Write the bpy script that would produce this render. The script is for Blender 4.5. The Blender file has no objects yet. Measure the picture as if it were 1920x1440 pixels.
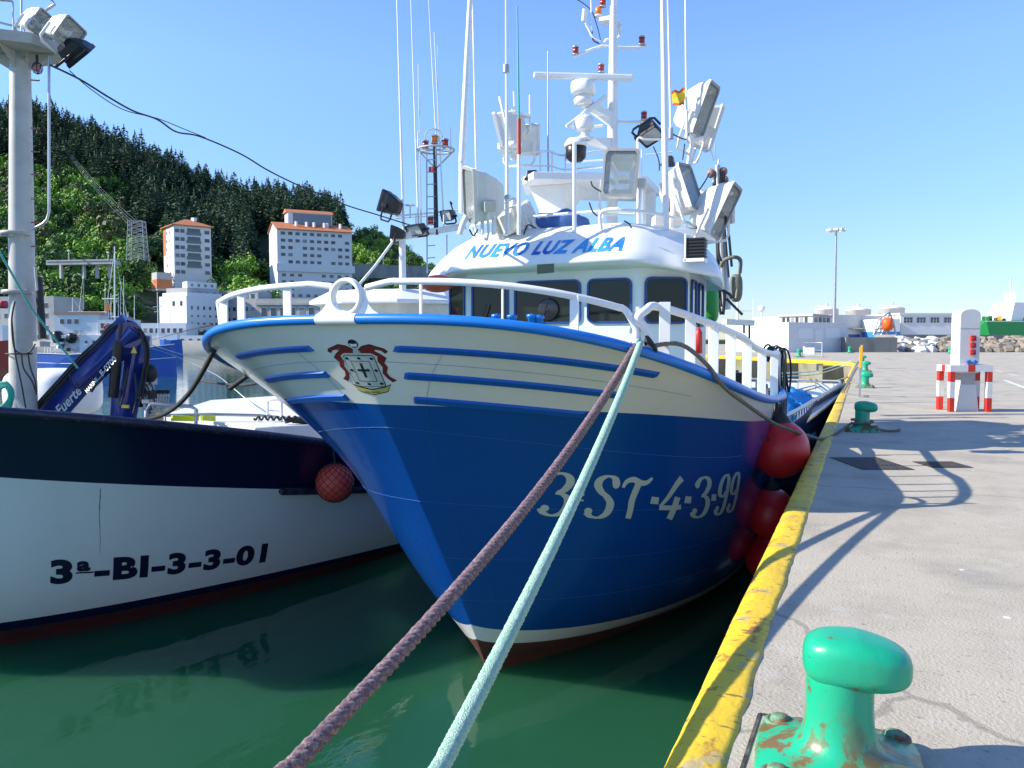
import bpy, bmesh, math, random
import numpy as np
from mathutils import Vector, Matrix
from mathutils.bvhtree import BVHTree
from mathutils.geometry import tessellate_polygon
PI = math.pi
scene = bpy.context.scene
C = scene.collection
rnd = random.Random(7)

# ------------------------------------------------------------------ camera, sky, sun, exposure
F = 1550.0; EYE = 1.62; PITCH = math.atan(86/F); YAW = math.radians(23.12)
cam_d = bpy.data.cameras.new('camera'); cam = bpy.data.objects.new('camera', cam_d); C.objects.link(cam)
cam.location = (0, 0, EYE); cam.rotation_euler = (PI/2-PITCH, 0, YAW)
cam_d.sensor_width = 36.0; cam_d.lens = 36.0*F/1920; cam_d.clip_end = 6000; cam_d.clip_start = 0.05
scene.camera = cam
SUN_EL = math.radians(32.5); SUN_AZ = math.radians(27)      # light travels (+cos, +sin) over the ground
w = bpy.data.worlds.new('World'); scene.world = w; w.use_nodes = True
nt = w.node_tree; bg = nt.nodes['Background']
sky = nt.nodes.new('ShaderNodeTexSky'); sky.sky_type = 'NISHITA'; sky.sun_disc = False
sky.sun_elevation = SUN_EL; sky.sun_rotation = math.atan2(-math.cos(SUN_AZ), -math.sin(SUN_AZ))
sky.air_density = 1.0; sky.dust_density = 0.0; sky.ozone_density = 4.5; sky.altitude = 0
tint = nt.nodes.new('ShaderNodeMix'); tint.data_type = 'RGBA'; tint.blend_type = 'MULTIPLY'; tint.inputs['Factor'].default_value = 1; tint.inputs['B'].default_value = (.86, .92, 1.10, 1)
nt.links.new(sky.outputs[0], tint.inputs['A']); 
tcw = nt.nodes.new('ShaderNodeTexCoord'); sxw = nt.nodes.new('ShaderNodeSeparateXYZ'); mrw = nt.nodes.new('ShaderNodeMapRange'); mrw.inputs[1].default_value = 0.; mrw.inputs[2].default_value = .30; mrw.inputs[3].default_value = .58; mrw.inputs[4].default_value = 1.08
nt.links.new(tcw.outputs['Generated'], sxw.inputs[0]); nt.links.new(sxw.outputs['Z'], mrw.inputs[0])
vm = nt.nodes.new('ShaderNodeVectorMath'); vm.operation = 'SCALE'; nt.links.new(tint.outputs['Result'], vm.inputs[0]); nt.links.new(mrw.outputs[0], vm.inputs['Scale']); nt.links.new(vm.outputs[0], bg.inputs[0]); bg.inputs[1].default_value = 0.148
sun_d = bpy.data.lights.new('sun', 'SUN'); sun_d.energy = 5.0; sun_d.angle = math.radians(0.53); sun_d.color = (1, .93, .79)
sun = bpy.data.objects.new('sun', sun_d); C.objects.link(sun)
sun.rotation_euler = Vector((math.cos(SUN_AZ)*math.cos(SUN_EL), math.sin(SUN_AZ)*math.cos(SUN_EL), -math.sin(SUN_EL))).to_track_quat('-Z', 'Y').to_euler()
scene.view_settings.view_transform = 'Standard'; scene.view_settings.look = 'None'; scene.view_settings.gamma = 1
scene.view_settings.exposure = 0.75
scene.cycles.max_bounces = 7; scene.cycles.caustics_reflective = True; scene.cycles.blur_glossy = 0.0; scene.cycles.sample_clamp_indirect = 4; scene.cycles.caustics_refractive = False

# pixel of the photograph -> a point of the place (depth along the axis, or on a plane)
_R = Vector((math.cos(YAW), math.sin(YAW), 0)); _fh = Vector((-math.sin(YAW), math.cos(YAW), 0)); _Z = Vector((0, 0, 1))
_F = _fh*math.cos(PITCH)-_Z*math.sin(PITCH); _U = _fh*math.sin(PITCH)+_Z*math.cos(PITCH); EYEP = Vector((0, 0, EYE))
def ray(px, py): return _F+_R*((px-960)/F)+_U*((720-py)/F)
def at(px, py, d): return EYEP+ray(px, py)*d
def atz(px, py, z=0.0):
    r = ray(px, py); return EYEP+r*((z-EYE)/r.z)
def atY(px, py, Y):
    r = ray(px, py); return EYEP+r*(Y/r.y)

# ------------------------------------------------------------------ object helpers
def tag(o, label=None, cat=None, group=None, kind=None):
    if label: o['label'] = label
    if cat: o['category'] = cat
    if group: o['group'] = group
    if kind: o['kind'] = kind
    return o
def thing(name, loc, label, cat, group=None, rz=0):
    o = bpy.data.objects.new(name, None); C.objects.link(o); o.location = loc; o.rotation_euler = (0, 0, rz)
    o.empty_display_size = .2
    return tag(o, label, cat, group)
BASE = {}
def base(o):                        # world position of an unrotated root
    p = Vector(o.location)
    while o.parent: o = o.parent; p = p+Vector(o.location)
    return p
def frame(d, up=(0, 0, 1)):
    d = Vector(d).normalized(); up = Vector(up)
    x = up.cross(d)
    if x.length < 1e-4: x = Vector((1, 0, 0)).cross(d)
    x.normalize(); return Matrix((x, d.cross(x), d)).transposed()   # columns: right, up, forward
class MB:
    def __init__(s): s.v = []; s.f = []; s.m = []; s.s = []
    def add(s, vs, fs, m=0, sm=False):
        b = len(s.v); s.v += [tuple(p) for p in vs]
        for i, f in enumerate(fs):
            s.f.append([b+k for k in f]); s.m.append(m[i] if isinstance(m, list) else m); s.s.append(sm)
        return s
    def box(s, c, d, m=0, R=None, taper=1.0):
        c = Vector(c); vs = []
        for z in (-.5, .5):
            k = 1 if z < 0 else taper
            for x, y in ((-.5, -.5), (.5, -.5), (.5, .5), (-.5, .5)):
                p = Vector((x*d[0]*k, y*d[1]*k, z*d[2])); vs.append(c+(R@p if R else p))
        return s.add(vs, [(3, 2, 1, 0), (4, 5, 6, 7), (0, 1, 5, 4), (1, 2, 6, 5), (2, 3, 7, 6), (3, 0, 4, 7)], m)
    def bar(s, p0, p1, w, h, m=0, up=(0, 0, 1)):
        p0 = Vector(p0); p1 = Vector(p1); R = frame(p1-p0, up)
        return s.box((p0+p1)/2, (w, h, (p1-p0).length), m, R)
    def tube(s, pts, r, n=8, m=0, closed=False, caps=True, sm=True):
        pts = [Vector(p) for p in pts]; k = len(pts); vs = []; fs = []; x = None
        for i, p in enumerate(pts):
            a = pts[i-1] if (i or closed) else p; b = pts[(i+1) % k] if (i < k-1 or closed) else p
            t = (b-a).normalized()
            if x is None: x = t.orthogonal().normalized()
            else:
                x = x-t*x.dot(t)
                x = x.normalized() if x.length > 1e-6 else t.orthogonal().normalized()
            y = t.cross(x); rr = r[i] if isinstance(r, (list, tuple)) else r
            for j in range(n):
                a_ = 2*PI*j/n; vs.append(p+(x*math.cos(a_)+y*math.sin(a_))*rr)
        for i in range(k if closed else k-1):
            i2 = (i+1) % k
            for j in range(n): fs.append((i*n+j, i*n+(j+1) % n, i2*n+(j+1) % n, i2*n+j))
        s.add(vs, fs, m, sm)
        if caps and not closed: s.add(vs[:n], [tuple(range(n-1, -1, -1))], m); s.add(vs[-n:], [tuple(range(n))], m)
        return s
    def cyl(s, p0, p1, r0, r1=None, n=12, m=0, caps=True): return s.tube([p0, p1], [r0, r0 if r1 is None else r1], n, m, caps=caps)
    def lathe(s, prof, c=(0, 0, 0), n=24, m=0, R=None, sm=True):
        c = Vector(c); vs = []; fs = []
        for r, z in prof:
            for j in range(n):
                p = Vector((r*math.cos(2*PI*j/n), r*math.sin(2*PI*j/n), z)); vs.append(c+(R@p if R else p))
        for i in range(len(prof)-1):
            for j in range(n): fs.append((i*n+j, i*n+(j+1) % n, (i+1)*n+(j+1) % n, (i+1)*n+j))
        if prof[0][0] > 1e-4: fs.append(tuple(range(n-1, -1, -1)))
        if prof[-1][0] > 1e-4: fs.append(tuple((len(prof)-1)*n+j for j in range(n)))
        return s.add(vs, fs, m, sm)
    def ell(s, c, r, R=None, e1=1., e2=1., n=20, h=12, m=0, fn=None):
        c = Vector(c); sg = lambda a, e: math.copysign(abs(a)**e, a); vs = []; fs = []
        for i in range(h+1):
            la = -PI/2+PI*i/h
            for j in range(n):
                lo = 2*PI*j/n
                p = Vector((r[0]*sg(math.cos(la), e1)*sg(math.cos(lo), e2), r[1]*sg(math.cos(la), e1)*sg(math.sin(lo), e2), r[2]*sg(math.sin(la), e1)))
                if fn: p = fn(p)
                vs.append(c+(R@p if R else p))
        for i in range(h):
            for j in range(n): fs.append((i*n+j, i*n+(j+1) % n, (i+1)*n+(j+1) % n, (i+1)*n+j))
        return s.add(vs, fs, m, True)
    def grid(s, rows, m=0, sm=True, closed=False):
        n = len(rows[0]); vs = [p for r in rows for p in r]; fs = []; ms = []
        for i in range(len(rows)-1):
            for j in range(n if closed else n-1):
                fs.append((i*n+j, i*n+(j+1) % n, (i+1)*n+(j+1) % n, (i+1)*n+j)); ms.append(m(i, j) if callable(m) else m)
        return s.add(vs, fs, ms, sm)
    def prism(s, poly, z0, z1, m=0, top=None):      # poly of (x, y), optional other polygon for the top
        n = len(poly); top = top or poly
        return s.add([(x, y, z0) for x, y in poly]+[(x, y, z1) for x, y in top], [tuple(range(n-1, -1, -1)), tuple(range(n, 2*n))]+[(i, (i+1) % n, n+(i+1) % n, n+i) for i in range(n)], m)
    def loft(s, A, B, m=0, caps=True):               # two polygons of 3-D points
        n = len(A); fs = [(i, (i+1) % n, n+(i+1) % n, n+i) for i in range(n)]
        if caps: fs += [tuple(range(n-1, -1, -1)), tuple(range(n, 2*n))]
        return s.add(list(A)+list(B), fs, m)
def obj(name, mb, mats, parent=None, bevel=0, local=False, recalc=True, autosm=False):
    if not isinstance(mats, (list, tuple)): mats = [mats]
    off = Vector((0, 0, 0)) if (local or parent is None) else base(parent)
    me = bpy.data.meshes.new(name)
    me.from_pydata([(p[0]-off.x, p[1]-off.y, p[2]-off.z) for p in mb.v], [], mb.f)
    for m in mats: me.materials.append(m)
    me.polygons.foreach_set('material_index', mb.m); me.polygons.foreach_set('use_smooth', mb.s)
    if recalc:
        bm = bmesh.new(); bm.from_mesh(me); bmesh.ops.recalc_face_normals(bm, faces=bm.faces[:]); bm.to_mesh(me); bm.free()
    me.update()
    o = bpy.data.objects.new(name, me); C.objects.link(o)
    if parent: o.parent = parent
    if bevel:
        b = o.modifiers.new('bevel', 'BEVEL'); b.width = bevel; b.segments = 2; b.limit_method = 'ANGLE'; b.angle_limit = math.radians(40)
    return o
def dup(root, loc=None, rz=None, label=None):
    def cp(o, par):
        c = o.copy(); C.objects.link(c); c.parent = par
        for ch in o.children: cp(ch, c)
        return c
    r = cp(root, None)
    if loc is not None: r.location = loc
    if rz is not None: r.rotation_euler = (0, 0, rz)
    if label: r['label'] = label
    return r
def smooth(pts, n=6):
    P_ = [Vector(p) for p in pts]; out = []
    for i in range(len(P_)-1):
        p0 = P_[max(0, i-1)]; p1 = P_[i]; p2 = P_[i+1]; p3 = P_[min(len(P_)-1, i+2)]
        for k in range(n):
            t = k/n; out.append(.5*((2*p1)+(p2-p0)*t+(2*p0-5*p1+4*p2-p3)*t*t+(3*p1-p0-3*p2+p3)*t**3))
    return out+[P_[-1]]
def struct(name, mb, mats, kind='structure', **k): return tag(obj(name, mb, mats, **k), kind=kind)

# ------------------------------------------------------------------ materials
def mat(name, col, rough=.5, metal=0., dirt=0., dcol=None, scale=4., bump=0., bscale=30., spec=.5, coat=0., thr=(.45, .7), stretch=None, detail=6):
    m = bpy.data.materials.new(name); m.use_nodes = True; n = m.node_tree.nodes; L = m.node_tree.links; p = n['Principled BSDF']
    p.inputs['Base Color'].default_value = (*col, 1); p.inputs['Roughness'].default_value = rough; p.inputs['Metallic'].default_value = metal
    p.inputs['Specular IOR Level'].default_value = spec; p.inputs['Coat Weight'].default_value = coat; p.inputs['Coat Roughness'].default_value = .08
    if dirt or bump:
        tc = n.new('ShaderNodeTexCoord'); mp = n.new('ShaderNodeMapping'); L.new(tc.outputs['Object'], mp.inputs[0])
        if stretch: mp.inputs['Scale'].default_value = stretch
    if dirt:
        tx = n.new('ShaderNodeTexNoise'); tx.inputs['Scale'].default_value = scale; tx.inputs['Detail'].default_value = detail; tx.inputs['Roughness'].default_value = .65
        L.new(mp.outputs[0], tx.inputs['Vector'])
        r = n.new('ShaderNodeMapRange'); r.inputs[1].default_value = thr[0]; r.inputs[2].default_value = thr[1]; r.inputs[3].default_value = 0; r.inputs[4].default_value = dirt
        L.new(tx.outputs['Fac'], r.inputs[0])
        mx = n.new('ShaderNodeMix'); mx.data_type = 'RGBA'; mx.inputs['A'].default_value = (*col, 1); mx.inputs['B'].default_value = (*(dcol or tuple(c*.4 for c in col)), 1)
        L.new(r.outputs[0], mx.inputs['Factor']); L.new(mx.outputs['Result'], p.inputs['Base Color'])
    if bump:
        t2 = n.new('ShaderNodeTexNoise'); t2.inputs['Scale'].default_value = bscale; t2.inputs['Detail'].default_value = 5; L.new(mp.outputs[0], t2.inputs['Vector'])
        b = n.new('ShaderNodeBump'); b.inputs['Strength'].default_value = bump; b.inputs['Distance'].default_value = .02
        L.new(t2.outputs['Fac'], b.inputs['Height']); L.new(b.outputs[0], p.inputs['Normal'])
    return m
def layer(m, col, scale, lo, hi, kind='noise', stretch=None, amount=1., rough=None, zfall=None):
    """one more stain or speckle over a material's colour"""
    n = m.node_tree.nodes; L = m.node_tree.links; p = n['Principled BSDF']; s = p.inputs['Base Color']
    tc = n.new('ShaderNodeTexCoord'); mp = n.new('ShaderNodeMapping'); L.new(tc.outputs['Object'], mp.inputs[0])
    if stretch: mp.inputs['Scale'].default_value = stretch
    if kind == 'noise': tx = n.new('ShaderNodeTexNoise'); tx.inputs['Detail'].default_value = 7; tx.inputs['Roughness'].default_value = .6; out = 'Fac'
    else: tx = n.new('ShaderNodeTexVoronoi'); out = 'Distance'
    tx.inputs['Scale'].default_value = scale; L.new(mp.outputs[0], tx.inputs['Vector'])
    r = n.new('ShaderNodeMapRange'); r.inputs[1].default_value = lo; r.inputs[2].default_value = hi; r.inputs[3].default_value = 0; r.inputs[4].default_value = amount; L.new(tx.outputs[out], r.inputs[0])
    if zfall:      # wear that keeps to the foot of the thing
        sz = n.new('ShaderNodeSeparateXYZ'); L.new(tc.outputs['Object'], sz.inputs[0]); rz_ = n.new('ShaderNodeMapRange'); rz_.inputs[1].default_value = zfall[1]; rz_.inputs[2].default_value = zfall[0]; L.new(sz.outputs['Z'], rz_.inputs[0])
        ml = n.new('ShaderNodeMath'); ml.operation = 'MULTIPLY'; L.new(r.outputs[0], ml.inputs[0]); L.new(rz_.outputs[0], ml.inputs[1]); r = ml
    mx = n.new('ShaderNodeMix'); mx.data_type = 'RGBA'; mx.inputs['B'].default_value = (*col, 1)
    if s.is_linked: L.new(s.links[0].from_socket, mx.inputs['A'])
    else: mx.inputs['A'].default_value = s.default_value
    L.new(r.outputs[0], mx.inputs['Factor']); L.new(mx.outputs['Result'], s)
    return m
def glass_mat(name, col, rough=.03):
    return mat(name, col, rough, spec=.32)
M = {}
M['white'] = mat('white_paint', (.78, .78, .76), .35, dirt=.35, dcol=(.62, .60, .55), scale=3)
M['white_cool'] = mat('white_gloss_paint', (.74, .76, .75), .25, dirt=.3, dcol=(.6, .6, .56), scale=2)
M['hull_white'] = mat('hull_white_paint', (.72, .71, .68), .22, dirt=.4, dcol=(.60, .585, .55), scale=1.2, coat=.3, bump=.16, bscale=1.6)
M['hull_blue'] = mat('hull_blue_paint', (.004, .064, .31), .2, dirt=.35, dcol=(.003, .045, .23), scale=1.0, coat=.4, bump=.16, bscale=1.6)
M['rail_blue'] = mat('rail_blue_paint', (.01, .17, .58), .3, dirt=.25, dcol=(.01, .1, .4), scale=6)
M['stripe_blue'] = mat('strake_blue_paint', (.008, .09, .38), .3)
M['antifoul'] = mat('antifouling_red_brown', (.085, .024, .018), .75, dirt=.6, dcol=(.04, .018, .014), scale=3, bump=.3)
M['navy'] = mat('hull_navy_paint', (.004, .006, .035), .22, dirt=.5, dcol=(.008, .012, .05), scale=2, coat=.3, bump=.05, bscale=4)
M['hull2_white'] = mat('hull_white_worn_paint', (.68, .71, .67), .28, dirt=.4, dcol=(.58, .62, .58), scale=1.0, bump=.12, bscale=1.5)
M['red_foul'] = mat('antifouling_dark_red', (.055, .010, .009), .7, dirt=.5)
M['black'] = mat('black_paint', (.012, .012, .014), .35)
M['rubber'] = mat('black_rubber', (.015, .015, .016), .6)
M['steel'] = mat('galvanised_steel', (.45, .46, .47), .4, .7, dirt=.3)
M['grey_pole'] = mat('grey_painted_steel', (.46, .45, .41), .5, dirt=.5, dcol=(.30, .27, .22), scale=3, bump=.1)
M['glass'] = glass_mat('window_glass', (.012, .018, .018))
M['lamp_glass'] = mat('lamp_glass', (.42, .47, .46), .08, dirt=.6, dcol=(.12, .15, .15), scale=5, spec=.9)
M['lamp_house'] = mat('lamp_housing_paint', (.66, .66, .62), .45, dirt=.3, dcol=(.5, .48, .42))
M['red'] = mat('red_plastic', (.5, .02, .015), .4)
M['letter_white'] = mat('letter_white_paint', (.55, .58, .5), .4)
M['letter_blue'] = mat('letter_blue_paint', (.03, .30, .66), .4, dirt=1, dcol=(.012, .07, .42), scale=1.3, thr=(.4, .6))
M['letter_dark'] = mat('letter_dark_paint', (.004, .008, .03), .4)
M['green_bollard'] = mat('green_bollard_paint', (.010, .36, .195), .34, dirt=.9, dcol=(.16, .05, .018), scale=9, thr=(.60, .68), bump=.14, bscale=14)
layer(M['green_bollard'], (.03, .12, .08), 40, .66, .72)
layer(M['green_bollard'], (.17, .065, .02), 11, .50, .56, amount=.9, stretch=(1, 1, .5), zfall=(.08, .30))
layer(M['green_bollard'], (.13, .10, .03), 5, .46, .60, amount=.7, zfall=(.06, .22))
M['orange'] = mat('orange_plastic', (.75, .12, .01), .4)
# ------------------------------------------------------------------ the setting
WZ = -2.82
def water_mat():
    m = bpy.data.materials.new('harbour_water'); m.use_nodes = True; n = m.node_tree.nodes; L = m.node_tree.links; p = n['Principled BSDF']
    p.inputs['Base Color'].default_value = (.014, .074, .038, 1); p.subsurface_method = 'BURLEY'; p.inputs['Subsurface Weight'].default_value = .85; p.inputs['Subsurface Radius'].default_value = (.35, 1.0, .7); p.inputs['Subsurface Scale'].default_value = 1.3; p.inputs['Roughness'].default_value = .02; p.inputs['IOR'].default_value = 1.33
    g = n.new('ShaderNodeNewGeometry'); h = []
    for sc, st, amp in ((1.1, (1, .55, 1), .65), (4.0, (1, .5, 1), .16), (.25, (1, .7, 1), 1.0)):
        mp = n.new('ShaderNodeMapping'); mp.inputs['Scale'].default_value = st; L.new(g.outputs['Position'], mp.inputs[0])
        t = n.new('ShaderNodeTexNoise'); t.inputs['Scale'].default_value = sc; t.inputs['Detail'].default_value = 3; L.new(mp.outputs[0], t.inputs['Vector'])
        a = n.new('ShaderNodeMath'); a.operation = 'MULTIPLY'; a.inputs[1].default_value = amp; L.new(t.outputs['Fac'], a.inputs[0]); h.append(a)
    s1 = n.new('ShaderNodeMath'); L.new(h[0].outputs[0], s1.inputs[0]); L.new(h[1].outputs[0], s1.inputs[1])
    s2 = n.new('ShaderNodeMath'); L.new(s1.outputs[0], s2.inputs[0]); L.new(h[2].outputs[0], s2.inputs[1])
    # the open harbour is more ruffled than the sheltered slip between the boats
    sx = n.new('ShaderNodeSeparateXYZ'); L.new(g.outputs['Position'], sx.inputs[0])
    r = n.new('ShaderNodeMapRange'); r.inputs[1].default_value = 14; r.inputs[2].default_value = 45; r.inputs[3].default_value = .34; r.inputs[4].default_value = .22; L.new(sx.outputs['Y'], r.inputs[0])
    b = n.new('ShaderNodeBump'); b.inputs['Distance'].default_value = .12; L.new(r.outputs[0], b.inputs['Strength']); L.new(s2.outputs[0], b.inputs['Height']); L.new(b.outputs[0], p.inputs['Normal'])
    return m
mb = MB(); mb.add([(-900, -200, WZ), (600, -200, WZ), (600, 1500, WZ), (-900, 1500, WZ)], [(0, 1, 2, 3)])
struct('water', mb, water_mat())

def quay_mat():
    m = mat('quay_concrete', (.425, .378, .30), .85, dirt=.9, dcol=(.30, .265, .21), scale=.9, bump=.38, bscale=55, detail=9)
    layer(m, (.5, .47, .42), 3.0, .56, .75, amount=.6)
    layer(m, (.13, .125, .12), 26, .60, .70, amount=.75)       # dark grit
    layer(m, (.6, .58, .54), 60, .66, .72, amount=.6)          # light grit
    layer(m, (.24, .225, .20), .45, .56, .70, amount=.6)      # old damp and oil
    layer(m, (.20, .185, .165), .16, .60, .66, amount=.55)      # patched and trodden areas
    layer(m, (.10, .095, .09), 1.3, .69, .74, amount=.8)       # oil spots
    n = m.node_tree.nodes; L = m.node_tree.links; p = n['Principled BSDF']; s = p.inputs['Base Color'].links[0].from_socket
    tc = n.new('ShaderNodeTexCoord'); nz = n.new('ShaderNodeTexNoise'); nz.inputs['Scale'].default_value = .8; nz.inputs['Detail'].default_value = 6; L.new(tc.outputs['Object'], nz.inputs['Vector'])
    ad = n.new('ShaderNodeVectorMath'); ad.operation = 'MULTIPLY_ADD'; ad.inputs[1].default_value = (.9, .9, 0); L.new(nz.outputs['Color'], ad.inputs[0]); L.new(tc.outputs['Object'], ad.inputs[2])
    vo = n.new('ShaderNodeTexVoronoi'); vo.feature = 'DISTANCE_TO_EDGE'; vo.inputs['Scale'].default_value = .17; L.new(ad.outputs[0], vo.inputs['Vector'])
    r = n.new('ShaderNodeMapRange'); r.inputs[1].default_value = .0035; r.inputs[2].default_value = .0015; r.inputs[3].default_value = 0; r.inputs[4].default_value = .42; L.new(vo.outputs['Distance'], r.inputs[0])
    mx = n.new('ShaderNodeMix'); mx.data_type = 'RGBA'; mx.inputs['B'].default_value = (.09, .085, .08, 1); L.new(s, mx.inputs['A']); L.new(r.outputs[0], mx.inputs['Factor']); L.new(mx.outputs['Result'], p.inputs['Base Color'])   # hairline cracks
    layer(m, (.72, .71, .68), 1.7, .045, .02, kind='v', amount=.9) # gull droppings
    return m
QX = -.69
q = [(-.46, -40), (400, -40), (400, 420), (-52, 420), (-52, 142), (-.46, 58.8)]
mb = MB(); mb.prism(q, -5, 0)
struct('quay_ground', mb, quay_mat())
wallm = mat('quay_wall_concrete', (.27, .245, .19), .9, dirt=.8, dcol=(.14, .12, .085), scale=1.5, bump=.5, bscale=12, stretch=(1, 1, .35))
layer(wallm, (.17, .15, .03), .8, .45, .6, amount=.7)
mb = MB(); mb.add([(-.665, -40, -.2), (-.665, 58.8, -.2), (-.665, 58.8, -5), (-.665, -40, -5)], [(0, 1, 2, 3)])
A = Vector((-.665, 58.8, 0)); Bq = Vector((-52.2, 142, 0)); mb.add([A+Vector((0, 0, -.2)), Bq+Vector((0, 0, -.2)), Bq+Vector((0, 0, -5)), A+Vector((0, 0, -5))], [(0, 1, 2, 3)])
# recessed bays of the far basin wall
dv = (Bq-A).normalized(); nv = Vector((-dv.y, dv.x, 0)); nv = nv if nv.y < 0 else -nv
for k in range(9):
    p = A+dv*(1.5+k*6.2); mb.bar(p+nv*.2+Vector((0, 0, -5)), p+nv*.2+Vector((0, 0, -.25)), .5, 2.6, up=nv)
struct('quay_wall', mb, wallm)
yel = mat('yellow_kerb_paint', (.74, .49, .02), .6, dirt=.95, dcol=(.30, .12, .03), scale=7, thr=(.57, .64), bump=.35, bscale=25, stretch=(1, .6, 1))
layer(yel, (.38, .34, .27), 3.2, .60, .63)
layer(yel, (.50, .34, .03), 1.6, .45, .6, amount=.6)
layer(yel, (.45, .13, .02), 1.1, .66, .74)
layer(yel, (.12, .07, .03), 16, .60, .64, amount=.8, stretch=(.5, 2.2, 1))
prof = [(-.672, -.24), (-.69, -.22), (-.692, -.07), (-.675, -.02), (-.64, .006), (-.58, .016), (-.49, .012), (-.455, .004), (-.452, -.05)]
wob = 0.; r2 = random.Random(5); rows = []; y = -40.
while y < 58.6:
    wob = .75*wob+r2.uniform(-.006, .006); dx = wob; dz = r2.uniform(-.003, .003)
    rows.append([(px+(dx*1.2+r2.uniform(-.004, .004) if i > 5 else dx*.3), y, pz+(dz if i > 2 else 0)) for i, (px, pz) in enumerate(prof)]); y += .12 if y < 14 else .8
rows.append([(px, 58.7, pz) for px, pz in prof])
mb = MB(); mb.grid(rows)
p0 = A-nv*.18; R = frame(dv)
mb.bar(p0+Vector((0, 0, -.1)), p0+dv*97+Vector((0, 0, -.1)), .42, .28)
struct('quay_kerb', mb, yel)
# piles of the far basin wall
pile_m = mat('tarred_timber', (.035, .03, .027), .8, dirt=.5)
for k, s in enumerate((3.0, 9.0, 15.2)):
    p = A+dv*s+nv*.75; mb = MB(); mb.box((p.x, p.y, -2.2), (.42, .42, 3.6), 0, R); mb.box((p.x, p.y, -.38), (.5, .5, .1), 1, R)
    r = thing('fender_pile', (p.x, p.y, -4), ['dark timber fender pile nearest the corner of the far basin wall', 'dark timber fender pile in the middle of the far basin wall', 'dark timber fender pile farthest along the far basin wall'][k], 'pile', 'fender piles on the basin wall')
    obj('post', mb, [pile_m, M['steel']], r)
# painted lines on the quay
line_m = mat('road_line_paint', (.66, .65, .62), .7, dirt=.6, dcol=(.35, .34, .32), scale=6)
mb = MB()
for a, b, wd in (((1884, 713), (1960, 741), .16), ((1700, 690.5), (1760, 691.5), .3), ((1625, 677), (1690, 677.5), .3), ((1800, 668), (1960, 668.5), .5), ((1866, 694.5), (1880, 697), .15), ((1890, 701), (1908, 704), .15)):
    a = atz(*a, .004); b = atz(*b, .004); d = (b-a).normalized(); s = Vector((-d.y, d.x, 0))*wd/2
    mb.add([a-s, b-s, b+s, a+s], [(0, 1, 2, 3)])
struct('road_marking', mb, line_m)

# ------------------------------------------------------------------ hull forms
K = (0., .33, .66, 1.)
def lag(v, t):
    r = 0
    for i in range(4):
        l = 1.
        for j in range(4):
            if j != i: l = l*(t-K[j])/(K[i]-K[j])
        r = r+v[i]*l
    return r
class Hull:
    def __init__(s, x, umin): s.x = x; s.um = umin
    def N(s, t): return lag(list(s.x[7:10])+[0.], t)
    def S(s, u):
        u = min(u, s.um); return s.x[3]+s.x[4]*u+s.x[5]*u*u
    def w(s, u, v, z): return Vector((s.x[0]+v*math.cos(s.x[2])+u*math.sin(s.x[2]), s.x[1]-v*math.sin(s.x[2])+u*math.cos(s.x[2]), z))
    def uv(s, th, t):
        v = lag(s.x[10:14], t)*math.copysign(abs(math.sin(th))**lag(s.x[18:22], t), th)
        u = s.N(t)+lag(s.x[14:18], t)*(1-max(0., math.cos(th))**lag(s.x[22:26], t)); return u, v
    def P(s, th, t):
        u, v = s.uv(th, t); return s.w(u, v, WZ+t*s.S(u))
    def nrm(s, th, t):
        a = s.P(th+.01, t)-s.P(th-.01, t); b = s.P(th, min(1, t+.01))-s.P(th, t-.01); n = a.cross(b); return n.normalized()
def th_samples(n):      # finer near the stem
    k = np.linspace(-1, 1, n); return [float(x) for x in np.sign(k)*(np.abs(k)**1.25)*PI/2]
def hull_mesh(H, secs, mats_of, ths, aft, vmid, uend, tcut, ucut):
    """rows of constant paint-boundary height; aft: parallel body from u at theta=90 to uend; above tcut it stops at ucut"""
    mb = MB(); rows = []; mrow = []
    rows.append([(H.P(t, 0.)-Vector((0, 0, .8))) for t in ths]); mrow.append(0)
    fr = []
    for k, (a, b, n) in enumerate(secs):
        for i in range(n):
            fr.append((a, b, i/n)); mrow.append(mats_of[k])
    fr.append((secs[-1][0], secs[-1][1], 1.))
    tt = [[a(t)+(b(t)-a(t))*f for t in ths] for a, b, f in fr]
    for tr in tt: rows.append([H.P(t, x) for t, x in zip(ths, tr)])
    mb.grid(rows, m=lambda i, j: mrow[i])
    for side in (0, 1):
        j = -1 if side else 0; sg = 1 if side else -1; low = []; up = []
        for i, tr in enumerate([[0.]*len(ths)]+tt):
            t = tr[j]; u0, v0 = H.uv(ths[j], t); ue = uend if t <= tcut+1e-6 else ucut; row = []
            for f in aft:
                u = u0+(ue-u0)*f; k = f*f*(3-2*f); k = min(1, k*2.2); v = abs(v0)+(vmid(t)-abs(v0))*k
                row.append(H.w(u, sg*v, WZ+t*H.S(u)-(.8 if i == 0 else 0)))
            (low if t <= tcut+1e-6 else up).append((row, mrow[min(i, len(mrow)-1)]))
        for part in (low, up if not up else [low[-1]]+up):
            if len(part) > 1:
                ms = [p[1] for p in part]
                if part is not low:      # the joint row between low and high sides is resampled on the short body
                    t = tcut; u0, v0 = H.uv(ths[j], t)
                    part[0] = ([H.w(u0+(ucut-u0)*f, sg*(abs(v0)+(vmid(t)-abs(v0))*min(1, 2.2*f*f*(3-2*f))), WZ+t*H.S(u0+(ucut-u0)*f)) for f in aft], ms[0])
                mb.grid([p[0] for p in part], m=lambda i, j: ms[i])
    return mb
def bvh_of(o):
    me = o.data; off = Vector((0, 0, 0)) if not o.parent else base(o.parent)
    return BVHTree.FromPolygons([v.co+off for v in me.vertices], [list(p.vertices) for p in me.polygons])
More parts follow.
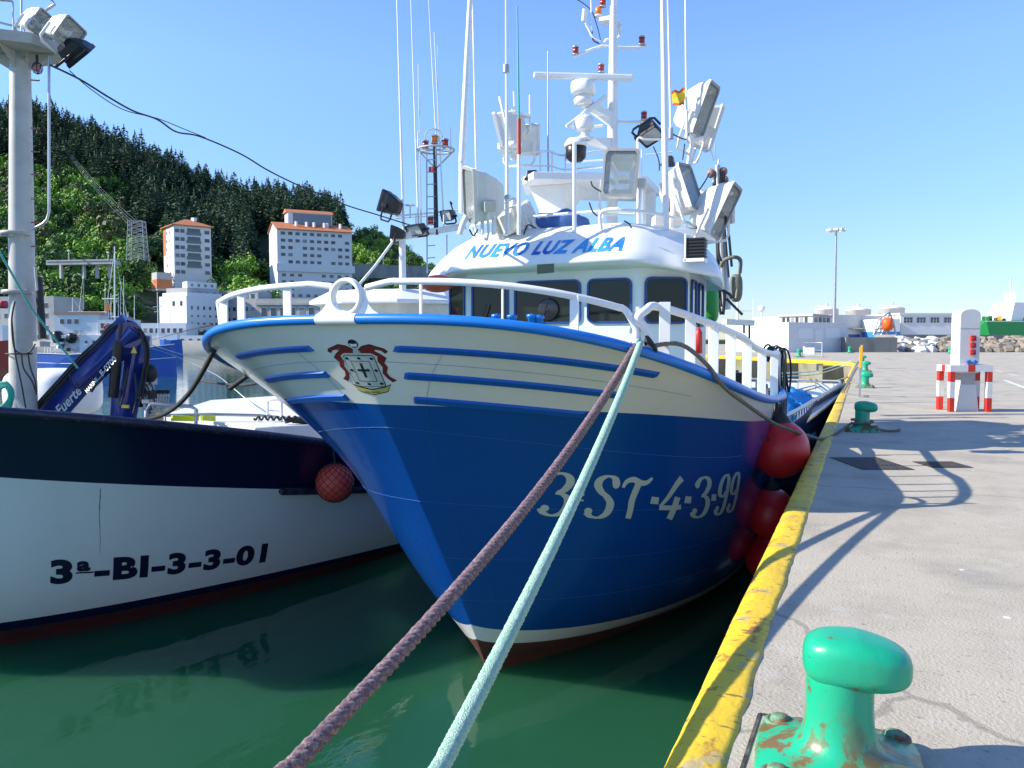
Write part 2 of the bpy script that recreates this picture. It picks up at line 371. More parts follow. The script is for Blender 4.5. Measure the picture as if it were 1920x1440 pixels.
def clip_tess(polys):
    """2-D polygons (lists, the holes too) -> verts, tris"""
    vs = [Vector((x, y, 0)) for p in polys for x, y in p]
    return vs, [tuple(t) for t in tessellate_polygon([[Vector((x, y, 0)) for x, y in p] for p in polys])]
def subdiv(vs, fs, L):
    bm = bmesh.new(); bv = [bm.verts.new(v) for v in vs]; bm.verts.ensure_lookup_table()
    for f in fs:
        try: bm.faces.new([bv[i] for i in f])
        except ValueError: pass
    for _ in range(4):
        e = [e for e in bm.edges if e.calc_length() > L]
        if not e: break
        bmesh.ops.subdivide_edges(bm, edges=e, cuts=1); bmesh.ops.triangulate(bm, faces=[f for f in bm.faces if len(f.verts) > 3])
    bm.verts.index_update(); r = [v.co.copy() for v in bm.verts], [[v.index for v in f.verts] for f in bm.faces]; bm.free(); return r
def text2d(body, size=1., shear=0., bold=0., space=1., sx=1.):
    cu = bpy.data.curves.new('lettering', 'FONT'); cu.body = body; cu.size = size; cu.shear = shear; cu.offset = bold; cu.space_character = space; cu.resolution_u = 4; cu.fill_mode = 'FRONT'
    o = bpy.data.objects.new('lettering', cu); C.objects.link(o); bpy.context.view_layer.update()
    me = o.to_mesh(); vs = [Vector((v.co.x*sx, v.co.y, 0)) for v in me.vertices]; fs = [list(p.vertices) for p in me.polygons]
    o.to_mesh_clear(); bpy.data.objects.remove(o); bpy.data.curves.remove(cu); return vs, fs
def extent(vs): return min(v.x for v in vs), max(v.x for v in vs), min(v.y for v in vs), max(v.y for v in vs)
def fit2d(vs, w=None, h=None):
    x0, x1, y0, y1 = extent(vs); kx = w/(x1-x0) if w else h/(y1-y0); ky = h/(y1-y0) if h else kx
    return [Vector(((v.x-x0)*kx, (v.y-y0)*ky, 0)) for v in vs]
def lay(vs, fs, o, xd, yd, bvh=None, off=.004, sub=.12, m=0, mb=None):
    """lay flat outlines on a surface: plane at o spanned by xd, yd (unit vectors), pressed on bvh along the plane's normal"""
    if bvh: vs, fs = subdiv(vs, fs, sub)
    n = xd.cross(yd).normalized(); out = []
    for v in vs:
        p = o+xd*v.x+yd*v.y
        if bvh:
            h = bvh.ray_cast(p+n*1.5, -n, 6)
            if h[0] is not None:
                q = h[1] if h[1].dot(n) > 0 else -h[1]; p = h[0]+q*off
        else: p = p+n*off
        out.append(p)
    mb = mb or MB(); return mb.add(out, fs, m)
def face_up(mb, toward):            # keep decals facing their viewer side
    return mb

HB = Hull([-4.6826, 6.7849, 0.0529, 4.6232, -0.372, 0.0345, 2.7997, 3.0061, 2.2112, 1.2156, 2.0383, 2.6287, 2.9645, 3.3816, 6.1769, 5.2029, 4.9497, 4.5044, 1.8631, 1.5102, 1.7303, 0.6621, 1.2261, 0.8285, 0.7674, 0.6002], 5.4)
HL = Hull([-12.197, 5.5966, 0.0883, 3.7555, -0.1406, -0.005, 2.85, 2.0015, 0.7482, 0.6084, 2.8896, 3.0889, 3.2911, 3.5009, 11.104, 10.0556, 9.0148, 7.9637, 1.1522, 1.1592, 1.1653, 1.171, 1.2409, 1.2053, 1.1749, 1.1444], 12.)
# ------------------------------------------------------------------ the big blue and white boat
BOAT = thing('fishing_boat', HB.w(0, 0, WZ), 'big blue and white fishing boat with a flared bow, moored along the yellow edged quay', 'fishing boat')
sn2 = lambda t: math.sin(t)**2; asn = lambda t: abs(math.sin(t))
blow = lambda t: .145-.09*asn(t); bup = lambda t: .205-.09*asn(t); btop = lambda t: .848+.077*sn2(t); one = lambda t: 1.
ths = th_samples(141); TC = .80
tcutf = lambda t: .80
hb_mb = hull_mesh(HB, [(lambda t: 0., blow, 2), (blow, bup, 1), (bup, tcutf, 12), (tcutf, btop, 2), (btop, one, 7)], [2, 1, 0, 0, 1], ths,
                  [0, .08, .18, .3, .45, .6, .8, 1.], lambda t: 2.62+.25*t, 25., .80, 8.4)
# bulkhead where the high bow sides stop, and the stern
def cap_poly(u, z0, z1, v): hb_mb.add([HB.w(u, -v, z0), HB.w(u, v, z0), HB.w(u, v, z1), HB.w(u, -v, z1)], [(0, 1, 2, 3)], 1)
cap_poly(8.4, -.9, .75, 2.80); cap_poly(25., -3.6, -.0, 2.8)
# foredeck and net deck
for t, u1, n in ((.90, 8.4, 0), ):
    rows = [[HB.P(a, t)*.995+HB.P(-a, t)*.005, HB.P(a, t)*.005+HB.P(-a, t)*.995] for a in ths[70:]]
    rows.append([HB.w(8.4, 2.8, rows[-1][0].z), HB.w(8.4, -2.8, rows[-1][0].z)]); hb_mb.grid(rows, m=3, sm=False)
zd = -1.0
hb_mb.add([HB.w(8.4, -2.7, zd), HB.w(8.4, 2.7, zd), HB.w(25, 2.7, zd), HB.w(25, -2.7, zd)], [(0, 1, 2, 3)], 4)
deck_m = mat('deck_green_paint', (.03, .16, .09), .6, dirt=.5)
netdeck_m = mat('deck_blue_paint', (.03, .25, .6), .55, dirt=.4)
hull_o = obj('hull', hb_mb, [M['hull_blue'], M['hull_white'], M['antifoul'], deck_m, netdeck_m], BOAT)
hbv = bvh_of(hull_o)
def hullpix(px, py, bvh):
    h = bvh.ray_cast(EYEP, ray(px, py).normalized()); return h[0], h[1]
# gunwale pipe
def rail_pts(H, a0, a1, n, t=1., dz=0., inset=0.): 
    out = []
    for i in range(n+1):
        a = a0+(a1-a0)*i/n; a_ = math.copysign(abs(a)**1.0, a); p = H.P(a_, t); u, v = H.uv(a_, t)
        out.append(p+Vector((0, 0, dz if not callable(dz) else dz(a_)))+(H.w(u+3, 0, 0)-H.w(u, v, 0)).normalized()*inset)
    return out
R_ = math.radians
gp = rail_pts(HB, -PI/2, PI/2, 90); gp += [HB.w(u, v, WZ+HB.S(u)) for u, v in ((5.6, 3.34), (6.6, 3.18), (7.5, 3.0), (8.4, 2.87))]; gp = [HB.w(u, -v, WZ+HB.S(u)) for u, v in ((8.4, 2.87), (7.5, 3.0), (6.6, 3.18), (5.6, 3.34))]+gp
obj('gunwale', MB().tube(gp, .052, 10), M['rail_blue'], BOAT)
g2 = rail_pts(HB, R_(-1.6), R_(.6), 12)
obj('gunwale_bow_plate', MB().tube(g2, .058, 10), M['white'], BOAT)
# rub strakes: three on each side of the crest
for tf, a0, a1 in ((lambda a: .953+.034*sn2(a), -36, -9), (lambda a: .953+.034*sn2(a), 7, 53), (lambda a: .907+.036*sn2(a), -39, -12.5), (lambda a: .907+.036*sn2(a), 10.5, 48.5), (lambda a: .862+.033*sn2(a), -42, -13), (lambda a: .862+.033*sn2(a), 13, 44)):
    rows = []
    for i in range(41):
        a = R_(a0+(a1-a0)*i/40); t = tf(a); n = HB.nrm(a, t); n = n if n.y < .3 or n.x*a > 0 else -n
        p = HB.P(a, t); q = HB.P(a, t+.008)-p; q.normalize(); n = n-q*n.dot(q); n.normalize(); e = .0 if i in (0, 40) else 1.
        if n.dot(p-HB.w(4, 0, p.z)) < 0: n = -n
        rows.append([p+q*x-q*.0+n*(y*e-.004) for x, y in ((-.05, 0), (-.036, .03), (.036, .03), (.05, 0))])
    obj('rub_strake', MB().grid(rows, sm=False), M['stripe_blue'], BOAT)
# weld seams of the plating
mb = MB()
def seam(pts, wd=.006):
    P_ = [p+n*.003 for p, n in pts]; mb.tube(P_, wd, 4)
for tf, a0, a1 in ((lambda a: .930+.03*sn2(a), -60, 62), (lambda a: .80, -70, 80), (lambda a: .62, -60, 80), (lambda a: .45, 2, 80), (lambda a: .30, 2, 70)):
    L_ = []
    for i in range(60):
        a = R_(a0+(a1-a0)*i/59); t = tf(a); n = HB.nrm(a, t); p = HB.P(a, t)
        L_.append((p, n if n.dot(p-HB.w(4, 0, p.z)) > 0 else -n))
    seam(L_, .002)
for a in (-14, 16, 48):
    L_ = []
    for i in range(30):
        t = .15+.8*i/29; n = HB.nrm(R_(a), t); p = HB.P(R_(a), t); L_.append((p, n if n.dot(p-HB.w(4, 0, p.z)) > 0 else -n))
    seam(L_, .0015)
obj('weld_seam', mb, mat('seam_paint', (.05, .14, .36), .4), BOAT)
# registration 3 A S T - 4 - 3 - 99 with a broad italic pen
def pen(pts, wf, n=10):
    """ribbon along a smooth line through pts; wf(dir angle, s) = half width"""
    P_ = [Vector((x, y, 0)) for x, y in pts]; S_ = []
    for i in range(len(P_)-1):
        p0 = P_[max(0, i-1)]; p1 = P_[i]; p2 = P_[i+1]; p3 = P_[min(len(P_)-1, i+2)]
        for k in range(n):
            t = k/n; S_.append(.5*((2*p1)+(p2-p0)*t+(2*p0-5*p1+4*p2-p3)*t*t+(3*p1-p0-3*p2+p3)*t**3))
    S_.append(P_[-1]); A_ = []; B_ = []; N = len(S_)
    for i, p in enumerate(S_):
        d = (S_[min(N-1, i+1)]-S_[max(0, i-1)]).normalized(); nn = Vector((-d.y, d.x, 0)); h = wf(d, i/(N-1)); A_.append(p+nn*h); B_.append(p-nn*h)
    vs = A_+B_; fs = [(i, i+1, N+i+1, N+i) for i in range(N-1)]; return vs, fs
def dot2(x, y, r, n=12): 
    vs = [Vector((x+r*math.cos(2*PI*i/n), y+r*math.sin(2*PI*i/n), 0)) for i in range(n)]; return vs, [tuple(range(n))]
def italic_w(thick, thin): return lambda d, s: thin+(thick-thin)*max(0., abs(d.y)*.95+.05-.25)/.8
def swash(ch):
    W = italic_w(.085, .028); out = []
    if ch == '3':
        out = [pen([(.06, .80), (.16, .95), (.32, 1.0), (.46, .93), (.50, .80), (.42, .64), (.30, .55)], W), pen([(.26, .545), (.40, .52), (.50, .42), (.50, .26), (.40, .08), (.22, 0.0), (.07, .05), (.02, .16)], W), dot2(.10, .82, .075), dot2(.09, .17, .08)]
    if ch == 'S':
        out = [pen([(.58, .80), (.52, .95), (.38, 1.0), (.24, .93), (.20, .80), (.28, .65), (.42, .52), (.50, .36), (.44, .14), (.28, .02), (.12, .04), (.03, .14)], W), dot2(.57, .80, .07), dot2(.07, .17, .08)]
    if ch == 'T':
        out = [pen([(.0, .76), (.06, .90), (.20, .95), (.38, .88), (.52, .90), (.62, 1.0)], lambda d, s: .03+.035*math.sin(PI*s)), pen([(.34, .9), (.24, .5), (.22, .25), (.18, .02)], lambda d, s: .075-.015*s)]
    if ch == '4':
        out = [pen([(.50, 1.0), (.38, .85), (.20, .55), (.02, .33)], lambda d, s: .09-.055*s), pen([(.0, .30), (.30, .29), (.58, .30)], lambda d, s: .06), pen([(.46, .55), (.38, .25), (.28, .0)], lambda d, s: .08)]
    if ch == '9':
        out = [pen([(.42, .58), (.28, .47), (.14, .54), (.13, .74), (.22, .93), (.36, 1.0), (.47, .90), (.47, .70), (.42, .40), (.32, .12), (.18, .0), (.05, .05), (.03, .16)], W), dot2(.08, .17, .075)]
    if ch == '-': out = [([Vector((.0, .40, 0)), Vector((.20, .38, 0)), Vector((.20, .55, 0)), Vector((.02, .57, 0))], [(0, 1, 2, 3)])]
    if ch == 'A': out = [pen([(.0, .0), (.30, 1.0)], lambda d, s: .05), pen([(.30, 1.0), (.42, .0)], lambda d, s: .09), pen([(.1, .35), (.4, .35)], lambda d, s: .06), pen([(-.05, -.25), (.5, -.25)], lambda d, s: .05)]
    return out
P0, n0 = hullpix(1013, 963, hbv); P1, n1 = hullpix(1376, 958, hbv)
xd = (P1-P0); Ltot = xd.length; xd.normalize(); nn = (hullpix(1180, 930, hbv)[1]); nn = nn if nn.dot(EYEP-P0) > 0 else -nn
yd = nn.cross(xd).normalized(); yd = yd if yd.z > 0 else -yd
seqs = [('3', 0, .62, 1.), ('A', .60, .22, .40), ('S', .84, .62, 1.), ('T', 1.56, .62, 1.), ('-', 2.22, .2, 1.), ('4', 2.45, .62, 1.), ('-', 3.11, .2, 1.), ('3', 3.36, .55, 1.), ('-', 3.98, .2, 1.), ('9', 4.18, .56, 1.), ('9', 4.72, .56, 1.)]
HT = .56; kx = Ltot/5.2; mb = MB(); vsA = []; fsA = []
for ch, x, wd, sc in seqs:
    for vs, fs in swash(ch):
        b = len(vsA)
        for v in vs:
            X = x+v.x*(sc if ch == 'A' else 1.)*1.0; Y = v.y*(.42 if ch == 'A' else 1.)+(.52 if ch == 'A' else 0)
            vsA.append(Vector((X, Y, 0)))
        fsA += [[b+i for i in f] for f in fs]
k = 0
arc_ = [(0., R_(35.5))]
for i in range(1, 201):
    a = R_(35.5+(79.6-35.5)*i/200); arc_.append((arc_[-1][0]+(HB.P(a, .6)-HB.P(a-R_(.22), .6)).length, a))
def reg_pt(X, Y):
    s = X/5.25*arc_[-1][0]; k = min(199, max(0, int(np.searchsorted([q[0] for q in arc_], s))-1)); f = (s-arc_[k][0])/(arc_[k+1][0]-arc_[k][0]); a = arc_[k][1]+(arc_[k+1][1]-arc_[k][1])*f
    g = X/5.25; th = a+R_(2.6*(1-g)+.3*g)*Y; t0 = .602-.040*g; t1 = .728+.004*g; t = t0+(t1-t0)*Y; n = HB.nrm(th, t); p = HB.P(th, t)
    return p+(n if n.dot(EYEP-p) > 0 else -n)*.005
vsA, fsA = subdiv(vsA, fsA, .14); mb.add([reg_pt(v.x, v.y) for v in vsA], fsA)
obj('registration_number', mb, M['letter_white'], BOAT)
# crest on the stem
P0 = HB.P(0, .885); P1 = HB.P(0, .952); yd = (P1-P0).normalized(); xd = Vector((1, 0, 0)); xd = (xd-yd*xd.dot(yd)).normalized()
cm = [mat('crest_grey', (.42, .46, .44), .5), M['letter_dark'], mat('crest_crimson', (.17, .012, .012), .5), mat('crest_ochre', (.50, .42, .12), .5), M['white']]
mb = MB(); uu = (P1-P0).length
def poly(pts, m, off, k=1.):
    vs, fs = clip_tess([pts]); lay([Vector((x*uu*k, y*uu*k, 0)) for x, y in vs_xy(vs)], fs, P0, xd, yd, hbv, off, .06, m, mb)
def vs_xy(vs): return [(v.x, v.y) for v in vs]
def rr(x0, y0, x1, y1, c):
    return [(x0+c, y0), (x1-c, y0), (x1, y0+c), (x1, y1-c), (x1-c, y1), (x0+c, y1), (x0, y1-c), (x0, y0+c)]
def sk(pts, k=0.0): return [(x+k*(1-y), y) for x, y in pts]
poly(rr(-.44, -.06, .44, .86, .05), 4, .003); poly(rr(-.42, -.04, .42, .84, .05), 1, .005); poly(rr(-.40, -.02, .40, .82, .04), 0, .007)
for a in ((-.25, .12, .25, .135), (-.25, .665, .25, .68), (-.25, .12, -.235, .68), (.235, .12, .25, .68)): poly([(a[0], a[1]), (a[2], a[1]), (a[2], a[3]), (a[0], a[3])], 1, .009)
poly([(-.16, .40), (.16, .40), (.16, .46), (-.16, .46)], 1, .010); poly([(-.035, .24), (.035, .24), (.035, .62), (-.035, .62)], 1, .011)
for x, y in ((-.33, .06), (0, .05), (.33, .06), (-.33, .42), (.33, .42), (-.33, .74), (0, .75), (.33, .74)): poly([(x+.05*math.cos(i*PI/4), y+.035*math.sin(i*PI/4)) for i in range(8)], 1, .009)
for s in (-1, 1):
    for m_, off, g in ((1, .003, .02), (2, .006, 0)):
        pts = [(.08, .98), (.22, 1.06), (.42, 1.10), (.60, 1.03), (.74, .98), (.80, .90), (.72, .86), (.66, .94), (.52, .97), (.46, .94), (.60, .84), (.70, .74), (.60, .62), (.64, .50), (.56, .36), (.60, .24), (.72, .14), (.60, .10), (.52, .20), (.46, .34), (.52, .50), (.46, .66), (.50, .80), (.36, .88), (.12, .88)]
        c = (.45, .7); poly([(s*(x+(x-c[0])*g*2), y+(y-c[1])*g*2) for x, y in pts][::s], m_, off)
poly([(.13*math.cos(i*PI/6), 1.13+.11*math.sin(i*PI/6)) for i in range(12)], 1, .006); poly([(-.08, 1.06), (.08, 1.06), (.10, 1.14), (0, 1.12), (-.10, 1.14)], 4, .008); poly([(-.1, .87), (.1, .87), (.06, 1.0), (-.06, 1.0)], 0, .007)
for m_, off, g in ((1, .004, .025), (3, .007, 0)):
    poly([(-.50-g, .0+g), (-.40, -.16-g), (0, -.24-g), (.40, -.16-g), (.52+g, .0+g), (.40, -.05+g), (0, -.12+g), (-.38, -.05+g)], m_, off)
for i in range(7): poly([(-.2+.06*i, -.19), (-.17+.06*i, -.19), (-.17+.06*i, -.155), (-.2+.06*i, -.155)], 1, .009)
obj('bow_crest', mb, cm, BOAT)
# bow rail: two lengths of pipe with flat stanchions, and the fairlead ring
ra = rail_pts(HB, R_(-31), R_(-3.2), 40, 1., .36, .10)
p = HB.P(R_(-32), 1.); ra = [p+Vector((.14, .06, .0)), p+Vector((.12, .05, .25))]+ra+[HB.P(R_(-.9), 1.)+Vector((0, .12, .33))]
obj('bow_rail', MB().tube(smooth(ra, 3), .034, 10), M['white'], BOAT)
rb = rail_pts(HB, R_(3), R_(43.5), 40, 1., .36, .12)
rb = [HB.P(R_(.5), 1.)+Vector((.05, .12, .31))]+rb+[HB.P(R_(45), 1.)+Vector((-.08, .06, .32)), HB.P(R_(46.2), 1.)+Vector((-.06, .05, .2)), HB.P(R_(45.7), 1.)+Vector((-.05, .05, .06))]
obj('bow_rail', MB().tube(smooth(rb, 3), .034, 10), M['white'], BOAT)
def uvrail(u): 
    vv = [(1.53, 3.07), (2.14, 3.245), (2.93, 3.346), (4.5, 3.38), (5.6, 3.34), (6.6, 3.18), (7.5, 3.0), (8.4, 2.87)]
    if u < vv[0][0]: return vv[0][1]-.3*(vv[0][0]-u)
    for (a, b), (c, d) in zip(vv, vv[1:]):
        if u <= c: return b+(d-b)*(u-a)/(c-a)
    return vv[-1][1]
def aft_rail(u, dz): return HB.w(u, uvrail(u)-.08, WZ+HB.S(u)+dz)
q0 = HB.P(R_(49), 1.)
rc = [q0+Vector((-.08, .02, .02)), q0+Vector((-.02, .0, .12)), q0+Vector((-.08, -.05, .26)), q0+Vector((-.13, -.1, .34)), q0+Vector((-.06, -.02, .42)), q0+Vector((-.02, .1, .46))]+[HB.P(R_(a), 1.)+Vector((-.07, .1, .49+.004*(a-52))) for a in range(56, 82, 4)]+[aft_rail(u, .60) for u in (3.6, 4.4, 5.2, 6, 6.8, 7.4)]+[aft_rail(7.8, .55), aft_rail(8.1, .3), aft_rail(8.2, 0)]
obj('bow_rail', MB().tube(smooth(rc, 3), .04, 10), M['white'], BOAT)
def stan(p, h, wd, d):
    mb = MB(); mb.bar(p, p+Vector((0, 0, h)), wd, .02, up=d); return obj('stanchion', mb, M['white'], BOAT, bevel=.004)
ahead = Vector((0, 1, 0))
for a, wd in ((-28, .12), (-19, .10), (-7, .10), (7, .03), (20, .02), (33.3, .085)):
    p = HB.P(R_(a), 1.); i = (HB.w(3, 0, 0)-HB.w(*HB.uv(R_(a), 1.), 0)).normalized(); stan(p+i*.11+Vector((0, 0, .02)), .35, wd, ahead)
for u in (1.15, 1.6, 2.05, 2.55, 3.2, 4.1, 5.2, 6.5):
    p = aft_rail(u, .02); stan(p, .52 if u < 2 else .57, .105, Vector((.2, -1, 0)))
# fairlead ring with its flared foot
c = HB.P(0, 1.)+Vector((-.02, .10, .22)); mb = MB(); pts = [c+Vector((.165*math.cos(2*PI*i/40), 0, .165*math.sin(2*PI*i/40))) for i in range(40)]
mb.tube(pts, .029, 12, closed=True); pts = [p+Vector((0, -.03, 0)) for p in pts]; mb.tube(pts, .024, 8, closed=True)
arc = [(.165*math.sin(x), -.165*math.cos(x)) for x in [i*PI/2.0*1.25/10 for i in range(11)]]
outer = [(.20, .09), (.215, .0), (.245, -.07), (.30, -.13), (.37, -.17), (.40, -.24)]
for s in (-1, 1):
    o2 = [c+Vector((s*x, .0, z)) for x, z in arc+outer+[(0, -.24)]]
    vs, fs = clip_tess([[(s*x, z) for x, z in arc+outer+[(0, -.24)]]])
    for y in (-.014, .014): mb.add([c+Vector((v.x, y, v.y)) for v in vs], fs, 0)
    n = len(o2); mb.add([p+Vector((0, -.014, 0)) for p in o2]+[p+Vector((0, .014, 0)) for p in o2], [(i, (i+1) % n, n+(i+1) % n, n+i) for i in range(n)])
obj('fairlead_ring', mb, M['white'], BOAT)
q0 = HB.P(R_(41.5), 1.); mb = MB(); o2 = [(0, 0), (.10, .02), (.19, .09), (.22, .2), (.21, .30), (.25, .33), (.28, .28), (.28, .15), (.32, .0)]; dd = (HB.P(R_(46), 1.)-q0).normalized()
mb.loft([q0+dd*x+Vector((-.05, .05, z)) for x, z in o2], [q0+dd*x+Vector((-.085, .085, z)) for x, z in o2]); obj('mooring_fairlead', mb, M['white'], BOAT, bevel=.006)
# small fittings on the foredeck
for px, py in ((931, 600), (960, 601), (997, 600), (1011, 602)):
    p = at(px, py, 9.1); mb = MB(); mb.lathe([(.045, -.3), (.045, .02), (.06, .03), (.06, .06), (0, .07)], p, 10); obj('mooring_bitt', mb, M['rail_blue'], BOAT)
# ------------------------------------------------------------------ floodlights, used on both boats
reflector_m = mat('lamp_reflector', (.62, .64, .62), .22, .85, dirt=.5, dcol=(.4, .42, .4), scale=6)
lens_m = mat('lamp_lens', (.55, .6, .58), .05, spec=.8, dirt=.3, dcol=(.6, .6, .55)); lens_m.node_tree.nodes['Principled BSDF'].inputs['Alpha'].default_value = .30
frame_grey = mat('lamp_frame_grey', (.30, .30, .29), .5, dirt=.3)
def floodlight(parent, c, fwd, up=(0, 0, 1), w=.5, h=.6, d=.4, house=None, name='floodlight', ribs=False, dark=False, gl=None):
    house = house or (M['black'] if dark else M['lamp_house']); c = Vector(c); R = frame(fwd, up); mb = MB()
    def sec(k, z, dy=0): return [c+R@Vector((x*w/2*k, y*h/2*k+dy, z)) for x, y in ((-.86, -1), (.86, -1), (1, -.86), (1, .86), (.86, 1), (-.86, 1), (-1, .86), (-1, -.86))]
    ss = [sec(1.05, .05), sec(1.05, 0), sec(.98, -.02), sec(.93, -d*.35, -h*.03), sec(.74, -d*.75, -h*.08), sec(.5, -d, -h*.1)]
    for a, b in zip(ss, ss[1:]): mb.loft(a, b, 0, caps=False)
    n = len(mb.v); mb.add(ss[-1], [tuple(range(8))], 0)
    fr = [sec(1.05, .05), sec(.94, .052), sec(.92, .02)]
    for a, b in zip(fr, fr[1:]): mb.loft(a, b, 1, caps=False)
    if ribs:
        for i in range(7):
            x = (-.5+i/6)*w*.62; mb.bar(c+R@Vector((x, -h*.36, -d*.78)), c+R@Vector((x, h*.30, -d*.78)), .022, d*.55, 2, up=R@Vector((1, 0, 0)))
    mb.box(c+R@Vector((w*.62, -h*.18, -d*.35)), (w*.24, h*.2, h*.24), 3, R)
    o = obj(name, mb, [house, frame_grey if not dark else house, M['lamp_house'], mat('ballast_box', (.55, .53, .45), .5) if not dark else house], parent, bevel=.008)
    if not dark:
        bw = MB(); bs = [sec(.915, .015), sec(.86, -d*.12), sec(.74, -d*.40, -h*.03), sec(.40, -d*.60, -h*.06)]
        for a, b in zip(bs, bs[1:]): bw.loft(a, b, 0, caps=False)
        bw.add(bs[-1], [tuple(range(8))], 0); bw.cyl(c+R@Vector((-w*.16, -h*.05, -d*.32)), c+R@Vector((w*.16, -h*.05, -d*.32)), .035, n=10, m=1)
        rfl = obj('reflector', bw, [reflector_m, M['letter_white']], parent=o); rfl.parent = o
    g = MB(); g.add(sec(.92, .022), [tuple(range(8))]); 
    obj('lens', g, gl or (M['lamp_glass'] if dark else lens_m), parent=o).parent = o
    y = MB(); a = c+R@Vector((-w*.6, -h*.1, -d*.3)); b = c+R@Vector((w*.6, -h*.1, -d*.3)); e = -h*.75
    y.tube([a, a+R@Vector((0, e*.8, 0)), a+R@Vector((w*.15, e, 0)), b+R@Vector((-w*.15, e, 0)), b+R@Vector((0, e*.8, 0)), b], .022, 6)
    obj('yoke', y, M['white'] if not dark else M['black'], parent=o).parent = o
    return o
def fix_sub(o): pass
def whip(parent, a, b, r0=.022, r1=.008, m='white', name='whip_antenna'):
    return obj(name, MB().tube([Vector(a), Vector(a).lerp(Vector(b), .5), Vector(b)], [r0, (r0+r1)/2, r1], 8), M[m] if isinstance(m, str) else m, parent)

# ------------------------------------------------------------------ the navy and white boat alongside
B2 = thing('fishing_boat', HL.w(0, 0, WZ), 'navy and white fishing boat with a grey foremast and a blue crane on its foredeck', 'fishing boat')
nav = lambda t: .818-.143*asn(t)
hl_mb = hull_mesh(HL, [(lambda t: 0., lambda t: .085, 2), (lambda t: .085, lambda t: .13, 1), (lambda t: .13, nav, 10), (nav, one, 6)], [2, 0, 1, 0], th_samples(121), [0, .2, .45, .7, 1.], lambda t: 3.35+.12*t, 24., 1.01, 24.)
hl_mb.add([HL.w(24, -3.4, -3.4), HL.w(24, 3.4, -3.4), HL.w(24, 3.4, -.1), HL.w(24, -3.4, -.1)], [(0, 1, 2, 3)], 1)
thl = th_samples(121)
rows = [[HL.P(a, .80), HL.P(-a, .80)] for a in thl[60:]]; rows.append([HL.w(24, 3.3, rows[-1][0].z), HL.w(24, -3.3, rows[-1][0].z)]); hl_mb.grid(rows, m=3, sm=False)
hull2 = obj('hull', hl_mb, [M['navy'], M['hull2_white'], M['red_foul'], mat('deck_grey_paint', (.3, .32, .32), .6, dirt=.5)], B2)
hlv = bvh_of(hull2)
gp = rail_pts(HL, -PI/2, PI/2, 80); ur, vr = HL.uv(PI/2, 1.)
gp = [HL.w(24, -3.47, WZ+HL.S(24)), HL.w(16, -3.47, WZ+HL.S(16))]+gp+[HL.w(16, 3.47, WZ+HL.S(16)), HL.w(24, 3.47, WZ+HL.S(24))]
obj('gunwale', MB().tube(gp, .065, 10), mat('gunwale_navy_worn', (.012, .016, .05), .4, dirt=.8, dcol=(.09, .09, .11), scale=14, thr=(.55, .68)), B2)
# registration
vs, fs = text2d('3', bold=.028); mb = MB()
P0 = hullpix(94, 1096, hlv)[0]; P1 = hullpix(497, 1054, hlv)[0]; xd = (P1-P0); Lr = xd.length; xd.normalize()
nn = hullpix(300, 1050, hlv)[1]; nn = nn if nn.dot(EYEP-P0) > 0 else -nn; yd = nn.cross(xd).normalized(); yd = yd if yd.z > 0 else -yd
x = 0
for s_, k, dy in (('3', 1, 0), ('a', .6, .36), ('-BI-3-3-01', 1, 0)):
    vs, fs = text2d(s_, bold=.05, space=1.12, sx=1.16); e = extent(vs)
    if x == 0: x = -e[0]
    lay([Vector(((x+(v.x-e[0])*k)*1.0, v.y*k+dy, 0)) for v in vs], fs, Vector((0, 0, 0)), Vector((1, 0, 0)), Vector((0, 1, 0)), None, 0, mb=mb)
    if s_ == 'a': lay([Vector(p) for p in ((x-.02, .26, 0), (x+.42, .26, 0), (x+.42, .31, 0), (x-.02, .31, 0))], [(0, 1, 2, 3)], Vector((0, 0, 0)), Vector((1, 0, 0)), Vector((0, 1, 0)), None, 0, mb=mb)
    x += (e[1]-e[0])*k+.1
vs = fit2d([Vector(v) for v in mb.v], Lr, .40); mb2 = MB(); vs = [Vector((v.x-.16*v.y, v.y, 0)) for v in vs]; lay(vs, mb.f, P0, xd, yd, hlv, .005, .15, 0, mb2)
obj('registration_number', mb2, M['letter_dark'], B2)
pr = [hullpix(187+math.sin(y*.07)*1.0, y, hlv) for y in range(916, 1046, 10)]
mb = MB(); wds = [.010, .012, .009, .011, .008, .007, .008, .006, .005, .005, .004, .003, .002]
for (p, n), (p2, n2), wd in zip(pr, pr[1:], wds): mb.bar(p, p2, wd, .006, 0, up=n)
obj('rust_streak', mb, mat('rust', (.16, .075, .03), .8), B2)
# timber rubbing piece under the netted buoy
pr = [hullpix(px, py, hlv) for px, py in ((523, 919), (560, 919), (600, 918), (640, 917), (690, 916), (740, 915))]
mb = MB()
for (p, n), (p2, n2) in zip(pr, pr[1:]):
    n = n if n.dot(EYEP-p) > 0 else -n; mb.bar(p+n*.04, p2+n*.04, .09, .13, 0, up=n)
obj('rub_strake', mb, mat('navy_timber', (.012, .014, .04), .6, dirt=.7, dcol=(.12, .11, .1), scale=9), B2, bevel=.01)
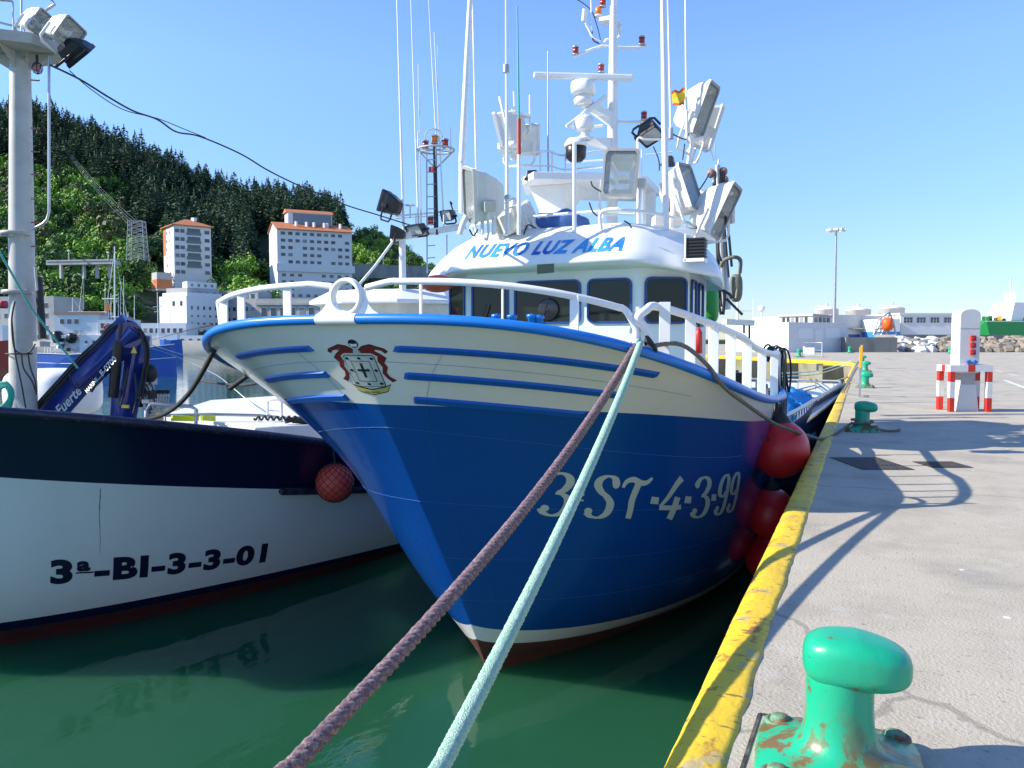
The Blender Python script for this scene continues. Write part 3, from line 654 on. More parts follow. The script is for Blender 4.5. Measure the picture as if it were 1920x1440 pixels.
# grey foremast with its platform
pb = at(42, 765, 12.7); pb.z = -.2; px_, py_ = pb.x, pb.y; zt = at(38, 118, 12.7).z; tx_, ty_ = at(38, 118, 12.7)[:2]
mast = obj('foremast', MB().tube([(px_, py_, -.3), ((px_+tx_)/2, (py_+ty_)/2, 3), (tx_, ty_, zt)], [.20, .18, .145], 24), M['grey_pole'], B2)
c = Vector((tx_, ty_, zt))
mb = MB(); oc = [(math.cos(PI/8+i*PI/4), math.sin(PI/8+i*PI/4)) for i in range(8)]
mb.prism([(c.x+.62*x, c.y+.62*y) for x, y in oc], zt+.14, zt+.30); 
for i in range(4):
    a = i*PI/2+.4; d = Vector((math.cos(a), math.sin(a), 0)); e = Vector((-d.y, d.x, 0))*.01
    tri = [c+d*.13+Vector((0, 0, -.12)), c+d*.13+Vector((0, 0, .14)), c+d*.56+Vector((0, 0, .14))]; mb.loft([p-e for p in tri], [p+e for p in tri])
obj('mast_platform', mb, M['grey_pole'], B2, bevel=.006)
mb = MB()
for i in range(6):
    a = PI/8+i*PI/4+1.2; p = c+Vector((.56*math.cos(a), .56*math.sin(a), .3)); mb.cyl(p, p+Vector((0, 0, .42)), .014, n=6)
mb.tube([c+Vector((.56*math.cos(PI/8+1.2+i*PI/16), .56*math.sin(PI/8+1.2+i*PI/16), .72)) for i in range(21)], .016, 6)
obj('platform_rail', mb, M['steel'], B2)
toward = (EYEP-c); toward.z = 0; toward.normalize(); side = Vector((-toward.y, toward.x, 0)); side = side if side.dot(_R) > 0 else -side
fw = (toward*.75+side*.55+Vector((0, 0, -.42)))
floodlight(B2, at(80, 48, 12.4), fw, Vector((0, 0, 1))+side*.5, .42, .36, .35)
floodlight(B2, at(128, 62, 12.2), fw, Vector((0, 0, 1))+side*.5, .40, .38, .35)
floodlight(B2, at(150, 103, 12.4), side*.8+Vector((0, 0, -.75))+toward*-.2, toward*.3+side, .36, .42, .26, dark=True)
obj('platform_arm', MB().tube([c+side*.5+Vector((0, 0, .2)), at(110, 105, 12.5), at(150, 94, 12.4)], .018, 6).tube([at(96, 0, 12.5), at(103, 8, 12.5), at(85, 20, 12.5), at(70, 24, 12.5)], .022, 6).tube([at(40, -20, 12.6), at(40, 70, 12.6)], .016, 6), M['steel'], B2)
lmp = at(70, 128, 12.5); mb = MB(); mb.ell(lmp, (.05, .05, .06), n=10, h=6)
for a in range(4): mb.tube([lmp+Vector((.075*math.cos(a*PI/4)*math.sin(k*PI/4), .075*math.sin(a*PI/4)*math.sin(k*PI/4), .09*math.cos(k*PI/4))) for k in range(9)], .006, 5, 1)
mb.cyl(lmp+Vector((0, 0, .08)), lmp+Vector((0, 0, .2)), .02, m=1); obj('caged_lamp', mb, [mat('lamp_rose', (.5, .2, .16), .3), M['rubber']], B2)
pipe = [at(92, 105, 12.5), at(92, 250, 12.55), at(92, 398, 12.55), at(88, 412, 12.55), at(80, 420, 12.55), at(60, 430, 12.6)]
obj('conduit_pipe', MB().tube(pipe, .02, 8), M['steel'], B2)
for y in (240, 284, 327, 373, 417, 462, 150):
    a = at(58, y, 12.6); obj('climbing_rung', MB().tube([a, a+side*.10+Vector((0, 0, .005)), a+side*.11+toward*.05], .012, 6), mat('rung_rust', (.35, .17, .13), .6, .3, dirt=.5) if y == 240 else bpy.data.materials['rung_rust'], B2)
for y, x in ((440, 0), (548, 0), (663, 12)):
    p = at(40, y, 12.7); z = p.z; mb = MB(); mb.tube([Vector((px_-.02, py_, z))+Vector((.185*math.cos(i*PI/10), .185*math.sin(i*PI/10), 0)) for i in range(20)], .035 if y < 600 else .012, 6, closed=True)
    if y < 600: mb.bar(at(-60, y-3, 12.55), at(28, y, 12.55), .06, .06)
    obj('mast_clamp', mb, M['grey_pole'] if y < 600 else M['rubber'], B2)
for pts in (([(22, 600), (28, 660), (40, 720), (48, 765)]), ([(28, 565), (22, 600), (26, 650), (38, 662), (55, 660), (66, 645)]), ([(40, 662), (44, 690), (60, 715), (68, 740)]), ([(52, 660), (57, 690), (66, 715), (68, 735)])):
    obj('loose_cable', MB().tube(smooth([at(x, y, 12.35) for x, y in pts]), .012, 6), M['rubber'], B2)
hy = MB(); hy.cyl(at(66, 500, 12.5), at(70, 545, 12.5), .02); hy.cyl(at(72, 520, 12.55), at(80, 635, 12.55), .055, m=1); hy.box(at(78, 645, 12.5), (.16, .16, .08)); obj('hydraulic_ram', hy, [M['grey_pole'], M['rubber']], B2)
# blue folding crane on the foredeck
cb = mat('crane_blue_paint', (.012, .03, .19), .22, dirt=.3, coat=.5); D0 = 13.0
crane = obj('deck_crane', MB().cyl(at(222, 830, D0), at(222, 730, D0), .13, .11, 16).box(at(240, 815, D0), (.5, .4, .3)), [cb], B2, bevel=.01)
up = Vector((-.3, -.3, 1))
def boxbeam(p0, p1, w0, w1, th):
    mb = MB(); d = (p1-p0).normalized(); n = Vector((-.25, -1, .05)); n = (n-d*n.dot(d)).normalized(); s = d.cross(n)
    def q(p, k): return [p+s*x*k/2+n*y*th/2 for x, y in ((-.8, -1), (.8, -1), (1, -.7), (1, .7), (.8, 1), (-.8, 1), (-1, .7), (-1, -.7))]
    return mb.loft(q(p0, w0), q(p1, w1)), s, n
m1, s1, n1 = boxbeam(at(78, 800, D0), at(188, 674, D0-.05), .34, .34, .26); b1 = obj('boom_outer', m1, cb, crane)
m2, s2, n2 = boxbeam(at(148, 716, D0-.03), at(252, 612, D0-.05), .40, .52, .34); b2 = obj('boom_main', m2, cb, crane, bevel=.01)
m3, s3, n3 = boxbeam(at(262, 628, D0+.05), at(236, 790, D0), .30, .20, .26); b3 = obj('boom_link', m3, cb, crane, bevel=.01)
m5 = MB().cyl(at(243, 628, D0+.22), at(243, 628, D0-.22), .20, n=20); obj('elbow_joint', m5, cb, crane, bevel=.02)
m4 = MB().cyl(at(222, 640, D0-.25), at(212, 745, D0-.2), .075, n=14).cyl(at(228, 608, D0-.25), at(220, 660, D0-.25), .04, n=10); obj('hydraulic_cylinder', m4, [M['black']], crane)
for k, (dx, dy) in enumerate(((0, 0), (5, 4), (10, 8), (-4, 7))):
    pts = [at(x+dx*.5, y+dy, D0-.1-.03*k) for x, y in ((62, 765), (110, 712), (150, 668), (186, 636), (204, 614), (222, 603), (240, 602), (258, 611), (270, 630), (275, 658), (268, 700), (262, 740))]
    obj('hydraulic_hose', MB().tube(smooth(pts), .018, 6), M['rubber'], crane)
for pts in ([(131, 700), (136, 722), (150, 728), (165, 722), (172, 708)], [(172, 735), (190, 705), (205, 690)], [(240, 690), (232, 735), (226, 760)], [(252, 700), (256, 740), (250, 775)]):
    obj('hydraulic_hose', MB().tube(smooth([at(x, y, D0-.3) for x, y in pts]), .014, 6), M['rubber'], crane)
def beam_text(s, p0, p1, h, name, n, th, bold=.02):
    n = n if n.dot(EYEP-p0) > 0 else -n; k = n*(th/2+.006); 
    d_ = (at(188, 674, D0-.05)-at(78, 800, D0)) if th < .3 else (at(252, 612, D0-.05)-at(148, 716, D0-.03)); ax = (at(78, 800, D0) if th < .3 else at(148, 716, D0-.03))+k
    p0 = EYEP+(p0-EYEP)*((ax-EYEP).dot(n)/(p0-EYEP).dot(n)); p1 = EYEP+(p1-EYEP)*((ax-EYEP).dot(n)/(p1-EYEP).dot(n))
    xd = (p1-p0); L_ = xd.length; xd.normalize(); vs, fs = text2d(s, bold=bold); vs = fit2d(vs, L_, h)
    yd = n.cross(xd).normalized(); obj(name, lay(vs, fs, p0-yd*h*.1, xd, yd, None, .0), M['letter_white'], crane)
beam_text('Fuerte', at(112, 779, D0), at(153, 735, D0), .22, 'maker_lettering', n1, .26)
beam_text('MARINE', at(163, 737, D0), at(184, 712, D0), .085, 'model_lettering', n2, .34, .01)
beam_text('F-0700', at(192, 705, D0), at(219, 674, D0), .13, 'model_lettering', n2, .34)
beam_text('_____', at(183, 714, D0), at(196, 699, D0), .012, 'model_lettering', n2, .34)
pw = [at(x, y, D0-.3) for x, y in ((245, 662), (257, 662), (251, 649))]; obj('warning_sign', MB().add(pw, [(0, 1, 2)]), mat('sign_yellow', (.75, .5, .02), .5), crane)
obj('warning_sign', MB().box(at(235, 762, D0-.25), (.15, .02, .05)), bpy.data.materials['sign_yellow'], crane)
c = at(100, 735, 14.6); obj('cream_hatch', MB().ell(c, (.75, .6, .42), e1=.5, e2=.5, n=28, h=14), M['white'], B2)
# control valve, winch clutter, rails and the white trunk behind
mb = MB(); r4 = random.Random(3)
for i in range(16):
    p = at(r4.uniform(262, 288), r4.uniform(712, 782), D0+r4.uniform(-.2, .3)); mb.box(p, (r4.uniform(.05, .12), r4.uniform(.05, .12), r4.uniform(.05, .14)), r4.randint(0, 2), Matrix.Rotation(r4.uniform(0, 2), 3, 'Z'))
for i in range(6): a = at(268+r4.uniform(-6, 14), 715+r4.uniform(0, 20), D0-.1); mb.tube([a, a+Vector((.06, 0, -.1)), a+Vector((.02, .05, -.25)), a+Vector((.1, 0, -.4))], .013, 5, 0)
mb.ell(at(281, 700, D0), (.13, .12, .15), n=12, h=8, m=0)
for i in range(5): p = at(296+5*i, 738, D0+.3); mb.cyl(p, p+Vector((0, 0, .06)), .02, n=8, m=0); mb.cyl(p-Vector((0, 0, .12)), p, .008, n=6, m=1)
obj('valve_block', mb, [M['rubber'], M['steel'], M['letter_white']], B2)
mb = MB()
for i in range(9): mb.cyl(at(284+4*i, 742, 13.4), at(284+4*i, 758, 13.4), .007, n=5)
for y in (742, 750, 758): mb.cyl(at(284, y, 13.4), at(318, y, 13.4), .007, n=5)
obj('wire_basket', mb, M['steel'], B2)
fr = [at(274, 800, 12.6), at(274, 768, 12.6), at(282, 758, 12.6), at(358, 762, 12.9), at(368, 768, 12.9), at(367, 815, 12.9)]
obj('guard_rail', MB().tube(fr, .03, 10), M['steel'], B2)
trunk_w = mat('trunk_white_paint', (.78, .78, .74), .4, dirt=.3, dcol=(.6, .58, .5))
zt_ = at(400, 788, 14.6).z; mb = MB(); U0, U1 = 6.3, 15.8
lo = [HL.w(U0, -.8, -.5), HL.w(U0, 1.6, -.5), HL.w(9, 2.45, -.6), HL.w(U1, 2.8, -.9), HL.w(U1, -2.8, -.9), HL.w(9, -2.5, -.6)]
hi = [HL.w(U0+.05, -.8, zt_-.02), HL.w(U0+.05, 1.6, zt_-.16), HL.w(9, 2.42, zt_-.22), HL.w(U1, 2.75, zt_-.5), HL.w(U1, -2.75, zt_-.1), HL.w(9, -2.5, zt_+.02)]
mb.loft(lo, hi); obj('deck_trunk', mb, trunk_w, B2, bevel=.02)
rp = [at(x, y, d) for x, y, d in ((310, 779, 15), (400, 777, 15.4), (485, 779, 15.8), (560, 786, 16.2))]
mb = MB(); mb.tube(rp, .03, 8)
for p in rp[:3]: mb.cyl(p, p-Vector((0, 0, .25)), .016, n=6)
obj('guard_rail', mb, M['steel'], B2)
tape_m = mat('tape_yellow_green', (.55, .65, .02), .5)
for a, b in ((322, 372), (378, 402)): obj('lashing_tape', MB().bar(at(a, 784, 14.9), at(b, 785, 15.3), .05, .10), tape_m, B2)
obj('coiled_chain', MB().tube([at(476+2*i, 784+4*math.sin(i*1.1), 15.2) for i in range(52)], .02, 5), M['rubber'], B2)
obj('black_net_roll', MB().tube(smooth([at(535, 790, 15.6), at(550, 787, 15.7), at(580, 790, 15.9)]), [.05]*6+[.07]*7, 8), M['rubber'], B2)
fr = [at(502, 790, 16), at(502, 752, 16), at(510, 749, 16), at(522, 749, 16), at(528, 754, 16), at(528, 792, 16)]; obj('guard_rail', MB().tube(fr, .025, 8).tube([at(502, 770, 16), at(528, 770, 16)], .015, 6), M['white'], B2)
# wheelhouse, yard, lattice mast
zr = at(700, 543, 19).z; zs = at(700, 566, 19).z; mb = MB(); lo = []; hi = []
shp = [(12.2, -1.7), (11.3, -1.2), (10.95, 0), (11.3, 1.2), (12.2, 1.9), (17, 2.0), (17, -2.0)]
for u, v in shp: lo.append(HL.w(u, v, -.9)); hi.append(HL.w(u, v, zs))
mb.loft(lo, hi, 0)
cu, cv = 13.8, 0
def ring(k, z): return [HL.w(cu+(u-cu)*k, cv+(v-cv)*k, z) for u, v in shp]
mb.loft(ring(1.10, zs-.02), ring(1.10, zs+.06), 1); mb.loft(ring(1.10, zs+.062), ring(.9, zr+.05), 1)
cream = mat('cream_paint', (.62, .6, .5), .4, dirt=.2)
wh2 = obj('wheelhouse', mb, [cream, M['white']], B2, bevel=.02)
for k, (a, b) in enumerate(((0, 1), (1, 2), (2, 3), (3, 4))):
    pa = HL.w(shp[a][0], shp[a][1], 0); pb_ = HL.w(shp[b][0], shp[b][1], 0); d = (pb_-pa).normalized(); n = Vector((d.y, -d.x, 0)); n = n if n.dot(Vector((0, -1, 0))) > 0 else -n
    L_ = (pb_-pa).length; cw = (pa+pb_)/2; cw.z = at(700, 588, 19).z-.36; mb = MB(); R = Matrix((d, Vector((0, 0, 1)), n)).transposed()
    for g, m_ in ((0, 0), (.04, 1)):
        mb.ell(cw+n*(.012+g*.3), (L_*.36-g, .36-g, .02), R, .35, .45, 20, 8, m_)
    obj('window', mb, [M['letter_dark'], M['glass']], wh2)
mp = at(755, 535, 19.5); zy = at(755, 448, 19.5).z
obj('mast', MB().tube([(mp.x, mp.y, zs), (mp.x, mp.y, zy+.05)], .082, 14), M['white'], B2)
ya, yb = at(733, 448, 19.3), at(872, 424, 20); obj('yard', MB().bar(ya, yb, .15, .15), M['white'], B2, bevel=.01)
mb = MB(); mb.tube([at(742, 405, 19.4), at(800, 400, 19.6), at(862, 394, 20)], .02, 6); mb.tube([at(742, 410, 19.4), at(862, 400, 20)], .012, 5)
for x in (757, 780, 790, 832): mb.cyl(at(x, 403, 19.5), at(x, 436, 19.5), .016, n=6)
mb.tube([at(735, 455, 19.5), at(702, 500, 19.0), at(672, 535, 18.7)], .03, 6); obj('yard_rail', mb, M['white'], B2)
floodlight(B2, at(722, 378, 19.4), Vector((-.9, -.1, .3)), (0, 0, 1), .42, .5, .42, dark=True)
floodlight(B2, at(738, 436, 19.3), Vector((-.9, -.3, .1)), (0, 0, 1), .3, .3, .28, dark=True)
floodlight(B2, at(778, 431, 19.3), Vector((-.3, -.9, -.6)), (0, 0, 1), .5, .25, .25, dark=True)
floodlight(B2, at(838, 404, 19.6), Vector((-.2, -.9, -.3)), (0, 0, 1), .3, .25, .25, dark=True)
mb = MB(); tp = at(815, 262, 19.7); bt = at(818, 440, 19.7); mb.tube([bt, tp], [.06, .045], 10, 0); 
for x in (801,): mb.tube([at(x, 512, 19.5), at(x-1, 290, 19.6)], .018, 6, 1)
for y in range(300, 515, 23): mb.cyl(at(801, y, 19.55), at(816, y-1, 19.65), .013, n=5, m=1)
mb.tube([at(838, 512, 19.6), at(838, 440, 19.6)], .016, 6, 1)
rc_ = at(817, 281, 19.7); mb.tube([rc_+Vector((.44*math.cos(i*PI/12), .44*math.sin(i*PI/12), 0)) for i in range(24)], .025, 6, 2, closed=True)
for i in range(4): mb.tube([rc_+Vector((.44*math.cos(i*PI/2+.5), .44*math.sin(i*PI/2+.5), 0)), rc_+Vector((0, 0, -.45))], .018, 6, 2)
for i in range(3): mb.cyl(rc_-Vector((.42*math.cos(i*PI/3), .42*math.sin(i*PI/3), 0)), rc_+Vector((.42*math.cos(i*PI/3), .42*math.sin(i*PI/3), 0)), .014, n=5, m=2)
lp = at(813, 258, 19.7); mb.tube([lp+_R*.21*math.cos(i*PI/12)+Vector((0, 0, .21*math.sin(i*PI/12))) for i in range(24)], .012, 6, 2, closed=True)
obj('lattice_mast', mb, [M['black'], M['steel'], M['grey_pole']], B2)
navred = mat('lamp_red_lens', (.32, .03, .02), .2); navor = mat('lamp_orange_lens', (.8, .2, .02), .2)
def navlamp(parent, p, r=.06, m=None, name='navigation_light'):
    mb = MB(); mb.lathe([(r*1.1, -r*1.3), (r*1.1, -r), (r*.9, -r), (r*.9, r), (r*1.1, r), (r*1.1, r*1.3), (r*.5, r*1.6), (0, r*1.6)], p, 12, 1); mb.lathe([(r*.95, -r), (r*.95, r)], p, 12, 0)
    return obj(name, mb, [m or navred, M['steel']], parent)
for x, y, m_ in ((798, 272, navred), (835, 269, navred), (815, 262, navor), (807, 414, navred)): navlamp(B2, at(x, y, 19.7), .075, m_)
obj('liferaft_light', MB().box(at(809, 318, 19.6), (.10, .1, .12)), M['red'], B2)
mb = MB(); g = at(769, 385, 19.5); mb.lathe([(0, .02), (.12, .01), (.12, -.01), (.015, -.02), (.015, -.3), (0, -.3)], g, 14); obj('satellite_antenna', mb, M['white'], B2)
for a, b, r0 in (((757, 432, 19.5), (744, -10, 19.5), .035), ((785, 430, 19.6), (770, -10, 19.6), .025), ((790, 430, 19.6), (784, 120, 19.6), .02), ((783, 300, 19.6), (789, 170, 19.6), .014), ((818, 262, 19.7), (803, -10, 19.7), .018), ((833, 432, 19.7), (814, 60, 19.7), .022), ((822, 265, 19.7), (820, 85, 19.7), .016), ((845, 285, 19.7), (845, 238, 19.7), .022), ((784, 275, 19.7), (784, 245, 19.7), .022)):
    whip(B2, at(*a), at(*b), r0, r0*.4)
# wire from the foremast to the yard
A_ = at(88, 118, 12.5); B_ = at(760, 412, 19.5)
pts = [at(x, y, 12.5+7*(k/13)) for k, (x, y) in enumerate(((94, 122), (150, 149), (205, 183), (250, 208), (295, 224), (330, 247), (375, 256), (450, 288), (500, 318), (552, 344), (600, 364), (650, 385), (705, 402), (775, 424)))]
obj('stay_cable', MB().tube(smooth(pts), .016, 6).tube(smooth([at(130, 132, 12.6), at(170, 167, 13), at(230, 205, 13.5), at(295, 222, 14.2), at(350, 244, 15), at(385, 258, 15.5)]), .008, 5), M['rubber'], B2)
# ------------------------------------------------------------------ wheelhouse of the big boat
def B(v, u, z): return HB.w(u, v, z)
shp = [(-2.05, 5.5), (-1.42, 5.0), (1.42, 5.0), (2.0, 5.5), (1.78, 7.6), (-1.78, 7.6)]
sofm = mat('wheelhouse_paint', (.66, .72, .70), .3, dirt=.3, dcol=(.56, .60, .57), scale=1.5)
mb = MB(); mb.loft([B(v, u, -.8) for v, u in shp], [B(v, u, 2.80) for v, u in shp])
WH = obj('wheelhouse', mb, sofm, BOAT, bevel=.02)
low = [(-2.5, 5.35), (-1.35, 4.55), (1.45, 4.5), (2.5, 5.35), (1.98, 8.1), (-1.98, 8.1)]; lz = [2.56, 2.70, 2.74, 2.52, 2.5, 2.5]
top = [(-2.05, 5.75), (-1.25, 4.98), (1.35, 4.98), (2.0, 5.75), (1.8, 8.0), (-1.8, 8.0)]; tz = [3.16, 3.22, 3.24, 3.14, 3.05, 3.05]
def dense(P_, Z_):
    """round the corners of the visor a little"""
    out = []; n = len(P_)
    for i in range(n):
        a = Vector((*P_[i-1], Z_[i-1])); p = Vector((*P_[i], Z_[i])); c = Vector((*P_[(i+1) % n], Z_[(i+1) % n])); k = .28
        da = (a-p); dc = (c-p); ka = min(.4, k/da.length); kc = min(.4, k/dc.length); s0 = p+da*ka; s1 = p+dc*kc
        for t in (0, .25, .5, .75, 1): out.append(s0*(1-t)**2+p*2*t*(1-t)+s1*t*t)
    return [B(q.x, q.y, q.z) for q in out]
L0 = dense(low, lz); T0 = dense(top, tz); cx_ = B(0, 6.6, 0)
wall = dense(shp, [2.62]*6)
def shrink(P_, k, dz): 
    c = sum(P_, Vector())/len(P_); return [c.lerp(p, k)+Vector((0, 0, p.z-c.lerp(p, k).z+dz)) for p in P_]
mid = [a.lerp(b, .5)+(a-cx_).normalized()*.05 for a, b in zip(L0, T0)]
L1 = [p+Vector((0, 0, -.05)) for p in shrink(L0, .995, 0)]
rows = [wall, L1, L0, [a.lerp(b, .2)+(a-cx_).normalized()*.04 for a, b in zip(L0, T0)], mid, [a.lerp(b, .85)+(a-cx_).normalized()*.035 for a, b in zip(L0, T0)], T0, shrink(T0, .93, .06), shrink(T0, .6, .10)]
mb = MB()
mb.grid([r+[r[0]] for r in rows], m=lambda i, j: 1 if i < 1 else 0)
mb.add(rows[-1], [tuple(range(len(rows[-1])))], 0)
VIS = obj('visor_roof', mb, [M['white_cool'], sofm], BOAT); vbv = bvh_of(VIS)
def vispix(px, py): h = vbv.ray_cast(EYEP, ray(px, py).normalized()); return h[0], h[1]
# the boat's name
PA, nA = vispix(870, 487); PB, nB = vispix(1166, 471)
xd = PB-PA; Ln = xd.length; xd.normalize(); nA = nA if nA.dot(EYEP-PA) > 0 else -nA; yd = nA.cross(xd).normalized()
vs, fs = text2d('NUEVO LUZ ALBA', shear=.35, bold=.04, space=1.12); vs = fit2d(vs, Ln, .275)
# stencil bridges: a thin slanted gap through every stroke
lay(vs, fs, PA, xd, yd, vbv, .006, .12, 0, mb := MB())
obj('name_lettering', mb, M['letter_blue'], BOAT)
p, n = vispix(1023, 503); mb = MB(); q0 = B(-.25, 4.75, 2.66)
obj('vent_plate', MB().add([at(1007, 496, 11.75), at(1039, 494, 11.75), at(1039, 511, 11.85), at(1007, 514, 11.85)], [(0, 1, 2, 3)]), mat('vent_grey', (.12, .14, .13), .6), BOAT)
# windows: a blue gasket, dark glass, and the gear seen behind it
frame_m = mat('window_gasket_blue', (.008, .05, .22), .4)
def window(c, xd, w_, h_, par=WH, name='window'):
    up = Vector((0, 0, 1)); n = xd.cross(up); n = n if n.dot(EYEP-c) > 0 else -n; R = Matrix((xd, up, n)).transposed()
    def ringp(g, z, r=.10):
        out = []
        for sx, sy, a0 in ((1, 1, 0), (-1, 1, 90), (-1, -1, 180), (1, -1, 270)):
            for k in range(5):
                a = math.radians(a0+k*22.5); rr_ = max(.01, r-g); out.append(c+R@Vector((sx*(w_/2-r)+rr_*math.cos(a), sy*(h_/2-r)+rr_*math.sin(a), z)))
        return out
    rings = [ringp(0, .0), ringp(0, .03), ringp(.03, .03), ringp(.035, .008)]
    mb = MB(); mb.grid([r+[r[0]] for r in rings], m=0, sm=False); o = obj(name, mb, [frame_m], par)
    g = MB(); g.add(rings[-1], [tuple(range(20))]); o2 = obj('pane', g, M['glass'], par); o2.parent = o; return o, o2
fx = (B(1, 5, 0)-B(0, 5, 0)).normalized(); zc = 2.165; hh = .66
for v0, v1 in ((-.58, .52), (.62, 1.31), (-1.33, -.68)): window(B((v0+v1)/2, 5.0, zc), fx, v1-v0, hh)
for s in (-1, 1):
    d = (B(s*2.05, 5.5, 0)-B(s*1.42, 5.0, 0)).normalized(); window((B(s*2.05, 5.5, zc)+B(s*1.42, 5.0, zc))/2, d, .66, hh+.02)
    ay = (B(0, 6, 0)-B(0, 5, 0)).normalized()
    for u in (5.95, 6.75): window(B(s*(2.0-.1048*(u-5.5)+.012), u, zc-.02), (B(s*1.78, 7.6, 0)-B(s*2.0, 5.5, 0)).normalized(), .52, .7)
mb = MB(); e = B(-.05, 5.0, 2.05)+Vector((0, -.03, 0)); mb.lathe([(.16, 0), (.17, .01), (.15, .015), (.05, .012), (0, .02)], e+Vector((.05, 0, 0)), 24, R=Matrix.Rotation(PI/2, 3, 'X')); mb.bar(e+Vector((-.05, -.015, -.2)), e+Vector((.05, -.015, .18)), .012, .012)
obj('clear_view_screen', mb, mat('screen_black', (.02, .02, .022), .15), BOAT)
mb = MB(); mb.bar(e+Vector((-1.12, 0, -.28)), e+Vector((-.98, 0, .1)), .015, .015); obj('wiper', mb, M['black'], BOAT)
# roof rail
zt2 = 3.3
rr_ = [B(-2.2, 7.0, 3.55), B(-2.0, 6.2, 3.5), B(-1.4, 5.3, 3.46), B(-.4, 5.05, 3.47), B(.8, 5.05, 3.48), B(1.3, 5.2, 3.47), B(1.7, 5.7, 3.42), B(1.85, 6.6, 3.36), B(1.8, 7.5, 3.3)]
mb = MB(); mb.tube(smooth(rr_), .022, 8)
for v, u in ((-1.9, 6.1), (-1.3, 5.35), (-.4, 5.15), (.8, 5.15), (1.65, 5.8)): mb.cyl(B(v, u, 3.1), B(v, u, 3.46), .016, n=6)
obj('roof_rail', mb, M['white'], BOAT)
# upper platform on its pylon
D1 = 14.2; mb = MB()
pc = at(1105, 350, D1); vz = pc.z
pl = [at(980, 340, 13.9), at(1000, 340, 13.4), at(1130, 340, 13.5), at(1215, 332, 13.8), at(1238, 325, 15), at(1190, 322, 15.6), at(1040, 325, 15.4), at(985, 330, 14.9)]
lo = [Vector((p.x, p.y, vz-.02)) for p in pl]; hi = [Vector((p.x, p.y, vz+.10)) for p in pl]; mb.loft(lo, hi)
cc = at(1035, 400, 14.3); b0 = [Vector((cc.x+x*.16, cc.y+y*.22, 3.0)) for x, y in ((-1, -1), (1, -1), (1, 1), (-1, 1))]; t0 = [Vector((cc.x+x*.22+.1, cc.y+y*.3, vz-.015)) for x, y in ((-1, -1), (1, -1), (1, 1), (-1, 1))]
mb.loft(b0, t0); m0 = [a.lerp(b, .66) for a, b in zip(b0, t0)]; t1 = [Vector((cc.x+x*.40+.12, cc.y+y*.35, vz-.02)) for x, y in ((-1, -1), (1, -1), (1, 1), (-1, 1))]; mb.loft(m0, t1)
cc = at(1220, 380, 14.6); mb.cyl((cc.x, cc.y, 3.0), (cc.x, cc.y, vz), .09, n=10)
obj('upper_platform', mb, M['white'], BOAT, bevel=.01)
mb = MB(); zz = vz+.1
def rl(pts, r=.017): mb.tube(smooth([at(*p) for p in pts], 4), r, 6)
rl([(975, 288, 13.5), (1000, 285, 13.5), (1030, 284, 13.6), (1050, 291, 13.6), (1085, 290, 13.7), (1110, 285, 13.8), (1135, 283, 14)]); rl([(975, 288, 13.5), (972, 315, 13.5), (980, 338, 13.6)])
rl([(990, 312, 13.5), (1030, 311, 13.6), (1060, 318, 13.6), (1120, 312, 14)], .012); rl([(1060, 305, 14.6), (1130, 300, 14.6)], .014); rl([(1060, 318, 14.6), (1130, 314, 14.6)], .012); rl([(1060, 328, 14.6), (1125, 327, 14.6)], .012)
rl([(1195, 262, 14), (1200, 258, 14), (1215, 262, 14), (1290, 260, 14.2)], .02); rl([(1195, 262, 14), (1193, 345, 14)], .02); rl([(1210, 290, 14), (1260, 285, 14)], .01); rl([(1203, 345, 14.5), (1203, 280, 14.5)], .012)
for x in (1013, 1060, 1035): mb.cyl(at(x, 287, 13.55), at(x, 336, 13.55), .017, n=6)
obj('platform_rail', mb, M['white'], BOAT)
# main mast, its arms and lamps
mp = B(.12, 7.5, 0); mx, my = mp.x, mp.y; dm = (Vector((mx, my, 4))-EYEP).dot(_F); zz = lambda y: at(1130, y, dm).z
mast = obj('main_mast', MB().cyl((mx, my, 3.0), (mx, my, zz(150)), .105, .085, 14).cyl((mx, my, zz(150)), (mx, my, zz(20)), .08, .06, 14).cyl((mx, my, zz(20)), (mx, my, zz(-60)), .045, .035, 10), M['white'], BOAT)
def mpt(px, py): return at(px, py, dm)
def arm(pts, r=.025, name='mast_arm'): return obj(name, MB().tube(smooth([mpt(*p) for p in pts], 3), r, 8), M['white'], BOAT)
arm([(1130, 86), (1110, 92), (1082, 104), (1075, 105)]); arm([(1130, 86), (1170, 89), (1205, 88), (1212, 86)]); arm([(1130, 224), (1165, 229), (1205, 228), (1216, 227)]); arm([(1130, 235), (1095, 240), (1072, 238)])
for p in ((1080, 96), (1204, 77), (1208, 218), (1128, 129), (1131, 6)): navlamp(BOAT, mpt(*p)+Vector((0, -.02, 0)), .055)
obj('warning_lamp', MB().lathe([(.06, -.06), (.06, .02), (.05, .07), (.02, .09), (0, .09)], mpt(1122, 22), 14, 0).lathe([(.07, -.09), (.07, -.06), (0, -.06)], mpt(1122, 22), 14, 1), [navor, M['white']], BOAT)
obj('horn', MB().box(mpt(1142, 38), (.3, .25, .07)).tube(smooth([mpt(1100, 20), mpt(1098, 42), mpt(1104, 55), mpt(1112, 70), mpt(1125, 78)]), .02, 8).tube(smooth([mpt(1155, 50), mpt(1162, 65), mpt(1152, 76), mpt(1138, 74), mpt(1133, 80)]), .022, 8).cyl(mpt(1096, 18), mpt(1094, 40), .04, n=10).ell(mpt(1162, 50), (.05, .05, .05), n=10, h=6), M['white'], BOAT)
obj('mast_cable', MB().tube(smooth([mpt(1080, -2), mpt(1096, 8), mpt(1110, 22), mpt(1120, 50), mpt(1126, 75)]), .008, 5).tube(smooth([mpt(1110, 58), mpt(1112, 75), mpt(1124, 82)]), .012, 5), M['rubber'], BOAT)
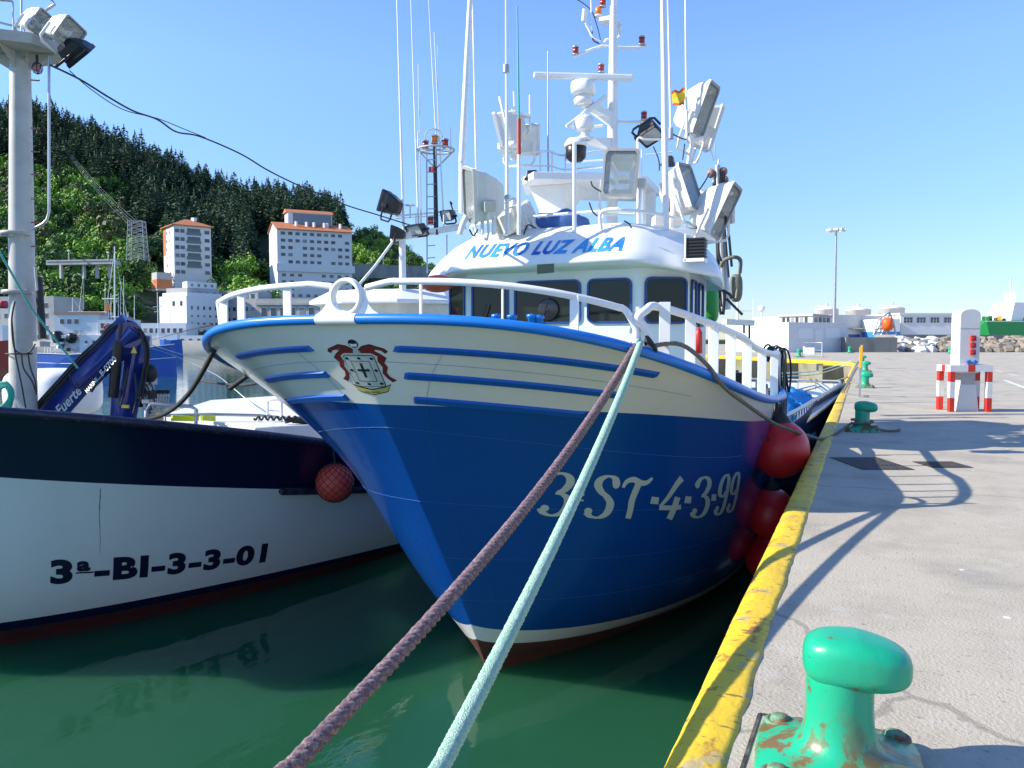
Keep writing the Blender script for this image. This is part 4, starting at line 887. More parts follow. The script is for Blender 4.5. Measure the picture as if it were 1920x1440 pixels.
for x in (1109, 1152, 1156): whip(BOAT, mpt(x, 60), mpt(x-1, -25), .016, .01)
# radars
ra_ = mpt(1095, 143); dr = (_R*1.0+_F*.0).normalized(); a = at(1000, 141, dm-.4); b = at(1188, 146, dm-.4)
sc = obj('radar_scanner', MB().bar(a, b, .10, .11), M['white_cool'], BOAT, bevel=.03)
c = (a+b)/2; mb = MB(); mb.cyl(c-Vector((0, 0, .05)), c-Vector((0, 0, .10)), .06); mb.ell(c-Vector((0, 0, .20)), (.20, .22, .13), e1=.5, e2=.6, n=20, h=10); mb.lathe([(.15, -.48), (.17, -.40), (.12, -.33), (.14, -.28)], c, 16); mb.bar(c-Vector((0, 0, .44)), Vector((mx, my, c.z-.62)), .16, .12)
obj('radar_gearbox', mb, M['white_cool'], BOAT)
a = at(1062, 238, dm-.5); b = at(1136, 182, dm-.3); mb = MB(); mb.bar(a.lerp(b, .42), b, .11, .09); mb.bar(a, a.lerp(b, .45), .08, .07); obj('radar_scanner', mb, M['white_cool'], BOAT, bevel=.02)
c = at(1096, 232, dm-.45); mb = MB(); mb.ell(c, (.17, .17, .14), e1=.6, n=18, h=10); mb.cyl(c-Vector((0, 0, .12)), c-Vector((0, 0, .3)), .08, .12); mb.lathe([(.18, -.30), (.18, -.25), (0, -.25)], c, 14)
br = [Vector((c.x-.12, c.y, c.z-.3)), Vector((mx, my-.05, zz(285))), Vector((mx, my-.05, zz(262))), Vector((c.x+.2, c.y, c.z-.28))]; mb.loft([p+Vector((0, -.08, 0)) for p in br], [p+Vector((0, .08, 0)) for p in br])
mb.add([], []); tri = [Vector((mx, my-.04, zz(210))), Vector((mx, my-.04, zz(245))), mpt(1098, 205), mpt(1090, 196)]; mb.loft([p+Vector((0, -.07, 0)) for p in tri], [p+Vector((0, .07, 0)) for p in tri])
obj('radar_bracket', mb, M['white_cool'], BOAT)
# flood lamps round the roof
fl = [((884, 365), 11.9, (-.55, -.55, -.12), (.42, 0, 1), .44, .74, .46, {}),
      ((1164, 325), 11.8, (.12, -1, .10), (.06, 0, 1), .48, .66, .36, {}),
      ((1292, 352), 12.6, (.75, -.2, .25), (-.35, 0, 1), .46, .72, .44, dict(ribs=True)),
      ((1357, 395), 12.4, (.86, -.22, -.35), (.5, .1, 1), .40, .80, .42, {}),
      ((1334, 392), 13.2, (-.5, .6, .2), (-.2, 0, 1), .40, .60, .40, dict(ribs=True)),
      ((1320, 205), 13.4, (.85, -.22, -.3), (.42, 0, 1), .40, .82, .42, {}),
      ((1336, 240), 14.0, (.8, .4, -.25), (.3, 0, 1), .40, .74, .4, {}),
      ((938, 252), 13.6, (-.85, -.3, -.22), (.25, 0, -1), .42, .62, .44, {}),
      ((984, 263), 13.9, (.3, .9, .1), (.1, 0, 1), .56, .50, .5, {}),
      ((955, 408), 12.8, (-.3, .9, .2), (-.4, 0, 1), .40, .50, .40, dict(ribs=True)),
      ((990, 415), 13.0, (.4, .8, .2), (-.5, 0, 1), .34, .56, .40, {}),
      ((1220, 254), 14.2, (.25, -.5, -.8), (0, .6, .3), .38, .30, .26, dict(dark=True)),
      ((1342, 418), 12.6, (.2, -.6, -.7), (0, .5, .5), .3, .26, .22, dict(dark=True))]
for (px, py), d, f, u, w_, h_, dp, kw in fl: floodlight(BOAT, at(px, py, d), Vector(f), Vector(u), w_, h_, dp, **kw)
mb = MB()
for pts, r in (([(1258, 430, 12.6), (1262, 400, 12.6), (1264, 365, 12.6)], .05), ([(1310, 440, 12.6), (1318, 420, 12.5), (1330, 405, 12.4)], .05), ([(1287, 330, 13.6), (1293, 290, 13.5), (1298, 262, 13.4), (1290, 240, 13.4), (1300, 225, 13.4)], .035), ([(1298, 262, 13.4), (1315, 258, 13.6), (1322, 250, 13.8)], .035), ([(862, 440, 12), (868, 420, 12), (875, 405, 12)], .045), ([(905, 440, 12), (905, 395, 12), (915, 388, 12), (925, 395, 12), (925, 440, 12)], .03), ([(1127, 430, 11.9), (1127, 398, 11.9), (1160, 392, 11.8)], .03), ([(935, 280, 13.7), (960, 290, 13.7), (975, 310, 13.7)], .03)):
    obj('lamp_bracket', MB().tube(smooth([at(*p) for p in pts], 4), r, 8), M['white'], BOAT)
for x0, x1, y, d in ((1255, 1300, 440, 12.6), (1300, 1335, 442, 12.6), (1225, 1275, 415, 13.4)): obj('lamp_base', MB().bar(at(x0, y, d), at(x1, y+2, d), .35, .16), M['white'], BOAT, bevel=.006)
for p, r in (((1080, 282, 13.4), .16),): 
    c = at(*p); mb = MB(); mb.lathe([(.10, -.18), (.16, -.12), (.17, .05), (.12, .10), (0, .12)], c, 18, 0); mb.lathe([(.19, .06), (.19, .10), (.14, .18), (0, .2)], c, 18, 1); obj('searchlight', mb, [M['black'], M['white']], BOAT)
for p in ((999, 327, 13.7), (1253, 300, 14)):
    c = at(*p); obj('loudspeaker', MB().box(c, (.2, .18, .12), 0, taper=.8).box(c+Vector((0, 0, -.08)), (.24, .2, .05)), M['black'], BOAT, bevel=.015)
# canvas cover, lamp with the ribbed guard at the visor's end
c = at(1052, 420, 13.0); obj('canvas_cover', MB().ell(c, (.42, .3, .2), e1=.8, e2=.7, n=24, h=12, fn=lambda p: p*(1+.10*math.sin(p.x*16)+.06*math.cos(p.y*14+p.x*9))), mat('blue_canvas', (.05, .13, .36), .8, dirt=.4, dcol=(.03, .07, .2)), BOAT)
c = at(1150, 436, 12.6); obj('red_cover', MB().ell(c, (.2, .15, .08), n=14, h=8), mat('red_canvas', (.5, .06, .05), .7), BOAT)
c = at(1308, 465, 11.3); mb = MB(); mb.box(c+Vector((-.02, .02, 0)), (.24, .2, .27), 0)
for i in range(6): mb.box(c+Vector((-.02, .02, -.11+.044*i)), (.27, .23, .012), 1)
mb.box(c+Vector((-.15, .03, 0)), (.025, .26, .38), 2); mb.box(c+Vector((-.03, .03, -.17)), (.28, .26, .05), 2)
obj('side_light', mb, [M['rubber'], M['black'], M['white']], BOAT, bevel=.008)
# whip antennas
for a, b, r0, r1, m_ in (((866, 304, 12.6), (882, -12, 12.6), .055, .04, 'white'), ((866, 400, 12.6), (866, 300, 12.6), .05, .05, 'white'), ((894, 342, 13), (886, -10, 13), .022, .014, 'white'), ((951, 440, 12.2), (951, 370, 12.2), .035, .033, 'white'), ((951, 372, 12.2), (949, -10, 12.2), .032, .016, 'white'), ((973, 440, 12.4), (973, 288, 12.4), .034, .03, 'white'), ((1077, 436, 11.9), (1077, 268, 11.9), .032, .032, 'white'), ((1028, 335, 13.9), (1027, 96, 13.9), .018, .008, 'steel'), ((1249, 450, 12.2), (1245, 150, 12.2), .05, .045, 'white'), ((1245, 152, 12.2), (1242, -10, 12.2), .044, .03, 'white'), ((1258, 240, 13), (1252, -10, 13), .022, .014, 'white'), ((1288, 260, 13.2), (1285, -10, 13.2), .024, .012, 'white'), ((1197, 430, 13), (1197, 268, 13), .03, .03, 'white'), ((1207, 430, 13.3), (1207, 355, 13.3), .03, .03, 'white'), ((960, 300, 13.5), (961, 205, 13.5), .025, .022, 'white'), ((966, 240, 13.5), (964, 172, 13.5), .022, .02, 'white'), ((994, 250, 13.5), (994, 178, 13.5), .022, .02, 'white')):
    whip(BOAT, at(*a), at(*b), r0, r1, m_)
whip(BOAT, at(973, 290, 12.4), at(973, 223, 12.4), .034, .034, mat('mast_red_paint', (.42, .07, .04), .5)); whip(BOAT, at(973, 225, 12.4), at(970, 12, 12.4), .018, .010, mat('antenna_teal', (.03, .38, .33), .4))
for p, q in (((949, 122, 12.2), (949, 136, 12.2)), ((1258, 240, 13), (1258, 260, 13)), ((951, 366, 12.2), (951, 374, 12.2)), ((865, 300, 12.6), (865, 306, 12.6))): obj('antenna_base', MB().cyl(at(*p), at(*q), .05 if q[1]-p[1] < 15 else .04, n=10), M['steel'], BOAT)
obj('antenna_crossbar', MB().bar(at(958, 214, 13.5), at(996, 218, 13.5), .16, .04).lathe([(0, .03), (.12, .02), (.1, -.04), (0, -.06)], at(966, 270, 13.2), 14), M['white'], BOAT)
# looping cables
for pts in ([(1262, 520-270, 13), (1264, 253, 13), (1285, 261, 13.2), (1292, 250, 13.2)], [(1280, 300, 13.4), (1284, 270, 13.4)], [(1108, 340, 11.9), (1112, 350, 11.9), (1128, 360, 11.9)], [(1105, 380, 11.9), (1112, 398, 12), (1125, 408, 12)], [(1312, 355, 12.6), (1322, 340, 12.8), (1330, 325, 13)], [(1225, 275, 14), (1235, 300, 14), (1236, 320, 14)], [(848, 383, 12), (844, 378, 12), (850, 396, 12)], [(880, 430, 12), (888, 442, 12), (896, 430, 12)], [(982, 440, 12.4), (990, 422, 12.4), (1005, 428, 12.4)], [(1170, 414, 11.6), (1180, 420, 11.6), (1184, 428, 11.6)]):
    obj('lamp_cable', MB().tube(smooth([at(*p) for p in pts]), .011, 5), M['rubber'], BOAT)
# after-deck derrick with its tackle, seen past the wheelhouse
DK = 17.0; mb = MB()
mb.tube([at(1360, 580, DK), at(1352, 420, DK), at(1345, 310, DK)], [.11, .09, .06], 10, 0)
for pts in ([(1352, 575), (1340, 330)], [(1372, 500), (1356, 320)], [(1366, 520), (1349, 318)], [(1347, 560), (1343, 410), (1338, 345)]): mb.tube([at(x, y, DK-.2) for x, y in pts], .028, 6, 1)
mb.tube(smooth([at(1335, 345, DK), at(1340, 335, DK), at(1348, 300, DK)]), .02, 6, 0); mb.tube([at(1338, 300, DK), at(1332, 280, DK)], .012, 5, 0); mb.tube([at(1342, 300, DK), at(1340, 270, DK)], .012, 5, 0)
for x, y in ((1333, 325), (1356, 322), (1358, 338)): mb.ell(at(x, y, DK), (.09, .06, .1), n=10, h=6, m=2)
obj('derrick', mb, [M['steel'], M['rubber'], mat('block_rust', (.30, .17, .12), .6, dirt=.6)], BOAT)
mb = MB(); c = at(1380, 540, DK-.6); mb.ell(c, (.13, .10, .28), e1=.7, n=16, h=10); obj('trawl_block', mb, mat('block_grey_green', (.16, .16, .11), .6, dirt=.5), BOAT)
mb = MB(); mb.tube(smooth([at(1352, 500, DK-.4), at(1358, 488, DK-.5), at(1376, 482, DK-.6), at(1388, 488, DK-.6), at(1387, 512, DK-.6)]), .04, 8); mb.tube([at(1387, 510, DK-.6), at(1380, 560, DK-.72)], .03, 6); obj('block_arm', mb, bpy.data.materials['block_grey_green'], BOAT)
mb = MB()
for pts in ([(1348, 420), (1347, 470), (1352, 490)], [(1345, 500), (1350, 530), (1346, 560), (1352, 590)], [(1356, 545), (1368, 552), (1372, 560)], [(1340, 545), (1350, 540), (1358, 552), (1356, 590)], [(1362, 560), (1392, 590)]): mb.tube(smooth([at(x, y, DK-.7) for x, y in pts]), .03, 6)
obj('hydraulic_hose', mb, M['rubber'], BOAT)
mb = MB(); mb.ell(at(1330, 572, 15.5), (.17, .2, .33), e1=.5, e2=.6, n=14, h=8); obj('green_drum', mb, mat('bright_green', (.02, .30, .04), .5), BOAT)
mb = MB(); mb.bar(at(1358, 603, 16), at(1410, 606, 16), .35, .1); mb.cyl(at(1405, 606, 16), at(1405, 640, 16), .02, n=6, m=1); mb.cyl(at(1395, 606, 16), at(1395, 625, 16), .02, n=6, m=1); obj('deck_gantry', mb, [M['white'], M['rubber']], BOAT)
r5 = random.Random(8); mb = MB()
for i in range(40):
    p = HB.w(8.6+r5.uniform(0, 1.5), r5.uniform(-1.5, 2.6), r5.uniform(-.3, .95)); s = r5.uniform(.1, .3); mb.box(p, (s, s*.7, s), r5.choice([0, 0, 1, 2, 3]), Matrix.Rotation(r5.uniform(0, 3), 3, 'Z'))
obj('deck_machinery', mb, [M['black'], M['white'], mat('machine_red', (.35, .04, .03), .5), mat('machine_green', (.03, .15, .08), .5)], BOAT, bevel=.02)
mb = MB(); p = at(1310, 635, 11.2); mb.lathe([(.05, -.2), (.05, .08), (.02, .14), (0, .15)], p, 12); obj('fire_extinguisher', mb, M['red'], BOAT)
mb = MB(); p = at(820, 532, 13); mb.ell(p, (.28, .2, .14), n=14, h=8); obj('life_raft', mb, mat('raft_red', (.5, .07, .03), .5), BOAT)
# low rail and white coaming of the net deck
def nr(u, v, z): return HB.w(u, v, z)
mb = MB()
for s in (-1, 1):
    pts = [nr(9.5, s*2.78, .12), nr(14, s*2.8, .12), nr(22, s*2.75, .12), nr(24.4, s*2.6, .12)]; mb.tube(smooth(pts), .04, 8); mb.tube(smooth([p-Vector((0, 0, .2)) for p in pts]), .025, 6)
    for i in range(34): u = 9.6+i*.44; p = nr(u, s*2.79, -.2); mb.cyl(p, p+Vector((0, 0, .32)), .018, n=6)
pts = [nr(24.4, -2.6, .12), nr(24.7, 0, .12), nr(24.4, 2.6, .12)]; mb.tube(smooth(pts), .04, 8)
for s_ in range(9): p = nr(24.5, -2.4+.6*s_, -.2); mb.cyl(p, p+Vector((0, 0, .32)), .018, n=6)
obj('net_deck_rail', mb, M['steel'], BOAT)
obj('gunwale', MB().tube([nr(8.5, 2.82, -.21), nr(16, 2.84, -.21), nr(25, 2.8, -.21)], .06, 8).tube([nr(8.5, -2.82, -.21), nr(16, -2.84, -.21), nr(25, -2.8, -.21)], .06, 8), M['white'], BOAT)
# flag
fo = at(1287, 160, 13.2); mb = MB(); rows = []
for i in range(9):
    t = i/8; row = []
    for j in range(7): s = j/6; row.append(fo+_R*(-.24*t*(1-.25*s)-.02*s)+_F*(.05*math.sin(t*6+s*2))+Vector((0, 0, -.02-.30*s-.10*t*(1-s)+.02*math.sin(t*9))))
    rows.append(row)
mb.grid(rows, m=lambda i, j: 0 if j in (0, 5) else 1)
fl_ = tag(obj('flag', mb, [mat('flag_red', (.50, .08, .03), .8), mat('flag_yellow', (.70, .50, .03), .8)]), 'small red and yellow flag hanging from a whip antenna of the blue boat', 'flag')
# ------------------------------------------------------------------ fenders and mooring lines
def hang(A, B_, sag, n=40): 
    A = Vector(A); B_ = Vector(B_); return [A.lerp(B_, i/n)-Vector((0, 0, sag*4*(i/n)*(1-i/n))) for i in range(n+1)]
def twisted(pts, R0, pitch, mb=None, m=0, k=3, n=6):
    """laid rope: k strands wound round the line"""
    mb = mb or MB(); L_ = [0.]
    for a, b in zip(pts, pts[1:]): L_.append(L_[-1]+(b-a).length)
    N = int(L_[-1]/pitch*9); fr = []; x = None; P_ = []
    for i in range(N+1):
        s = L_[-1]*i/N; j = min(len(pts)-2, max(0, int(np.searchsorted(L_, s))-1)); t = (s-L_[j])/(L_[j+1]-L_[j]); p = pts[j].lerp(pts[j+1], t); d = (pts[j+1]-pts[j]).normalized()
        x = d.orthogonal().normalized() if x is None else (x-d*x.dot(d)).normalized(); P_.append((p, x, d.cross(x), s))
    for q in range(k): mb.tube([p+(x*math.cos(2*PI*(s/pitch+q/k))+y*math.sin(2*PI*(s/pitch+q/k)))*R0*.5 for p, x, y, s in P_], R0*.58, n, m)
    return mb
purple = mat('rope_purple_fibre', (.16, .095, .125), .9, dirt=1, dcol=(.34, .25, .235), scale=60, thr=(.45, .62), bump=.6, bscale=220)
teal = mat('rope_aqua_fibre', (.34, .62, .47), .9, dirt=.9, dcol=(.55, .72, .60), scale=45, thr=(.4, .62), bump=.9, bscale=160)
layer(teal, (.16, .34, .30), 90, .60, .68, amount=.7)
brown = mat('rope_brown_fibre', (.16, .14, .10), .9, dirt=.8, dcol=(.28, .25, .2), scale=30, bump=.5, bscale=150)
white_r = mat('rope_white_fibre', (.62, .64, .55), .85, dirt=.4)
blackr = mat('rope_black_fibre', (.02, .02, .022), .8, dirt=.6, dcol=(.06, .06, .06), scale=40)
fp = HB.P(R_(45.6), 1.)
A = fp+Vector((-.02, -.03, .04))
E1 = at(545, 1440, 2.7); E1b = E1+(E1-A).normalized()*3.4; E1b.z = .38
l1 = hang(A, E1, .16)+[E1.lerp(E1b, t) for t in (.3, .6, 1.)]
def rope_thing(name, mb, m, label, group=None, cat='mooring rope'): return tag(obj(name, mb, m), label, cat, group)
rope_thing('mooring_rope', twisted(l1, .034, .15), purple, 'thick twisted purple brown mooring rope, the darker of two from the blue bow')
E2 = at(825, 1440, 2.5); E2b = E2+(E2-A).normalized()*3.2; E2b.z = .38
A2 = fp+Vector((.02, .0, .07)); l2 = [fp+Vector((-.10, .12, -.05)), fp+Vector((-.02, .05, .08))]+hang(A2, E2, .10)+[E2.lerp(E2b, t) for t in (.3, .6, 1.)]
mbt = MB(); mbt.tube(l2[:1]+l2[1:], .023, 10); twisted(l2, .030, .07, mbt, 0, 6, 5)
rope_thing('mooring_rope', mbt, teal, 'thick pale aqua mooring rope, lit brightest, beside the purple one at the bow')
fq = HB.P(R_(49), 1.)+Vector((-.02, 0, .08)); b2p = Vector((-.02, 15.64, 0))
g64 = HB.P(R_(63), 1.)+Vector((.02, -.02, .09)); l3 = smooth([fq, at(1276, 646, 7.9), g64, at(1358, 726, 8.35), at(1403, 761, 9.1), at(1452, 794, 10.5), at(1482, 806, 11.0), at(1512, 816, 11.8), at(1551, 822, 13.4), b2p+Vector((-.19, -.05, .12))], 8); tw = twisted(l3, .022, .09)
l4 = [b2p+Vector((.17*math.cos(a), .17*math.sin(a), .10+.01*a)) for a in [PI+i*.25 for i in range(30)]]; twisted(l4, .022, .09, tw)
twisted(smooth([b2p+Vector((.15, -.12, .1)), b2p+Vector((.35, -.1, .03)), b2p+Vector((.55, .0, .03)), b2p+Vector((.6, .2, .03))]), .02, .09, tw)
rope_thing('mooring_rope', tw, brown, 'thin brown mooring rope sagging from the blue bow to the shaded bollard')
# slings round the rope end on the fairlead
mb = MB()
for k in range(3): mb.tube(smooth([fq+Vector((-.05+.02*k, .05, -.02)), fq+Vector((-.03, -.05, .05+.02*k)), fq+Vector((.05, -.03, -.03)), fq+Vector((.0, .06, -.1))]), .02, 6)
obj('rope_sling', mb, M['rubber'], BOAT)
def buoy(c, r, m, label, net=False, top=.2, group=None, rope_to=None):
    t = thing('round_fender', c, label, 'fender', group)
    mb = MB(); mb.ell(c, (r, r, r*1.03), n=40, h=24); obj('ball', mb, m, t)
    if not net: 
        mb = MB(); mb.lathe([(r*.40, r*.89), (r*.30, r*1.08), (r*.13, r*1.32), (r*.08, r*1.5), (0, r*1.5)], c, 20); obj('eye_cone', mb, M['rubber'], t)
    else:
        mb = MB()
        for k in range(14):
            for s in (1, -1):
                pts = []
                for i in range(25): la = -PI/2+PI*i/24; lo = 2*PI*k/14+s*la*1.1; pts.append(c+Vector((math.cos(la)*math.cos(lo), math.cos(la)*math.sin(lo), math.sin(la)*1.03))*(r*1.012))
                mb.tube(pts, .0045, 4)
        obj('net_cover', mb, blackr, t)
    if rope_to: obj('lanyard', MB().tube(smooth([c+Vector((0, 0, r*1.5 if not net else r)), c.lerp(Vector(rope_to), .5)+Vector((.02, 0, 0)), Vector(rope_to)]), .016, 6), blackr, t)
    return t
redm = mat('fender_red_vinyl', (.66, .016, .018), .38, dirt=.35, dcol=(.45, .010, .014), scale=3, bump=.04, bscale=6)
layer(redm, (.05, .01, .02), 5, .70, .78, amount=.6)
c1 = at(1463, 842, 11.7); rt = aft_rail(6.6, .55); buoy(c1, .40, redm, 'big sunlit red ball fender, topmost of three between blue hull and quay', rope_to=rt)
# faded marks on the top fender
mb = MB(); vs, fs = text2d('0 3', bold=.02); e = extent(vs); bq = BVHTree.FromPolygons([Vector(v) for v in MB().ell(c1, (.402, .402, .412), n=40, h=24).v], MB().ell(c1, (.402, .402, .412), n=40, h=24).f)
vd = (EYEP-c1).normalized(); vr = Vector((-vd.y, vd.x, 0)).normalized(); vr = vr if vr.dot(_R) > 0 else -vr; vu = vd.cross(vr); vu = vu if vu.z > 0 else -vu
lay([Vector((v.x*.10, v.y*.09, 0)) for v in vs], fs, c1+vr*-.27+vu*.10, vr, vu, bq, .002, .05, 0, mb); obj('faded_mark', mb, mat('mark_navy', (.06, .01, .03), .5), [o for o in C.objects if o.name == 'round_fender'][0])
buoy(at(1444, 962, 13.1), .40, redm, 'red ball fender in shade below the sunlit one, against the blue hull')
buoy(at(1440, 1046, 14.4), .40, redm, 'lowest red ball fender, half hidden by the yellow quay edge')
onet = mat('fender_orange_red', (.66, .07, .04), .5, dirt=.4, dcol=(.42, .035, .025), scale=8)
pN, nN = hullpix(628, 905, hlv); nN = nN if nN.dot(EYEP-pN) > 0 else -nN
buoy(EYEP+(pN-EYEP)*(1-.42/(pN-EYEP).length), .325, onet, 'netted orange red ball fender hanging on the navy and white boat', net=True, rope_to=hullpix(622, 845, hlv)[0]+nN*.05+Vector((0, 0, .05)))
# rope bunch on the end of the bow rail
mb = MB(); r6 = random.Random(4); q = aft_rail(7.4, .62)
for k in range(13):
    a = q+Vector((r6.uniform(-.12, .12), r6.uniform(-.5, .5), r6.uniform(-.02, .08))); L_ = r6.uniform(.5, 1.4)
    mb.tube(smooth([a+Vector((-.06, 0, -.2)), a, a+Vector((.09, .02, -.06)), a+Vector((.10+r6.uniform(-.03, .05), r6.uniform(-.1, .1), -L_*.5)), a+Vector((.12, r6.uniform(-.15, .15), -L_)), a+Vector((.06, r6.uniform(-.1, .1), -L_*.6))]), r6.uniform(.012, .02), 6, r6.randint(0, 1))
tag(obj('rope_bunch', mb, [blackr, brown]), 'tangle of dark ropes tied on the aft end of the bow rail', 'ropes')
# black line between the two boats, and thin lines of the far side
a = at(402, 655, 9.9); b = at(330, 758, 12.0)
tw = twisted(smooth([a, at(378, 700, 10.4), at(352, 740, 11.2), at(322, 768, 11.8), at(290, 783, 12.1), at(250, 788, 12.2), at(214, 787, 12.3)], 8), .032, .13)
rope_thing('mooring_rope', tw, blackr, 'thick black rope sagging from the blue bow to the white boat\'s rail')
for pts, r, m_, lab in (([(398, 608, 9.9), (330, 625, 30), (268, 642, 60)], .014, blackr, 'thin dark line from the blue bow to the far trawler'), ([(268, 648, 62), (330, 668, 66), (400, 700, 60), (476, 760, 16.5)], .02, white_r, 'thin white line over the harbour water to the white boat'), ([(275, 644, 62), (370, 672, 100), (445, 686, 150)], .035, white_r, 'upper thin white mooring line of the far trawler')):
    rope_thing('mooring_line', MB().tube(smooth([at(*p) for p in pts]), r if len(pts) < 4 else .012, 5), m_, lab)
tw = MB().tube(smooth([at(490, 716, 11), at(455, 722, 12), at(420, 720, 13), at(375, 714, 15)]), .022, 6); tw.cyl(at(470, 700, 11), at(432, 728, 11.3), .035, n=8); rope_thing('anchor_line', tw, blackr, 'short black anchor line and bar beside the bow over the water', cat='rope')
tq = MB().tube([at(-5, 465, 11.5), at(60, 580, 11.8), at(146, 690, 12.4)], .016, 6); rope_thing('guy_rope', tq, mat('rope_teal_thin', (.08, .36, .32), .7), 'thin teal guy rope crossing in front of the grey foremast', cat='rope')
mb = MB(); r7 = random.Random(2)
for k in range(14): mb.tube(smooth([at(-8, 720+r7.uniform(0, 20), 11.6), at(6+r7.uniform(0, 6), 716+r7.uniform(0, 8), 11.6), at(20+r7.uniform(-3, 5), 735+r7.uniform(-5, 10), 11.6), at(14+r7.uniform(-8, 6), 760+r7.uniform(-4, 6), 11.6), at(-6, 768, 11.6)]), .02, 6)
tag(obj('rope_coil', mb, mat('rope_green_teal', (.02, .36, .25), .7)), 'coil of bright teal rope hanging at the white boat\'s rail', 'rope')
mb = MB(); 
for k in range(4): mb.tube(smooth([at(20+2*k, 742, 12), at(30+3*k, 752+2*k, 12), at(40+3*k, 770, 12)]), .014, 5)
tag(obj('rope_tail', mb, white_r), 'frayed white rope tail at the foot of the grey foremast', 'rope')
# lines to the far basin wall
for pts, lab in (([(1466, 700, 20), (1540, 694, 40), (1600, 675, 42)], 'upper pale line from the blue boat to a far bollard'), ([(1466, 706, 20), (1540, 700, 40), (1604, 678, 42)], 'lower pale line from the blue boat to a far bollard')):
    rope_thing('mooring_line', MB().tube(smooth([at(*p) for p in pts]), .022, 6), mat('rope_pale_green', (.5, .62, .5), .8) if 'upper' in lab else bpy.data.materials['rope_pale_green'], lab)
for pts, lab in (([(1466, 738, 20), (1530, 722, 30), (1590, 708, 30)], 'upper dark line across the basin wall'), ([(1490, 738, 22), (1540, 724, 30), (1590, 706, 30)], 'lower dark line across the basin wall')):
    rope_thing('mooring_line', MB().tube(smooth([at(*p) for p in pts]), .018, 6), brown, lab)
# nets piled on the after deck
def net_heap(name, c, r, m, label, seed, cat='net'):
    rr2 = random.Random(seed); ph = [rr2.uniform(0, 6) for _ in range(8)]
    def fn(p):
        k = 1+.10*math.sin(p.x*5+ph[0])*math.sin(p.y*4+ph[1])+.06*math.sin(p.x*13+ph[2]+p.z*9)+.05*math.sin(p.y*11+ph[3]-p.z*7); return p*k
    return tag(obj(name, MB().ell(c, r, n=60, h=30, fn=fn, e1=.8, e2=.7), m), label, cat)
bn = mat('net_blue', (.02, .34, .72), .85, dirt=.9, dcol=(.01, .16, .45), scale=6, bump=1, bscale=25); gn = mat('net_green', (.01, .26, .15), .85, dirt=.8, dcol=(.005, .10, .06), scale=6, bump=1, bscale=25)
net_heap('fishing_net', B(1.75, 16.0, -.75), (.95, 4.4, .95), bn, 'heap of bright blue fishing net on the blue boat\'s after deck', 3)
net_heap('fishing_net', B(2.1, 10.6, -.55), (.66, 1.3, .95), gn, 'heap of dark green fishing net next to the red fender', 5)
# ------------------------------------------------------------------ bollards
def bolt_mesh():
    mb = MB(); mb.lathe([(.062, 0), (.060, .012), (.05, .018), (.045, .012), (.036, .012), (.034, .03), (.02, .036), (0, .036)], (0, 0, 0), 18); return mb
rustg = mat('rusty_green_bolt', (.10, .30, .18), .6, dirt=1, dcol=(.20, .07, .03), scale=16, thr=(.42, .58), bump=.4, bscale=40)
def make_bollard(loc, label):
    t = thing('mooring_bollard', loc, label, 'bollard', 'green bollards along the quay'); mb = MB()
    pl = []
    for i in range(32):
        a = 2*PI*i/32; ca, sa = math.cos(a), math.sin(a); pl.append((.30*math.copysign(abs(ca)**.45, ca), .30*math.copysign(abs(sa)**.45, sa)))
    rings = [[(x, y, 0) for x, y in pl], [(x, y, .035) for x, y in pl], [(x*.965, y*.965, .05) for x, y in pl]]
    for r, z, b in ((.225, .07, .25), (.165, .095, .0), (.138, .13, 0), (.124, .18, 0), (.120, .24, 0), (.120, .32, 0), (.12, .42, 0)):
        rings.append([(x*(r/.30)*b*1.2+r*math.cos(2*PI*i/32)*(1-b*1.2), y*(r/.30)*b*1.2+r*math.sin(2*PI*i/32)*(1-b*1.2), z) for i, (x, y) in enumerate(pl)])
    mb.grid([r+[r[0]] for r in rings], sm=True)
    o = obj('post', mb, M['green_bollard'], t, local=True)
    def fn(p):
        k = 1-.16*max(0., p.x)/.24-.05*max(0, -p.x); return Vector((p.x, p.y*k, p.z*(1-.22*max(0, p.x)/.24)+(-.02*max(0, p.x)/.24)))
    mb = MB(); mb.ell((.055, 0, .428), (.190, .136, .098), e1=.62, e2=.72, n=48, h=24, fn=fn)
    obj('head', mb, M['green_bollard'], t, local=True)
    for sx in (-1, 1):
        for sy in (-1, 1):
            b = obj('bolt', bolt_mesh(), rustg, t, local=True); b.location = (sx*.215, sy*.215, .048)
    return t
nb = make_bollard((-.06, 3.27, 0), 'large emerald green bollard with rusty bolts nearest on the quay'); nb.rotation_euler = (0, 0, math.radians(4))
pxs = [('shaded dark green bollard with the brown rope round its base', (-.02, 15.64)), ('third green bollard along the edge, nearest the steel handrail', (.02, 29.4)), ('fourth green bollard along the edge, just behind the third', (.02, 43.2)), ('small green bollard near the basin corner', (-.15, 57.5))]
for lab, (x, y) in pxs: dup(nb, (x, y, 0), 0, lab)
for lab, p in (('tiny green bollard on the far side of the basin wall', atz(1498, 670)), ('tiny green bollard in front of the sea wall beside the grey cabin', atz(1593, 662)), ('tiny green bollard behind the white service post', atz(1781, 663))): 
    b = dup(nb, p, .4, lab); b.scale = (1.35, 1.35, 1.35)
# concrete pad joint round the near bollard
joint = mat('joint_bitumen', (.03, .028, .026), .9, dirt=.6, dcol=(.2, .18, .15), scale=12)
mb = MB()
for a, b in (((-.40, 2.7), (-.385, 3.62)), ((-.385, 3.62), (-.2, 3.625))):
    mb.bar((*a, .003), (*b, .003), .014, .005, up=(0, 0, 1))
struct('pavement_joint', mb, joint)
